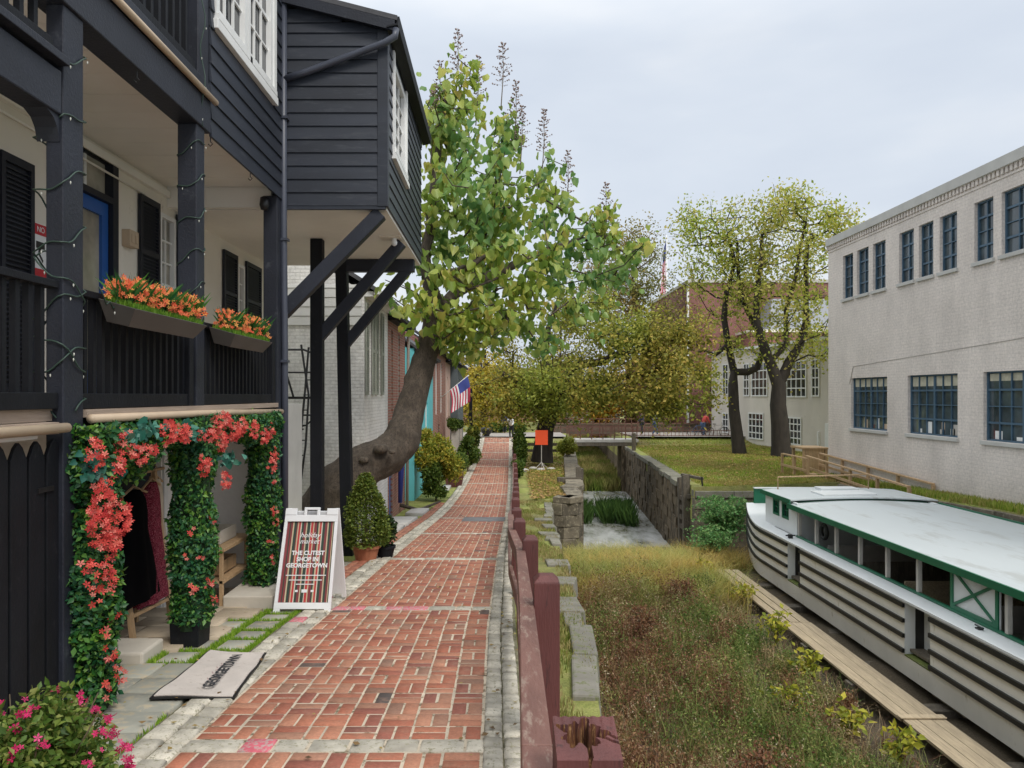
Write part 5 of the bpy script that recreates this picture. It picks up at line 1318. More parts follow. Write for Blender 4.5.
MB().beam((6.85,27.9,-3.0), (7.45,27.2,-3.08), .14, .10).build('top_beam', darkwood, Gt, bev=.01)
MB().beam((7.0,27.6,-3.78), (8.0,26.9,-3.70), .2, .16).build('balance_beam', darkwood, Gt, bev=.01)
MB().beam((7.4,27.15,-3.0), (7.45,27.15,-3.7), .05, .05, (0,1,0)).build('iron_strap', blackmetal, Gt)
Ge = thing('lock_gate', 'short weathered timber gate stub on the left lock wall behind the pier', 'gate', (3.1, 30, -5.4))
for (x, y, z) in ((3.28,31.0,-3.0),(3.42,31.3,-3.1)): MB().box(x-.1,x+.1,y-.1,y+.1,-6.8,z).build('upright', darkwood, Ge, bev=.012)
MB().beam((2.4,30.9,-3.55),(3.4,31.0,-3.55),.22,.22).build('balance_beam', darkwood, Ge, bev=.01)
# basin end wall under the lawn (coping seen beside the boat's bow)
Ew = thing('basin_end_wall', 'low stone retaining wall of the lawn between lock gate and boat bow', 'wall', (9.5, 26.8, -5.4))
mb = MB(); ashlar_run(mb, [(7.02,26.74),(12.1,26.74)], lambda y: -5.7, lambda y: -3.72, 5, .35, .6, 1.2); mb.build('courses', ashlar, Ew)
mb = MB(); ashlar_run(mb, [(7.05,26.70),(12.1,26.70)], lambda y: -3.715, lambda y: -3.46, 1, .6, 1.2, 2.2); mb.build('coping', coping, Ew, bev=.02)
Ew2 = thing('basin_wall', 'stone bank wall of the basin hidden behind the white boat', 'wall', (11.8, 14, -5.4))
mb = MB(); ashlar_run(mb, [(12.2,26.7),(12.2,2)], lambda y: -5.7, lambda y: hr(11.9,y)-.02, 5, .35, .6, 1.4); mb.build('courses', ashlar, Ew2)
# ------------------------------------------------------------------ footbridge over the lock
Br = thing('footbridge', 'pale decked footbridge with rust red railings across the lock', 'bridge', (6.8, 51, -3))
MB().box(4.4, 9.3, 49.6, 51.3, -3.18, -2.98).build('deck', concrete, Br, bev=.02)
MB().box(4.5, 9.2, 49.62, 51.28, -3.42, -3.185).build('girder', darkwood, Br)
for y in (49.68, 51.2):
    for k in range(7): MB().box(4.6+k*.76, 4.66+k*.76, y-.03, y+.03, -2.98, -2.1).build('rail_post', rust, Br)
    for z in (-2.12, -2.42, -2.7): MB().box(4.6, 9.25, y-.022, y+.022, z-.022, z+.022).build('rail', rust, Br)
MB().box(4.3, 4.75, 49.5, 51.4, -7, -3.425).build('abutment', ashlar, Br); MB().box(8.15, 8.6, 49.5, 51.4, -7, -3.425).build('abutment', ashlardark, Br)
props(MB().box(8.15, 8.38, 45.6, 45.82, -5.4, -2.35).build('timber_post', darkwood, None, bev=.015), 'tall grey timber post rising beside the right end of the footbridge', 'post')
Fr = thing('railing', 'long low rust red railing along the pavement behind the lawn', 'railing', (13, 52.3, -3))
for k in range(30): MB().box(9.4+k*.27, 9.43+k*.27, 52.28, 52.31, hr(10,52)-.05, -2.15-.35*(k>6)).build('baluster', rust, Fr)
for z in (-2.5, -2.86): MB().box(9.3, 17.3, 52.27, 52.32, z-.02, z+.02).build('rail', rust, Fr)
Fr2 = thing('railing', 'rust red railing on the far side of the street behind the footbridge', 'railing', (8, 57.5, -3))
for k in range(26): MB().box(4.2+k*.5, 4.25+k*.5, 57.5, 57.55, -2.95, -1.85).build('baluster', rust, Fr2)
for z in (-1.85, -2.2, -2.55): MB().box(4.2, 17, 57.5, 57.55, z-.03, z+.03).build('rail', rust, Fr2)
Bw = thing('street_wall', 'low brick parapet wall across the far street', 'wall', (8, 58.5, -3))
MB().box(3, 17.5, 58.3, 58.6, -3.1, -2.35).build('masonry', paint('brown_parapet', (.15,.115,.085), .9, .3, 3, .3, 20), Bw)
MB().box(3, 17.5, 58.25, 58.65, -2.345, -2.27).build('coping', twig, Bw)
# timber rail by the trunk
Tf = thing('timber_rail', 'low dark timber rail behind the trunk near the footbridge', 'fence', (3, 43, -3.6))
for x in (1.3, 2.6, 3.9): MB().box(x, x+.14, 43, 43.14, -D(43)-.1, -2.85).build('post', darkwood, Tf)
MB().box(1.2, 4.1, 42.95, 42.99, -2.95, -2.78).build('rail', darkwood, Tf); MB().box(1.2, 4.1, 42.95, 42.99, -3.3, -3.15).build('rail', darkwood, Tf)
# orange sign on its stand
Os = thing('roadwork_sign', 'square orange sign on a thin metal stand left of the lock', 'sign', (2.02, 36.5, -D(36.5)))
c = U(541.5, 437.5, 36.5)
MB().box(c[0]-.31, c[0]+.31, 36.48, 36.5, c[2]-.36, c[2]+.36).build('panel', orange, Os)
MB().tube([(c[0],36.53,c[2]-.3),(c[0],36.53,-D(36.5)+.1)], .022, 6).build('pole', greypost, Os)
for a in range(4):
    an = a*PI/2+.4; MB().beam((c[0],36.53,-D(36.5)+.35), (c[0]+.42*math.cos(an),36.53+.42*math.sin(an),-D(36.5)-.03), .035, .02).build('foot', greypost, Os)
for k, (px, py) in enumerate(((524.5,464),(541,467),(551,470),(533,470))):
    q = U(px, py, 36+k*.3); mb = MB(); mb.lathe((q[0], q[1], -D(q[1])-.08), [(.2,0),(.24,.1),(.12,.17),(.02,.18)], 7); props(mb.build('rock', concrete, None), ['pale stone lying left of the orange sign stand','pale stone at the foot of the orange sign','pale stone just right of the orange sign stand','small pale stone in front of the orange sign stand'][k], 'stone')
# ------------------------------------------------------------------ canal boat
random.seed(51)
Bt = thing('canal_boat', 'long white and green covered canal boat with black striped hull lying in the drained basin', 'boat', (9.6, 14, -5.3))
HXs = 7.5; DK = -3.83; HB = -5.22; YB = 21.4; YE = 2.0; FXs = 12.0
def hx(y):  # near hull side x
    if y <= YB: return HXs
    t = max(0,(y-YB)/(24.3-YB)); return HXs+.62*t**1.5
def hfar(y):
    if y <= YB: return FXs
    t = max(0,(y-YB)/(24.3-YB)); return FXs-1.2*t**1.8
ysb = [2.0, 8, 12.8, 12.9]
def sheer(y): return DK+(.25*((y-YB)/2.9)**1.5 if y > YB else 0)
def hullskin(mb, fx, y0, y1, zlo, zhi, n=1, lo_in=0.0):
    for k in range(n):
        a, b = y0+(y1-y0)*k/n, y0+(y1-y0)*(k+1)/n
        mb.quad((fx(a)+lo_in, a, zlo(a)), (fx(a), a, zhi(a)), (fx(b), b, zhi(b)), (fx(b)+lo_in, b, zlo(b)))
gaps = [(12.9,13.72),(18.5,19.3),(6.5,7.3)]
mb = MB()
def lo(y): return HB+(.12*((y-YB)/2.9)**2 if y > YB else 0)
zg = -4.80
hullskin(mb, hx, YE, 24.3, lo, lambda y: zg+(.23*((y-YB)/2.9)**1.5 if y > YB else 0), 60, .05)
segs_ = [(YE,6.5),(7.3,12.9),(13.72,18.5),(19.3,24.3)]
for (a, b) in segs_: hullskin(mb, hx, a, b, lambda y: zg+(.23*((y-YB)/2.9)**1.5 if y > YB else 0), sheer, max(1,int((b-a)*2)))
# bow plate and far side, bottom
mb.quad((hx(24.3)+.05,24.3,lo(24.3)),(hx(24.3),24.3,sheer(24.3)),(hfar(24.3),24.3,sheer(24.3)),(hfar(24.3),24.3,lo(24.3)))
for k in range(40):
    a, b = YE+(24.3-YE)*k/40, YE+(24.3-YE)*(k+1)/40
    mb.quad((hfar(a),a,lo(a)),(hfar(b),b,lo(b)),(hfar(b),b,sheer(b)),(hfar(a),a,sheer(a)))
    mb.quad((hx(a)+.05,a,lo(a)),(hx(b)+.05,b,lo(b)),(hfar(b),b,lo(b)),(hfar(a),a,lo(a)))
mb.build('hull', hull, Bt)
for (a, b) in gaps:
    m1 = MB(); m1.box(HXs+.001, HXs+.20, b, b+.02, zg, DK); m1.box(HXs, HXs+.4, b-.36, b-.002, zg, DK-.02) if False else None; m1.box(HXs+.36, HXs+.40, a, b-.001, zg, DK); m1.box(HXs+.001, HXs+.36, a-.02, a, zg, DK)
    rc = m1.build('fender_recess', boatwhite, Bt)
    MB().box(HXs+.201, HXs+.36, b-.01, b+.02, zg, DK).build('dark_boards', hullrib, rc)
    MB().box(HXs, HXs+.36, a, b-.001, zg-.03, zg-.002).build('recess_floor', moss, rc)
for (a, b) in segs_:
    for k, z in enumerate((-3.90, -4.18, -4.46, -4.74)):
        mb = MB(); n = max(2, int((b-a)*2))
        for q in range(n):
            y0, y1 = a+(b-a)*q/n, a+(b-a)*(q+1)/n
            def r(y): return (.23*((y-YB)/2.9)**1.5 if y > YB else 0)
            x0, x1 = hx(y0), hx(y1)
            mb.hexa([(x0-.045,y0,z+r(y0)-.04),(x0+.01,y0,z+r(y0)-.04),(x1+.01,y1,z+r(y1)-.04),(x1-.045,y1,z+r(y1)-.04)],
                    [(x0-.045,y0,z+r(y0)+.035),(x0+.01,y0,z+r(y0)+.035),(x1+.01,y1,z+r(y1)+.035),(x1-.045,y1,z+r(y1)+.035)])
        mb.build('rub_rail', hullrib, Bt)
mb = MB()
for k in range(60):
    a, b = YE+(24.3-YE)*k/60, YE+(24.3-YE)*(k+1)/60
    if a < YB: xi0 = xi1 = 7.9
    else: xi0, xi1 = hfar(a)-.05, hfar(b)-.05
    if a < YB <= b: xi0, xi1 = 7.9, hfar(b)-.05
    za, zb_ = sheer(a), sheer(b)
    mb.hexa([(hx(a)-.03,a,za+.002),(xi0,a,za+.002),(xi1,b,zb_+.002),(hx(b)-.03,b,zb_+.002)], [(hx(a)-.03,a,za+.045),(xi0,a,za+.045),(xi1,b,zb_+.045),(hx(b)-.03,b,zb_+.045)])
mb.build('side_deck', boatwhite, Bt)
# bow bulwark (green), far side and round the front
mb = MB()
ptsb = [(hfar(22.2),22.2),(hfar(23.2),23.2),(hfar(23.9),23.9),(hfar(24.26)-.1,24.24),(9.9,24.26),(8.32,24.26)]
for a, b in zip(ptsb[:-1], ptsb[1:]): mb.beam((a[0],a[1],sheer(a[1])+.27), (b[0],b[1],sheer(b[1])+.27), .05, .5)
mb.build('bulwark', greenpaint, Bt)
mb = MB()
for a, b in zip(ptsb[:-1], ptsb[1:]): mb.beam((a[0],a[1],sheer(a[1])+.54), (b[0],b[1],sheer(b[1])+.54), .16, .035)
mb.build('bulwark_cap', boatwhite, Bt)
# forward cabin
cw = [(21.0,21.5,-3.44,-2.98),(20.32,20.82,-3.44,-2.98)]
hwall('cabin_wall', [], 0, 0, 0.01, 0, 0, boatwhite, Bt) if False else None
mb = MB(); C0, C1 = 19.75, 22.1
ycut = sorted({C0, C1, *[w[0] for w in cw], *[w[1] for w in cw]})
for a, b in zip(ycut[:-1], ycut[1:]):
    op = [w for w in cw if w[0] <= a+1e-6 and w[1] >= b-1e-6]
    if op: mb.box(7.93,8.0,a,b,DK+.04,op[0][2]); mb.box(7.93,8.0,a,b,op[0][3],-2.9)
    else: mb.box(7.93,8.0,a,b,DK+.04,-2.9)
mb.box(8.0,11.7,C1-.06,C1,DK+.04,-2.9); mb.box(11.63,11.7,C0,C1-.06,DK+.04,-2.9); mb.box(8.0,11.63,C0,C0+.05,DK-.5,-2.9)
mb.build('cabin_wall', boatwhite, Bt)
for w in cw: sash(Bt, 'x', 7.955, w[0], w[1], w[2], w[3], 2, 2, out=-1, fw=.06, frame=greenpaint, sill=False, meet=False)
mb = MB(); nseg = 12
def roofslab(mb, x0, x1, y0, y1, ze, camber, th=.035, n=12):
    for k in range(n):
        a, b = k/n, (k+1)/n; f = lambda t: ze+camber*(1-(2*t-1)**2)
        mb.hexa([(x0+(x1-x0)*a,y0,f(a)-th),(x0+(x1-x0)*b,y0,f(b)-th),(x0+(x1-x0)*b,y1,f(b)-th),(x0+(x1-x0)*a,y1,f(a)-th)], [(x0+(x1-x0)*a,y0,f(a)),(x0+(x1-x0)*b,y0,f(b)),(x0+(x1-x0)*b,y1,f(b)),(x0+(x1-x0)*a,y1,f(a))])
roofslab(mb, 7.86, 11.85, 20.02, 22.25, -2.84, .07); mb.build('cabin_roof', roofwhite, Bt)
mb = MB(); mb.box(7.83,7.858,20.02,22.27,-2.95,-2.83); mb.box(7.86,11.85,22.252,22.28,-2.95,-2.82); mb.build('cabin_fascia', greenpaint, Bt)
mb = MB(); roofslab(mb, 7.84, 11.90, YE, 20.1, -2.955, .10, .04, 16); mb.build('main_roof', roofwhite, Bt)
mb = MB(); mb.box(7.80,7.838,YE,20.13,-3.075,-2.945)
for k in range(16):
    a, b = k/16, (k+1)/16; f = lambda t: -2.955+.10*(1-(2*t-1)**2)
    mb.hexa([(7.84+4.06*a,20.102,f(a)-.08),(7.84+4.06*b,20.102,f(b)-.08),(7.84+4.06*b,20.135,f(b)-.08),(7.84+4.06*a,20.135,f(a)-.08)], [(7.84+4.06*a,20.102,f(a)+.02),(7.84+4.06*b,20.102,f(b)+.02),(7.84+4.06*b,20.135,f(b)+.02),(7.84+4.06*a,20.135,f(a)+.02)])
mb.build('roof_fascia', greenpaint, Bt)
MB().box(11.902,11.94,YE,20.13,-3.06,-2.915).build('roof_fascia', greenpaint, Bt)
MB().box(7.89,7.95,YE,19.74,DK+.05,DK+.10).build('green_sill', greenpaint, Bt, bev=.005)
for y in (19.6,18.55,17.45,16.3,15.15,14.02,11.55,10.4,9.2,8.0,6.8,5.6,4.4,3.2):
    MB().box(7.90,7.98,y-.036,y+.036,DK+.10,-2.98).build('post', greypost, Bt, bev=.006)
    MB().box(11.65,11.73,y-.05,y+.05,DK+.10,-2.98).build('post', greypost, Bt)
# crossed door panel
MB().box(7.93,7.96,11.75,13.0,DK+.10,-3.04).build('door_panel', boatwhite, Bt)
mb = MB(); x0 = 7.905
mb.box(x0,7.928,11.75,11.82,DK+.10,-3.04); mb.box(x0,7.928,12.93,13.0,DK+.10,-3.04); mb.box(x0,7.928,11.82,12.93,DK+.10,DK+.17)
mb.beam((7.917,11.82,DK+.17),(7.917,12.93,-3.05),.05,.02,(1,0,0)); mb.beam((7.914,12.93,DK+.17),(7.914,11.82,-3.05),.05,.02,(1,0,0)); mb.build('cross_braces', greenpaint, Bt)
# inside: sole, far side panels, benches, table
for k in range(15): MB().box(7.86,11.9,4+k*1.05,4.02+k*1.05,-2.94,-2.936) if False else None
MB().box(7.6,11.6,YE,20,-4.75,-4.7).build('cabin_sole', darkwood, Bt)
MB().box(11.74,11.8,YE,20,-4.7,-3.55).build('inner_side', greypost, Bt)
for k in range(9):
    y = 4+k*1.75
    b = MB(); b.box(8.15,11.1,y,y+.38,-4.28,-4.23); b.box(8.15,11.1,y+.38,y+.42,-4.23,-3.75); b.build('bench', [plankwood,darkwood,greypost][k % 3], Bt)
rb = MB(); c0 = (8.25,19.2,-3.55)
for k in range(24):
    pass
P_ = [(8.3, 18.95+.17*math.cos(a), -3.5+.17*math.sin(a)) for a in np.linspace(0, 2*PI, 20)]
props(MB().tube(P_, .05, 8, cap=False).build('life_ring', paint('ring_dark', (.05,.05,.05), .6, .1, 4, 0), None, smooth=True), 'dark life ring hanging inside the boat near the cabin', 'life ring')
mb = MB(); mb.box(7.62,7.72,19.5,19.6,DK+.045,DK+.15); mb.tube([(7.55,19.55,DK+.12),(7.8,19.55,DK+.12)], .02, 6); mb.build('cleat', blackmetal, Bt)
mb = MB(); mb.box(7.7,7.78,11.9,12.0,DK+.045,DK+.07); mb.tube([(7.74,11.85,DK+.09),(7.74,12.05,DK+.09)], .015, 6); mb.build('cleat', blackmetal, Bt)
mb = MB(); mb.hexa([(8.9,20.4,-2.80),(10.4,20.4,-2.78),(10.4,21.2,-2.78),(8.9,21.2,-2.80)],[(8.9,20.4,-2.74),(10.4,20.4,-2.72),(10.4,21.2,-2.72),(8.9,21.2,-2.74)]); mb.build('roof_hatch', boatwhite, Bt, bev=.01)
MB().box(9.3,10.4,21.4,21.9,-2.79,-2.70).build('roof_hatch', boatwhite, Bt, bev=.01)
MB().tube([(8.3,22.1,-2.85),(8.3,22.1,-2.45),(11.0,22.1,-2.37),(11.0,22.1,-2.8)], .022, 6).build('roof_rail', pine, Bt, smooth=True)
MB().box(11.945,12.03,14.5,14.62,-3.0,-2.78).build('roof_bracket', greypost, Bt)
# cribbing under the boat and the plank walk
random.seed(61)
for k in range(7):
    y = 8.6+k*2.05; T = thing('timber_crib', 'stacked dark timbers under the hull, %s' % ['the pair nearest the lower right corner','second pair counted from the lower right corner','beneath the crossed door panel side','mid hull between the two recesses','below the far hull recess','just aft of the bow','the last pair under the bow'][k], 'timber crib', (7.4, y, -5.5), 'timber cribs under the boat')
    MB().box(6.6, 8.6, y-.16, y+.16, -5.55, -5.36).build('timber', darkwood, T, bev=.01); MB().box(7.7, 8.2, y-.5, y+.5, -5.355, -5.225).build('timber', ashlar, T, bev=.01)
Pl = thing('plank_walkway', 'long weathered plank walkway beside the hull', 'walkway', (6.8, 14, -5.1))
segs = [(6.6,11.6,-5.07),(11.62,16.6,-5.09),(16.62,21.7,-5.11)]
for (a, b, z) in segs:
    for i in range(3):
        MB().box(6.30+i*.225+(.02 if b > 20 else 0), 6.30+i*.225+.215, a+random.uniform(0,.05), b-random.uniform(0,.05), z-.045, z+random.uniform(-.004,.004)).build('plank', plankwood, Pl, bev=.005)
for k in range(8):
    y = 7.3+k*2.0; MB().box(6.25, 7.0, y-.13, y+.13, -5.5, -5.16).build('block', darkwood, Pl, bev=.012)
MB().box(6.26, 6.98, 11.55, 11.68, -5.055, -5.04).build('cleat_board', plankwood, Pl)
# ------------------------------------------------------------------ weeds on the basin floor
random.seed(71)
weed = leafmat('weed_blades', [(0,(.11,.13,.03)),(.3,(.19,.22,.05)),(.55,(.28,.27,.09)),(.8,(.38,.31,.14)),(1,(.52,.43,.25))], patch=[(0,(.20,.10,.055)),(.35,(.32,.18,.09)),(.7,(.42,.27,.14)),(1,(.55,.42,.26))], pscale=.5, trans=.3)
weedg = leafmat('weed_leaves', [(0,(.10,.15,.03)),(.4,(.20,.26,.05)),(.75,(.33,.35,.10)),(1,(.48,.44,.18))], patch=[(0,(.20,.10,.05)),(.4,(.33,.20,.09)),(.8,(.45,.33,.16)),(1,(.24,.28,.08))], pscale=.55, trans=.35)
def bz(x, y): return BED+.02
def arcs(name, pts, L, w, mat, seg=4, rise=1.0):
    """thin bent stems: each starts at pts, rises and bows over in its own direction"""
    pts = np.asarray(pts, dtype=float); n = len(pts); a = rng.uniform(0, 2*PI, n); l = L*rng.uniform(.4, 1.3, n); r = rng.uniform(.2, 1.0, n)*rise; tw = rng.uniform(-1.3, 1.3, n)
    ww = w*rng.uniform(.6, 1.3, n); V = np.zeros((n, (seg+1)*2, 3)); cur = pts.copy()
    for k in range(seg+1):
        t = k/seg; an = a+tw*t; el = (1.35-1.9*t*(1.2-r*.6))
        wk = ww*(1-.8*t); sx = -np.sin(an)*wk/2; sy = np.cos(an)*wk/2
        V[:,2*k] = cur-np.stack([sx, sy, -wk*.3], 1); V[:,2*k+1] = cur+np.stack([sx, sy, wk*.3], 1)
        cur = cur+np.stack([np.cos(an)*np.cos(el), np.sin(an)*np.cos(el), np.sin(el)], 1)*(l/seg)[:,None]
    o = mesh_np(name, V.reshape(-1,3), [(2*k, 2*k+1, 2*k+3, 2*k+2) for k in range(seg)], n, (seg+1)*2, mat); o['kind'] = 'stuff'; return o
rustg = leafmat('rusty_leaves', [(0,(.13,.055,.03)),(.4,(.26,.125,.06)),(.75,(.38,.22,.11)),(1,(.50,.37,.22))], patch=[(0,(.07,.03,.02)),(.5,(.17,.075,.04)),(1,(.30,.16,.08))], pscale=1.9, trans=.3)
tang = leafmat('straw_leaves', [(0,(.26,.21,.09)),(.5,(.42,.34,.17)),(1,(.60,.52,.32))], patch=[(0,(.16,.11,.05)),(.6,(.32,.22,.10)),(1,(.50,.40,.2))], pscale=2.1, trans=.3)
freshg = leafmat('fresh_leaves', [(0,(.09,.17,.025)),(.5,(.20,.26,.06)),(1,(.38,.38,.13))], patch=[(0,(.04,.09,.015)),(.6,(.10,.17,.03)),(1,(.22,.28,.06))], pscale=2.0, trans=.35)
PK = {'rust': [], 'tan': [], 'green': [], 'mix': []}; P3 = []; B4 = {'rust': [], 'tan': [], 'green': [], 'mix': []}
def near(x, y, cs): return max(math.exp(-(((x-c[0])/c[2])**2+((y-c[1])/c[3])**2)) for c in cs)
for _ in range(2300):   # domed weed plants of all sizes
    y = 1.5+23.2*random.random(); L = Lx(y)+.15; R = 6.0 if y < 22.5 else 7.4
    x = L+(R-L)*random.random(); edge = 6.15-x if y < 22.5 else 1.5
    if edge < .7 and random.random() < .55: continue
    wts = {'rust': 1.5*near(x,y,[(2.7,14,1.5,2.2),(2.0,10.5,.8,2),(3.9,8.2,.9,1.2),(2.9,18.5,1.4,1.2),(5.2,12,.6,1.2)])+.10, 'tan': .7*near(x,y,[(2.2,7.5,1,2),(4.4,20.5,2,2),(5.5,14.5,.7,3)])+.06, 'green': 1.5*near(x,y,[(4.5,14.5,1.1,2.6),(4.6,9.2,.9,1.6),(3.0,11.4,.7,1.0),(5.4,20.5,.9,2.4),(2.6,20.3,.8,1)])+.25, 'mix': .25}
    kd = random.choices(list(wts), list(wts.values()))[0]
    big = random.random()**1.8
    r = (.09+.50*big)*min(1, .35+edge*.5); h = (.10+1.15*big*random.uniform(.6,1))*min(1, .2+edge*.4)*(1-max(0,(y-20))*.15)
    for _k in range(int(40+420*r)):
        v = rng.normal(size=3); v /= np.linalg.norm(v); q = random.random()**.4
        B4[kd].append((x+v[0]*r*q, y+v[1]*r*q, bz(x,y)+abs(v[2])*q*h))
    if _ > 2210:   # the tallest clumps
        h = random.uniform(.7,1.25)*(1-max(0,(y-19))*.13)*min(1, .3+edge*.35); r = random.uniform(.35,.7)*min(1,.4+edge*.3)
        for _k in range(1300):
            v = rng.normal(size=3); v /= np.linalg.norm(v); q = random.random()**.35*(1+.25*math.sin(v[0]*5+x)*math.sin(v[1]*6+y))
            B4[kd].append((x+v[0]*r*q, y+v[1]*r*q, bz(x,y)+abs(v[2])*q*h))
    for _k in range(int(10+60*r)):
        PK[kd].append((x+random.gauss(0,r*.45), y+random.gauss(0,r*.45), bz(x,y)+random.random()*h*.7))
for _ in range(26000):
    y = 1.5+23.5*random.random(); x = Lx(y)+.1+(6.2-Lx(y))*random.random()**.9
    if 6.2-x < random.random()*1.0-.2: continue
    P3.append((x, y, bz(x,y)+random.random()*.12))
P5 = []; P6 = []
for _ in range(420):
    y = 2+20*random.random(); x = Lx(y)+.2+(5.6-Lx(y))*random.random(); h = random.uniform(.4,.95)*(1-max(0,y-17)*.08); a = random.uniform(0,2*PI); l = random.uniform(.05,.3)
    for k in range(6): P5.append((x, y, h, a, l))
    tx_, ty_, tz_ = x+math.cos(a)*l*h, y+math.sin(a)*l*h, BED+h
    for k in range(16): P6.append((tx_+random.gauss(0,.035), ty_+random.gauss(0,.035), tz_+random.uniform(-.16,.03)))
V = []
for i in range(0, len(P5), 6):
    x, y, h, a, l = P5[i]; ex, ey = x+math.cos(a)*l*h, y+math.sin(a)*l*h; w_ = .004
    V += [(x-w_,y,BED),(x+w_,y,BED),(ex+w_*.5,ey,BED+h),(ex-w_*.5,ey,BED+h),(x,y-w_,BED),(x,y+w_,BED),(ex,ey+w_*.5,BED+h),(ex,ey-w_*.5,BED+h)]
o = mesh_np('seed_stalks', np.array(V), [(0,1,2,3),(4,5,6,7)], len(V)//8, 8, weed); o['kind'] = 'stuff'
o = scatter('seed_heads', P6, .028, leafmat('seed_straw', [(0,(.30,.22,.12)),(.6,(.48,.38,.24)),(1,(.66,.58,.42))], trans=.3), *LEAF4, None); o['kind'] = 'stuff'
arcs('basin_litter', P3, .34, .009, leafmat('dead_stems', [(0,(.07,.045,.025)),(.5,(.16,.10,.055)),(.85,(.28,.19,.10)),(1,(.48,.38,.24))], trans=.15), rise=.5)
for kd, m_, nm in (('rust', rustg, 'rusty_weeds'), ('tan', tang, 'straw_weeds'), ('green', freshg, 'green_weeds'), ('mix', weedg, 'mixed_weeds')):
    arcs(nm+'_stems', PK[kd], .42, .0075, m_)
    o = scatter(nm, B4[kd], .043, m_, *LEAF4, None, up=.5); o['kind'] = 'stuff'
# tall golden grass nearer the lock mouth
P = []
for _ in range(85000):
    y = 17.5+8.3*random.random(); L = Lx(y)+.15; x = L+(7.6-L)*random.random()
    if y > 25.0+.4*math.sin(x*2) and x < 6.4: continue
    if random.random() < (x-5.0)*.7 and y < 22.5: continue
    if (y-17.5)*.9 < random.random()*3: continue
    P.append((x, y, bz(x, y)-.62*max(0, min(1, (y-20.5)/4.5))))
arcs('reed_grass', P, 1.15, .011, leafmat('golden_grass', [(0,(.26,.17,.03)),(.3,(.46,.29,.06)),(.6,(.58,.38,.09)),(1,(.66,.50,.2))], patch=[(0,(.18,.23,.04)),(.6,(.34,.37,.08)),(1,(.52,.48,.18))], pscale=.5, trans=.35))
# reeds in the lock and the growth beyond
reed = leafmat('reed_green', [(0,(.09,.16,.03)),(.6,(.22,.30,.05)),(1,(.42,.45,.12))], patch=[(0,(.26,.20,.07)),(1,(.46,.40,.17))], pscale=.35, trans=.3)
P = []
RC = [(random.random()*3.6, random.gauss(38.2,1.2)) for _ in range(22)]
for _ in range(3600):
    q = random.choice(RC); y = q[1]+random.gauss(0,.22); x = min(Lx(y)+.15+abs(q[0]*.85+random.gauss(0,.2)), Rx(y)-.2); P.append((x, y, -6.5))
blades('lock_reeds', P, .95, .016, leafmat('dark_reed', [(0,(.03,.08,.02)),(1,(.10,.18,.04))]), lean=.5)
P = []
for _ in range(30000):
    y = 49.5+48*random.random(); x = Lx(y)+.1+random.random()*(Rx(y)-Lx(y)-.2); P.append((x, y, -6.6+max(0,(y-50))*.012))
blades('canal_growth', P, 1.0, .09, reed, lean=.6)
# distinct plants in the basin
fern = leafmat('ferny_green', [(0,(.06,.18,.05)),(.5,(.13,.30,.09)),(1,(.27,.42,.14))], trans=.3)
def frond_shrub(name, label, c, R_, H_, n, mat, lsz=.09, cat='shrub', leaves=26):
    T = thing(name, label, cat, (c[0], c[1], BED)); mb = MB(); P = []
    for _ in range(n):
        a = random.uniform(0,2*PI); r = R_*random.uniform(.3,1); h = H_*random.uniform(.5,1); pts = []
        for k in range(7):
            t = k/6; pts.append((c[0]+math.cos(a)*r*t**1.3, c[1]+math.sin(a)*r*t**1.3, BED+h*math.sin(t*1.9)/.946*(1 if t < .83 else .97)))
        mb.tube(pts, [.012*(1-t/7) for t in range(7)], 4, cap=False)
        for k in range(leaves):
            t = .3+.7*k/leaves; i = min(5, int(t*6)); f = t*6-i; q = [pts[i][j]*(1-f)+pts[i+1][j]*f for j in range(3)]
            P.append((q[0]+random.gauss(0,.06), q[1]+random.gauss(0,.06), q[2]+random.gauss(0,.03)))
    mb.build('stems', twig, T); scatter('foliage', P, lsz, mat, *LEAF4, T, up=.8); return T
frond_shrub('ferny_shrub', 'feathery deep green shrub between the lock gate and the boat bow', (7.65,25.2), 1.35, 1.9, 120, fern, .10, leaves=44)
frond_shrub('ferny_shrub', 'lower feathery green shrub touching the bow of the boat', (6.9,23.8), .95, 1.1, 70, fern, .09, leaves=34)
ywl = leafmat('yellow_seedling_leaf', [(0,(.20,.26,.03)),(.5,(.42,.42,.05)),(1,(.62,.52,.06))], trans=.4)
for k, (px, py, Z, r, h, lab) in enumerate(((700,600,21,.5,.8,'bright yellow weed at the far end of the plank walkway'),(775,640,15.5,.45,.9,'pale yellow leafed sapling beside the middle of the plank walkway'),(812,668,13.2,.4,.85,'thin sapling with yellow green leaves against the plank edge'),(850,712,11.4,.35,.7,'sparse yellow leafed seedling below the plank walkway near the lower right'),(745,612,18.6,.45,.75,'bushy yellow green weed leaning on the upper third of the plank walkway'),(790,700,12.2,.4,.6,'low lime green weed a step away from the plank among brown stems'),(900,735,10.6,.3,.6,'last small yellow green seedling by the lower right corner of the plank'))):
    X = min((px-500)/F*Z, 6.15); frond_shrub('yellow_sapling', lab, (X, Z), r, h, 14, ywl, .13, 'sapling', 10)
for k, (x, y, lab) in enumerate(((3.0,15.5,'rust brown seeding weed clump in the middle of the basin'),(4.4,17.8,'second rust brown weed clump, nearer the golden grass'),(3.3,9.2,'dark red brown weed clump low in the basin foreground'))):
    frond_shrub('brown_weed', lab, (x, y), .45, .95, 60, leafmat('rusty_seed_%s' % ['a','b','c'][k], [(0,(.10,.035,.02)),(1,(.28,.13,.06))], trans=.2), .045, 'weed', 34)
frond_shrub('green_weed', 'fresh green weed clump near the middle of the basin', (5.2,19.2), .5, .7, 70, grn, .07, 'weed', 24)
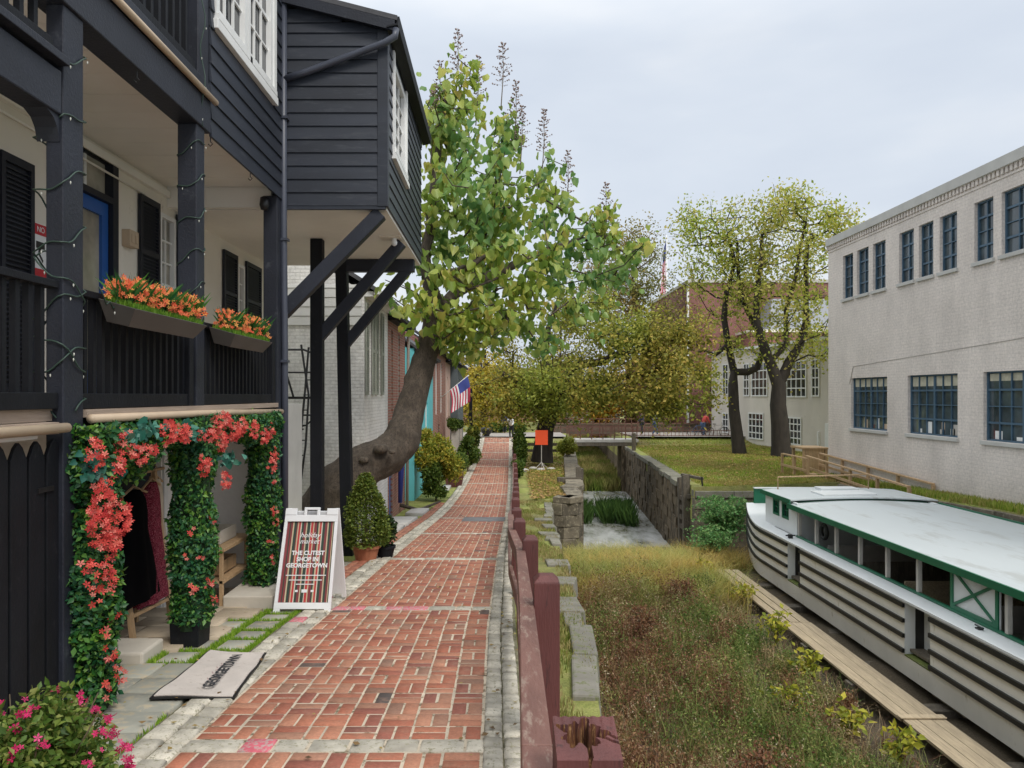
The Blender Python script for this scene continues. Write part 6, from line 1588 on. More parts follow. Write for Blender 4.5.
# ------------------------------------------------------------------ grey mill on the right bank
random.seed(81)
Ml = thing('mill_building', 'long grey painted brick mill with blue steel windows above the boat', 'building', (13, 20, -3))
MX = 13.0; Y0, Y1 = 8.0, 29.0; ZT = 6.15
up = [(27.25,28.05),(26.1,26.95),(24.95,25.8),(23.25,24.1),(22.2,22.97),(21.05,21.88),(19.5,20.28),(18.15,19.18),(16.6,17.5),(15.1,16),(13,13.9),(11.4,12.3)]
dn = [(24.85,27.4),(21.02,23.6),(17.1,19.9),(13.2,16.0),(9.6,12.2)]
holes = [(a,b,3.62,5.25) for a,b in up]+[(a,b,-1.22,.62) for a,b in dn]
mb = MB(); yc = sorted({Y0, Y1}|{v for h in holes for v in h[:2]})
for a, b in zip(yc[:-1], yc[1:]):
    hs = sorted([(h[2],h[3]) for h in holes if h[0] <= a+1e-6 and h[1] >= b-1e-6]); z = -3.9
    for (c0_, c1_) in hs: mb.box(MX, MX+.35, a, b, z, c0_); z = c1_
    mb.box(MX, MX+.35, a, b, z, 5.72)
mb.build('front_wall', gbrick_x, Ml)
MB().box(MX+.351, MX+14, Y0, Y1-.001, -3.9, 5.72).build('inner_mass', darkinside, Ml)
MB().box(MX+.001, MX+14, Y1, Y1+.3, -3.9, 5.72).build('end_wall', gbrick_y, Ml)
MB().box(MX-.10, MX+14, Y0, Y1+.34, 5.86, ZT).build('parapet', paint('parapet_paint', (.50,.49,.46), .8, .08, 2, .15, 20), Ml, bev=.01)
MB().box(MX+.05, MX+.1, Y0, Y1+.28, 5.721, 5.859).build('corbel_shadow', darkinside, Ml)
for q in range(2):
    ya = Y0+q*10.71; comb = [(ya, 5.862)]
    for k in range(63): comb += [(ya+k*.17, 5.70), (ya+k*.17+.095, 5.70), (ya+k*.17+.095, 5.85), (ya+k*.17+.17, 5.85)]
    comb += [(ya+10.71, 5.862)]; mb = MB(); mb.prism(comb, 'x', MX-.05, MX+.05); mb.build('corbel_course', gbrick_x, Ml)
MB().box(MX-.02, MX-.001, Y0, Y1+.3, 5.60, 5.66).build('string_course', gbrick_x, Ml)
def steelwin(y0, y1, z0, z1, cols, rows, thick_col=None, blind=False):
    mb = MB(); x = MX+.09; f = .045
    mb.box(x,x+.05,y0,y0+f,z0,z1); mb.box(x,x+.05,y1-f,y1,z0,z1); mb.box(x,x+.05,y0+f,y1-f,z1-f,z1); mb.box(x,x+.05,y0+f,y1-f,z0,z0+f)
    w = mb.build('window', bluewin, Ml)
    mb = MB()
    for k in range(1, cols):
        c_ = y0+f+k*(y1-y0-2*f)/cols; t = .045 if thick_col and k == thick_col else .014; mb.box(x+.005,x+.045,c_-t,c_+t,z0+f,z1-f)
    for k in range(1, rows):
        c_ = z0+f+k*(z1-z0-2*f)/rows; t = .028 if k in (1, rows-1) else .013; mb.box(x+.008,x+.042,y0+f,y1-f,c_-t,c_+t)
    mb.build('glazing_bars', bluewin if thick_col is None else greypost if False else bluewin, w)
    MB().box(x+.05,x+.06,y0+f,y1-f,z0+f,z1-f).build('pane', glassblue, w)
    if blind: MB().box(x+.046,x+.0475,y0+f+.02,y1-f-.02,z1-f-random.uniform(.2,.36),z1-f-.01).build('blind', glasslight if random.random() < .4 else paint('blind_%d' % int(y0*10), (.5,.47,.36), .8, .2, 6, .1, 20), w)
    if blind:
        for q in range(random.randint(3,6)):
            yy = random.uniform(y0+.1, y1-.4); MB().box(x+.046,x+.0496-.0004*q,yy,yy+random.uniform(.08,.3),z0+f+.01,z0+f+random.uniform(.1,.4)).build('clutter', random.choice([cream, white, glasslight, greypost, tan, maroon]), w)
    MB().box(MX-.07,MX+.13,y0-.06,y1+.06,z0-.11,z0-.003).build('sill', MATS['parapet_paint'], w, bev=.008)
for a, b in up: steelwin(a, b, 3.62, 5.25, 2, 4)
for a, b in dn: steelwin(a, b, -1.22, .62, 6, 4, 3, True)
MB().tube([(MX-.008,27.2,1.05),(MX-.008,20,1.35),(MX-.008,14,1.62)], .008, 5).build('conduit', greypost, Ml)
MB().tube([(MX-.02,27.2,1.05),(MX-.02,27.5,.4)], .012, 5).build('conduit', greypost, Ml)
# ------------------------------------------------------------------ fresh timber shed and ramp
Sh = thing('timber_shed', 'small fresh timber booth beside the ramp at the corner of the mill', 'shed', (12.6, 30, -3.4))
s0 = U(803, 470, 31); s1 = U(823, 470, 31)
mb = MB()
for k in range(7): mb.box(s0[0]+.12, s1[0]+.05, 31.0, 31.03, -3.35+k*.155+.003, -3.35+(k+1)*.155-.003)
mb.build('boards', pine, Sh)
mb = MB()
for k in range(7): mb.box(s1[0]+.051, s1[0]+.08, 31.04, 32.1, -3.35+k*.155+.003, -3.35+(k+1)*.155-.003)
mb.build('boards', pine, Sh)
for (x, y) in ((s0[0],31),(s1[0]+.09,31),(s0[0],32.1),(s1[0]+.09,32.1)): MB().box(x,x+.1,y-.02,y+.08,-3.6,-2.28).build('post', pine, Sh)
MB().box(s0[0]-.05,s1[0]+.25,30.95,32.25,-2.275,-2.2).build('roof', pine, Sh)
Rm = thing('timber_ramp', 'fresh timber ramp with handrails sloping down along the mill to the boat', 'ramp', (12.4, 25, -3.2))
def rail_run(p, q, h, nposts, par):
    for k in range(nposts):
        t = k/(nposts-1); x, y, z = [p[i]+(q[i]-p[i])*t for i in range(3)]; MB().box(x-.045,x+.045,y-.045,y+.045,z-.35,z+h).build('post', pine, par)
    MB().beam((p[0],p[1],p[2]+h+.03),(q[0],q[1],q[2]+h+.03),.11,.05).build('handrail', pine, par)
    MB().beam((p[0]-.05,p[1],p[2]+h*.5),(q[0]-.05,q[1],q[2]+h*.5),.04,.09).build('mid_rail', pine, par)
rail_run((12.33,29.8,-3.3),(12.33,22.3,-3.62),.92-.1,5,Rm)
rail_run((12.88,29.8,-3.2),(12.88,22.0,-3.50),.92-.1,5,Rm)
rail_run((11.9,31.2,-3.35),(11.9,28.6,-3.35),.85,3,Rm)
for k in range(70): 
    pass
MB().box(12.3,12.93,22.0,29.9,-3.20,-3.15).build('deck', pine, Rm)
# ------------------------------------------------------------------ annex behind the lawn
An = thing('annex_building', 'pale stuccoed annex with white grid windows behind the lawn trees', 'building', (17, 48, -3.4))
a0 = Vector((16.35, 57.2, 0)); a1 = Vector((18.9, 38.5, 0)); d_ = (a1-a0).normalized(); nrm = Vector((-abs(d_.y), -abs(d_.x)*0-.13, 0)).normalized()
Lg = (a1-a0).length
def AP(s, out, z): p = a0+d_*s+Vector((-1,-.136,0)).normalized()*out; return (p.x, p.y, z)
def abox(mb, s0, s1, o0, o1, z0, z1): mb.hexa([AP(s0,o0,z0),AP(s1,o0,z0),AP(s1,o1,z0),AP(s0,o1,z0)], [AP(s0,o0,z1),AP(s1,o0,z1),AP(s1,o1,z1),AP(s0,o1,z1)])
mb = MB(); abox(mb, 0, Lg, -9, 0, -3.8, 3.1); mb.build('wall', annexwall, An)
mb = MB(); abox(mb, -.2, Lg, -9.2, .25, 3.101, 3.3); mb.build('cornice', white, An)
def apx(px):  # distance along facade at a pixel column
    # solve x/y
    k = (px-500)/F; s = (k*a0.y-a0.x)/(d_.x-k*d_.y); return s
def awin(px0, px1, z0, z1, cols, rows, nm='window'):
    s0, s1 = sorted((apx(px0), apx(px1))); f = .09
    mb = MB(); abox(mb, s0, s0+f, .02, .07, z0, z1); abox(mb, s1-f, s1, .02, .07, z0, z1); abox(mb, s0+f, s1-f, .02, .07, z1-f, z1); abox(mb, s0+f, s1-f, .02, .07, z0, z0+f)
    for k in range(1, cols): c_ = s0+(s1-s0)*k/cols; abox(mb, c_-.035, c_+.035, .021, .06, z0+f, z1-f)
    for k in range(1, rows): c_ = z0+(z1-z0)*k/rows; abox(mb, s0+f, s1-f, .021, .058, c_-.035, c_+.035)
    w = mb.build(nm, white, An); mb = MB(); abox(mb, s0+f, s1-f, .005, .018, z0+f, z1-f); mb.build('pane', glassdk, w)
for (p0, p1, z0, z1, c_, r_) in ((723,729,-2.8,-1.3,2,3),(749,764,-3.0,-1.2,4,4),(787,802,-3.05,-1.35,4,4),(723,729,.0,2.3,2,4),(744,750,-.1,2.2,2,4),(752,768,-.1,2.2,4,4),(787,807,-.15,2.1,4,4),(812,820,-.1,2.1,2,4)): awin(p0, p1, z0, z1, c_, r_)
mb = MB(); abox(mb, apx(826)-.0, apx(834), .0, .08, -3.6, -1.6); mb.build('door', white, An)
mb = MB(); abox(mb, apx(818.5), apx(818.5)+.12, .0, .1, -3.6, -2.1); mb.build('pipe', white, An)
Up = thing('brick_block', 'tall red brick block with skylight windows rising behind the annex', 'building', (24, 62, -3))
MB().box(15.3, 40, 60, 75, -3.4, 9.1).build('wall', rbrick_y, Up)
MB().box(15.2, 40.1, 59.9, 75.1, 9.101, 9.35).build('coping', concrete, Up)
MB().box(15.12, 15.28, 59.8, 59.96, -3.4, 9.1).build('corner_pipe', white, Up)
for k in range(4):
    x = 19.4+k*3.4; f = MB().box(x, x+1.5, 59.93, 59.99, 3.2, 4.7).build('window', white, Up); MB().box(x+.1, x+1.4, 59.90, 59.928, 3.3, 4.6).build('pane', glasssky, f)
mb = MB(); mb.hexa([(20.5,56.5,5.0),(33,56.5,5.0),(33,59.9,5.0),(20.5,59.9,5.0)], [(21.5,58.5,7.6),(33,58.5,7.6),(33,59.9,7.6),(21.5,59.9,7.6)]); mb.build('slate_slope', paint('slate_slope', (.25,.26,.28), .7, .1, 2, .1), Up)
MB().box(19, 34, 56.3, 59.8, 3.4+1.4, 4.98).build('fascia', cream, Up)
MB().box(19.2, 34, 56.6, 59.85, 3.3, 4.79).build('clerestory', rbrick_y, Up)
# ground floor arcade to the left of the annex
Rk = thing('brick_building', 'red brick building with dark openings far behind the lawn railing', 'building', (14, 66, -3))
MB().box(12.2, 19, 66, 72, -3.2, 3.2).build('wall', rbrick_y, Rk)
for x in (13.0, 14.5, 16.0): MB().box(x, x+.9, 65.93, 65.995, -2.6, .2).build('window', glassdk, Rk)
Tn = thing('tan_building', 'low tan rendered building far across the street', 'building', (9, 75, -3))
MB().box(5.5, 12, 74, 80, -3.2, .6).build('wall', annexwall, Tn); MB().box(5.2, 12.3, 73.7, 80.3, .61, .9).build('roof', roofgrey, Tn)
for k in range(4): MB().box(6.1+k*1.4, 6.9+k*1.4, 73.93, 73.99, -1.6, -.3).build('window', glassdk, Tn)
Ol = thing('brick_building', 'orange brick building closing the street beyond the towpath', 'building', (-3, 82, -3))
MB().box(-12, 4, 82, 90, -3.2, 3.0).build('wall', bricks('orange_brick', (.42,.20,.12), (.36,.16,.1), (.4,.3,.24), 'y'), Ol)
for k in range(6): MB().box(-10.5+k*2.4, -9.4+k*2.4, 81.93, 81.99, -1.3, .6).build('window', glassdk, Ol)
# flagpole
Fp = thing('flagpole', 'tall white flagpole with a limp striped flag above the far trees', 'flagpole', (16.9, 75, -3))
MB().tube([(16.9,75,-3),(16.9,75,16.2)], [.09,.05], 8).build('pole', white, Fp, smooth=True)
mb = MB()
for i in range(6):
    for j in range(20):
        def q(u, v): return (16.85-.9*u*(.25+.75*v*.6)-.1*v, 75+.12*math.sin(u*9+v*4), 15.8-5.6*v-u*.9*(1-v))
        mb.mi = 2 if j < 7 else i % 2
        mb.quad(q(i/6,j/20),q((i+1)/6,j/20),q((i+1)/6,(j+1)/20),q(i/6,(j+1)/20))
mb.build('flag_cloth', fr, Fp)
# ------------------------------------------------------------------ trees of the middle distance
SM = ([(0,0,0),(-.3,.5,.1),(0,1,0),(.3,.5,.1)], [(0,1,2,3)])
def tree(name, label, trunk, rads, ells, ntg, nleaf, lsize, lmat, bmat, spread, seed, step=.8, rt=.012, expo=.45, group=None, back=4, wob=.12, upb=.25, cat='tree'):
    random.seed(seed); base = trunk[0][0][0]
    T = thing(name, label, cat, base, group)
    nodes, par, rad, tips = grow(trunk, rads, inell(ntg, ells), step, rt, expo, wob, upb=upb)
    mb = MB(); tube_net(nodes, par, rad, mb, 8); mb.build('trunk', bmat, T, smooth=True)
    P = leaves_near(nodes, par, tips, nleaf, spread, back)
    scatter('foliage', P, lsize, lmat, *SM, T, up=.4); return T
# broad olive tree by the lock
Z = 38.5
olive = leafmat('olive_leaf', [(0,(.13,.14,.02)),(.4,(.28,.27,.045)),(.75,(.42,.36,.07)),(1,(.56,.40,.09))], patch=[(0,(.14,.18,.03)),(.5,(.30,.35,.05)),(1,(.46,.46,.09))], pscale=.22, trans=.35)
tr1 = [W(542,462,Z), W(543,448,Z), W(545,430,Z), W(549,415,Z), W(556,403,Z)]
l1 = [W(570,392,Z), W(592,384,Z), W(618,378,Z-1), W(645,372,Z-1), W(672,366,Z-1)]
l2 = [W(562,380,Z), W(576,366,Z), W(600,362,Z-1), W(622,352,Z-1), W(650,350,Z-1), W(668,360,Z-1.5)]
l3 = [W(552,385,Z), W(545,360,Z), W(548,330,Z), W(560,295,Z)]
l4 = [W(530,395,Z), W(512,380,Z), W(498,370,Z)]
trunk = [(tr1,-1),(l1,4),(l2,4),(l3,4),(l4,3)]
rads = [.60,.50,.45,.42,.36, .24,.2,.16,.13,.1, .26,.22,.19,.15,.12,.09, .22,.2,.15,.1, .2,.16,.12]
ells = [(515,392,38,46,28,3),(560,375,37.5,44,34,3),(500,412,38,24,16,2),(560,410,36.5,28,12,2),(600,392,37,26,18,2.5),(618,350,37.5,44,26,3),(672,372,37,30,26,3),(640,402,37,20,20,2),(668,404,36.5,20,22,2),(700,386,37,14,26,2),(600,318,38,44,22,3),(690,335,37.5,22,20,2),(645,330,38,30,24,2.5),(712,405,37,12,14,1.5,200)]
tree('broad_tree', 'wide olive green tree with a forked black trunk beside the lock and footbridge', trunk, rads, ells, 210, 31000, .18, olive, barkdark, .36, 91, rt=.016, back=2)
# sparse tree behind, brown gold twigs against the sky
Z = 61
sparse = leafmat('sparse_gold_leaf', [(0,(.15,.12,.03)),(.5,(.30,.22,.05)),(1,(.42,.30,.10))], patch=[(0,(.12,.14,.03)),(1,(.28,.28,.06))], pscale=.2, trans=.35)
t = [W(662,431,Z), W(660,410,Z), W(656,388,Z), W(650,362,Z), W(642,335,Z), W(634,300,Z)]
tree('sparse_tree', 'half bare golden tree rising behind the broad olive tree', [(t,-1)], [.4,.36,.3,.27,.22,.15], [(620,270,Z,60,38,4),(650,310,Z,52,34,4),(590,300,Z,46,40,4),(640,240,Z,38,22,3),(684,322,Z,30,22,3)], 300, 13000, .21, sparse, twig, .55, 92, rt=.016, expo=.42)
# two lawn trees
ygl = leafmat('thin_yellow_green', [(0,(.18,.27,.03)),(.4,(.33,.43,.05)),(.8,(.48,.52,.08)),(1,(.60,.50,.12))], patch=[(0,(.30,.36,.05)),(.6,(.50,.48,.10)),(1,(.60,.50,.18))], pscale=.16, trans=.5)
Z = 42
t = [W(740,457,Z), W(737,435,Z), W(734,410,Z), W(733,385,Z), W(734,372,Z)]
a_ = [W(728,345,Z), W(724,318,Z), W(726,295,Z), W(735,262,Z), W(728,235,Z)]
b_ = [W(748,372,Z), W(757,368,Z), W(763,352,Z), W(757,330,Z), W(742,300,Z), W(738,270,Z), W(737,240,Z)]
c_ = [W(715,355,Z), W(704,350,Z), W(698,352,Z)]
tree('lawn_tree', 'slender black-trunked tree with a looping limb on the lawn, left of the pair', [(t,-1),(a_,4),(b_,4),(c_,5)], [.42,.34,.30,.28,.26,.19,.17,.15,.12,.08,.22,.2,.18,.16,.14,.11,.08,.12,.1,.07],
     [(720,270,Z,44,45,3),(712,225,Z,40,28,3),(745,240,Z,40,42,3),(738,310,Z,34,34,3),(700,262,Z,30,30,2.5),(688,225,Z,24,24,2,700),(735,345,Z,18,14,1.5,300)], 360, 5600, .19, ygl, barkdark, .30, 93, back=2, rt=.011, expo=.42)
Z = 40
t = [W(782,461,Z), W(781,445,Z), W(780,425,Z), W(778,405,Z), W(779,385,Z)]
a_ = [W(770,362,Z), W(762,340,Z), W(757,322,Z), W(756,300,Z), W(760,270,Z), W(762,235,Z)]
b_ = [W(789,362,Z), W(800,345,Z), W(806,322,Z), W(806,300,Z), W(806,270,Z), W(808,240,Z)]
c_ = [W(786,345,Z), W(786,310,Z), W(795,280,Z), W(800,250,Z), W(806,222,Z)]
tree('lawn_tree', 'sturdier dark trunk dividing in two on the lawn, right of the pair', [(t,-1),(a_,4),(b_,4),(c_,5)], [.62,.50,.46,.42,.38,.26,.22,.19,.16,.12,.08,.26,.22,.18,.15,.12,.08,.14,.12,.1,.08,.06],
     [(800,235,Z,50,42,3.5),(775,215,Z,40,28,3),(820,270,Z,40,42,3),(770,290,Z,40,46,3),(805,320,Z,40,34,3),(755,345,Z,24,20,2),(815,352,Z,28,20,2),(835,235,Z,22,26,2),(845,222,Z,22,20,2,500),(790,200,Z,44,14,2,600)], 440, 9800, .19, ygl, barkdark, .33, 94, back=2, rt=.012, expo=.42)

# autumn trees across the street
def blob_tree(name, label, px, Z, r, pyb, pyt, stops, seed, n=5200, patch=None, ls=.26):
    random.seed(seed); zb = -3; zt = (395-pyt)/F*Z; zc = (395-pyb)/F*Z; x = (px-500)/F*Z
    t = [(x,Z,zb),(x+.1,Z,zb+(zc-zb)*.5),(x-.1,Z,zc),(x,Z,zc+(zt-zc)*.4),(x+.1,Z,zc+(zt-zc)*.75)]
    rx_ = r; H_ = (pyb-pyt)/2; pm = (pyb+pyt)/2
    tree(name, label, [(t,-1)], [.3,.25,.2,.15,.1], [(px,pm,Z,rx_,H_,3),(px-rx_*.4,pm+H_*.2,Z,rx_*.7,H_*.7,3),(px+rx_*.4,pm+H_*.3,Z,rx_*.7,H_*.6,3)], 90, n, ls, leafmat(name+str(seed), stops, trans=.35), barkdark, .6, seed, step=1.2, rt=.03)
blob_tree('autumn_tree', 'bright orange autumn tree across the street behind the footbridge', 598, 66, 28, 428, 365, [(0,(.30,.14,.02)),(.5,(.50,.26,.03)),(1,(.60,.38,.06))], 101)
blob_tree('autumn_tree', 'russet brown tree right of the orange one', 634, 68, 30, 428, 350, [(0,(.12,.055,.03)),(.5,(.24,.12,.06)),(1,(.34,.2,.1))], 102)
blob_tree('autumn_tree', 'dull olive brown tree at the right before the red brick building', 668, 67, 22, 425, 370, [(0,(.08,.07,.02)),(.5,(.16,.13,.03)),(1,(.3,.2,.06))], 103)
blob_tree('autumn_tree', 'golden yellow tree rising over the far end of the left house row', 484, 60, 24, 425, 330, [(0,(.26,.20,.02)),(.5,(.46,.36,.03)),(1,(.58,.46,.06))], 104, 6000)
blob_tree('autumn_tree', 'yellow green tree straight above the end of the towpath', 512, 64, 26, 428, 325, [(0,(.12,.12,.02)),(.5,(.24,.22,.03)),(1,(.4,.34,.05))], 105)
blob_tree('autumn_tree', 'pale olive tree high behind the leaning tree crown', 560, 72, 40, 425, 290, [(0,(.10,.10,.02)),(.5,(.20,.19,.035)),(1,(.34,.27,.06))], 106, 9000)
blob_tree('autumn_tree', 'soft brown tree behind the golden one at the house row end', 470, 74, 22, 425, 335, [(0,(.14,.10,.03)),(.5,(.28,.2,.06)),(1,(.4,.3,.1))], 107, 5000)
# trunkside ivy and shrubs left of the broad tree
bushy('bank_shrub', 'green shrub by the towpath end left of the broad trunk', 'shrub', (.98, 37.5, -D(37)-.05), (.5,1.0,1.15), 4200, .12, grn)
bushy('bank_shrub', 'lower green shrub just before the first along the towpath fence', 'shrub', (.82, 33.5, -D(33)-.05), (.32,.9,.5), 2200, .1, grn)
bushy('bank_shrub', 'dark shrub between the broad trunk and the footbridge', 'shrub', (3.8, 42.5, -3.6), (.7,.6,.6), 2200, .13, olive)
for k, (x, y, lab) in enumerate(((-.3,57,'low hedge mound at the left beyond the street'),(1.2,57.5,'low hedge mound straight beyond the towpath end'),(6,60,'dark hedge mound behind the footbridge'))):
    bushy('hedge', lab, 'hedge', (x, y, -3.0), (1.0,.8,.45), 1800, .16, grn)
# ------------------------------------------------------------------ people, tiny in the distance
skin_m = paint('skin', (.45,.28,.2), .6, .05, 3, 0)
def person(label, x, y, z, face, jacket, trousers, hair, pose='stand', h=1.72):
    T = thing('person', label, 'person', (x, y, z)); s = h/1.72
    st = .12 if pose == 'walk' else .0
    lean = .25 if pose == 'bend' else .0
    J = {'pel':(0,0,.92),'chest':(lean*.6,0,1.25),'neck':(lean*1.1,0,1.45),'head':(lean*1.3,0,1.60),'top':(lean*1.35,0,1.70),
         'hl':(0,.09,.88),'kl':(st,.10,.48),'al':(-st,.10,.06),'tl':(-st+.16,.10,.03),'hr':(0,-.09,.88),'kr':(st*.4+.05,-.10,.48),'ar':(st*1.6,-.10,.06),'tr':(st*1.6+.16,-.10,.03),
         'sl':(lean,.19,1.40),'el':(lean+.04,.25,1.13),'wl':(lean+.22,.20,1.0),'sr':(lean,-.19,1.40),'er':(lean+.02,-.25,1.13),'wr':(lean+.18,-.22,.95),'fl':(lean+.28,.20,.96),'fr':(lean+.22,-.22,.87)}
    E = [('pel','chest'),('chest','neck'),('neck','head'),('head','top'),('pel','hl'),('hl','kl'),('kl','al'),('al','tl'),('pel','hr'),('hr','kr'),('kr','ar'),('ar','tr'),('chest','sl'),('sl','el'),('el','wl'),('wl','fl'),('chest','sr'),('sr','er'),('er','wr'),('wr','fr')]
    Rr = {'pel':.13,'chest':.15,'neck':.055,'head':.095,'top':.07,'hl':.09,'kl':.06,'al':.04,'tl':.035,'hr':.09,'kr':.06,'ar':.04,'tr':.035,'sl':.06,'el':.045,'wl':.03,'fl':.025,'sr':.06,'er':.045,'wr':.03,'fr':.025}
    cf, sf = math.cos(face), math.sin(face)
    def sk(name, names, edges, mat, grow_=0):
        me = bpy.data.meshes.new(name); idx = {n: i for i, n in enumerate(names)}
        me.from_pydata([((J[n][0]*cf-J[n][1]*sf)*s, (J[n][0]*sf+J[n][1]*cf)*s, J[n][2]*s) for n in names], [(idx[a], idx[b]) for a, b in edges], [])
        me.materials.append(mat); o = link(name, me, T); m = o.modifiers.new('skin', 'SKIN'); 
        sl = me.skin_vertices[0].data if me.skin_vertices else None
        if sl is None:
            bm = bmesh.new(); bm.from_mesh(me); bm.verts.layers.skin.verify(); bm.to_mesh(me); bm.free(); sl = me.skin_vertices[0].data
        for n in names: r_ = (Rr[n]+grow_)*s; sl[idx[n]].radius = (r_, r_)
        sl[0].use_root = True
        o.modifiers.new('sub', 'SUBSURF').levels = 1; return o
    sk('body', list(J), E, skin_m)
    sk('jacket', ['chest','pel','neck','sl','el','wl','sr','er','wr'], [('chest','pel'),('chest','neck'),('chest','sl'),('sl','el'),('el','wl'),('chest','sr'),('sr','er'),('er','wr')], jacket, .02)
    sk('trousers', ['pel','hl','kl','al','hr','kr','ar'], [('pel','hl'),('hl','kl'),('kl','al'),('pel','hr'),('hr','kr'),('kr','ar')], trousers, .015)
    mb = MB(); hx_, hy_ = J['head'][0]*cf*s, J['head'][0]*sf*s
    mb.lathe((x+hx_-.02*cf, y+hy_-.02*sf, z+1.56*s), [(.06,-.02),(.105,.05),(.10,.11),(.06,.16),(.01,.175)], 10); mb.build('hair', hair, T, smooth=True)
    return T
jw_ = paint('jacket_white', (.6,.6,.62), .8, .05, 3, 0); jn = paint('jacket_navy', (.03,.035,.07), .8, .05, 3, 0); jg = paint('jacket_grey', (.2,.22,.27), .8, .05, 3, 0); jr = paint('jacket_red', (.45,.06,.05), .8, .05, 3, 0); td = paint('trousers_dark', (.02,.022,.03), .85, .05, 3, 0); tj = paint('trousers_denim', (.07,.11,.2), .85, .05, 3, 0); hd = paint('hair_dark', (.03,.02,.015), .7, .1, 3, 0); hl_ = paint('hair_fair', (.35,.24,.12), .7, .1, 3, 0)
person('person in a dark jacket standing at the street railing behind the footbridge', 10.4, 54.2, -2.9, 2.6, jn, td, hd)
person('person in a pale grey top walking past the right end of the footbridge', 11.2, 53.6, -2.9, .2, jg, tj, hl_, 'walk')
person('person in red and white bending over the parked bicycle by the annex', 14.6, 53.2, -2.95, .3, jr, tj, hd, 'bend')
person('person in a white top with dark trousers standing at the far end of the towpath', .78, 51.0, -2.98, -1.9, jw_, td, hd, 'bend', 1.6)
person('small figure in black further off in the street beyond the towpath end', .35, 56.5, -2.9, -1.5, jn, td, hd, h=1.6)
def bike(label, x, y, z, ang, col):
    T = thing('bicycle', label, 'bicycle', (x, y, z), 'bicycles by the annex'); ca, sa = math.cos(ang), math.sin(ang)
    def Q(u, v): return (x+u*ca, y+u*sa, z+v)
    for u in (-.52, .52):
        P = [Q(u+.33*math.cos(a), .34+.33*math.sin(a)) for a in np.linspace(0, 2*PI, 21)]; w = MB().tube(P, .022, 6, cap=False).build('wheel', blackmetal, T)
        mb = MB(); [mb.tube([Q(u, .34), Q(u+.31*math.cos(a), .34+.31*math.sin(a))], .004, 3) for a in np.linspace(0, 2*PI, 11)]; mb.build('spokes', greypost, w)
    mb = MB()
    for a, b in (((-.52,.34),(-.15,.82)),((-.52,.34),(-.05,.32)),((-.05,.32),(-.18,.86)),((-.05,.32),(.38,.78)),((-.16,.78),(.36,.82)),((.36,.92),(.52,.34))): mb.tube([Q(*a), Q(*b)], .018, 6)
    mb.build('frame', col, T); mb = MB(); mb.box(x-.18*ca-.1, x-.18*ca+.1, y-.06, y+.06, z+.87, z+.92); mb.build('saddle', blackmetal, T)
    MB().tube([(x+.36*ca-.2*sa,y+.36*sa+.2*ca,z+.98),(x+.36*ca,y+.36*sa,z+.95),(x+.36*ca+.2*sa,y+.36*sa-.2*ca,z+.98)], .014, 6).build('handlebar', blackmetal, T)
bike('blue bicycle standing beside the person in red near the annex', 14.2, 52.9, -2.97, .15, tj)
bike('grey bicycle parked right beside the annex corner', 15.5, 52.9, -2.97, -.1, greypost)
# white security camera under the jetty
T = thing('security_camera', 'small white security camera under the corner of the jettied room', 'security camera', (-1.55, 10.9, JB-.04))
MB().lathe((-1.55, 10.85, JB-.10), [(.02,.065),(.035,.06),(.035,.02),(.045,.0),(.04,-.035),(.015,-.055)], 12).build('housing', whiteplastic, T, smooth=True)
MB().box(-1.75, -1.45, 10.7, 11.0, JB-.045, JB-.031).build('mounting_board', cream, T)
T = thing('camera_lamp', 'small black lamp at the corner where balcony and jetty meet', 'lamp', (-2.78, 8.9, 2.2))
MB().lathe((-2.82, 8.86, 2.22), [(.015,.16),(.05,.14),(.06,.06),(.045,.0),(.01,-.01)], 10).build('housing', blackmetal, T, smooth=True)
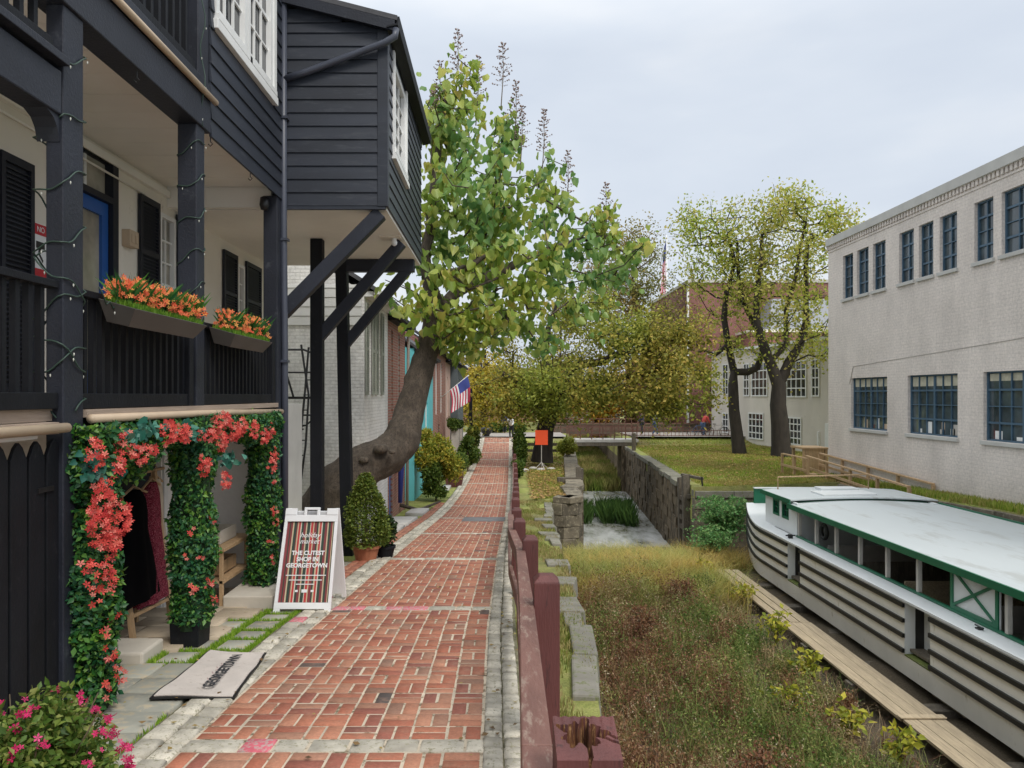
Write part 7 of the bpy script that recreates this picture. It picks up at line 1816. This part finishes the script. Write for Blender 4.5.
# ------------------------------------------------------------------ light, sky, camera
w = bpy.data.worlds.new('World'); scene.world = w; w.use_nodes = True; nt = w.node_tree; nt.nodes.clear()
out = nt.nodes.new('ShaderNodeOutputWorld'); bg = nt.nodes.new('ShaderNodeBackground'); sky = nt.nodes.new('ShaderNodeTexSky')
sky.sky_type = 'NISHITA'; sky.sun_disc = False; sky.sun_elevation = math.radians(48); sky.sun_rotation = math.radians(150); sky.air_density = 1.2; sky.dust_density = 3
tc = nt.nodes.new('ShaderNodeTexCoord')
def wn(scale, st, det=5):
    mp = nt.nodes.new('ShaderNodeMapping'); mp.inputs['Scale'].default_value = st; nt.links.new(tc.outputs['Generated'], mp.inputs[0])
    n = nt.nodes.new('ShaderNodeTexNoise'); n.inputs['Scale'].default_value = scale; n.inputs['Detail'].default_value = det; n.inputs['Roughness'].default_value = .5; nt.links.new(mp.outputs[0], n.inputs['Vector']); return n.outputs['Fac']
cl = ramp(nt, wn(1.9, (1,1,3.0)), [(.30, (4.7,5.2,6.0)), (.5, (5.4,5.85,6.5)), (.68, (6.5,6.7,7.0))])
# an overcast sky is much brighter overhead than near the horizon
sp = nt.nodes.new('ShaderNodeSeparateXYZ'); nt.links.new(tc.outputs['Generated'], sp.inputs[0])
up_ = ramp(nt, sp.outputs['Z'], [(.0, (.95,)*3), (.42, (1,)*3), (.75, (1.9,1.85,1.75)), (1, (2.7,2.6,2.4))])
cl = mixc(nt, 1.0, cl, up_, 'MULTIPLY')
mx = mixc(nt, .90, sky.outputs[0], cl)
nt.links.new(mx, bg.inputs[0]); bg.inputs[1].default_value = .10; nt.links.new(bg.outputs[0], out.inputs[0])
sun = bpy.data.lights.new('sun', 'SUN'); sun.energy = 1.3; sun.angle = math.radians(16); sun.color = (1, .95, .88)
so = bpy.data.objects.new('sun', sun); COL.objects.link(so)
az = math.radians(150); el = math.radians(48)  # towards the sun: from behind right of the camera
dirv = Vector((math.sin(az)*math.cos(el), math.cos(az)*math.cos(el), math.sin(el)))
so.rotation_euler = dirv.to_track_quat('Z', 'Y').to_euler(); so.location = (20, -20, 30)
cam = bpy.data.cameras.new('camera'); co = bpy.data.objects.new('camera', cam); COL.objects.link(co); scene.camera = co
cam.sensor_width = 36; cam.lens = 36*F/1024; cam.shift_x = 12/1024; cam.shift_y = 11/1024; cam.clip_end = 2000; cam.clip_start = .05
co.location = (0, 0, 0); co.rotation_euler = (math.radians(90), 0, 0)
scene.view_settings.view_transform = 'Standard'; scene.view_settings.look = 'None'; scene.view_settings.exposure = .5; scene.view_settings.gamma = 1
scene.view_settings.use_curve_mapping = False
scene.cycles.max_bounces = 8; scene.cycles.diffuse_bounces = 5; scene.cycles.transparent_max_bounces = 6
scene.cycles.use_denoising = True
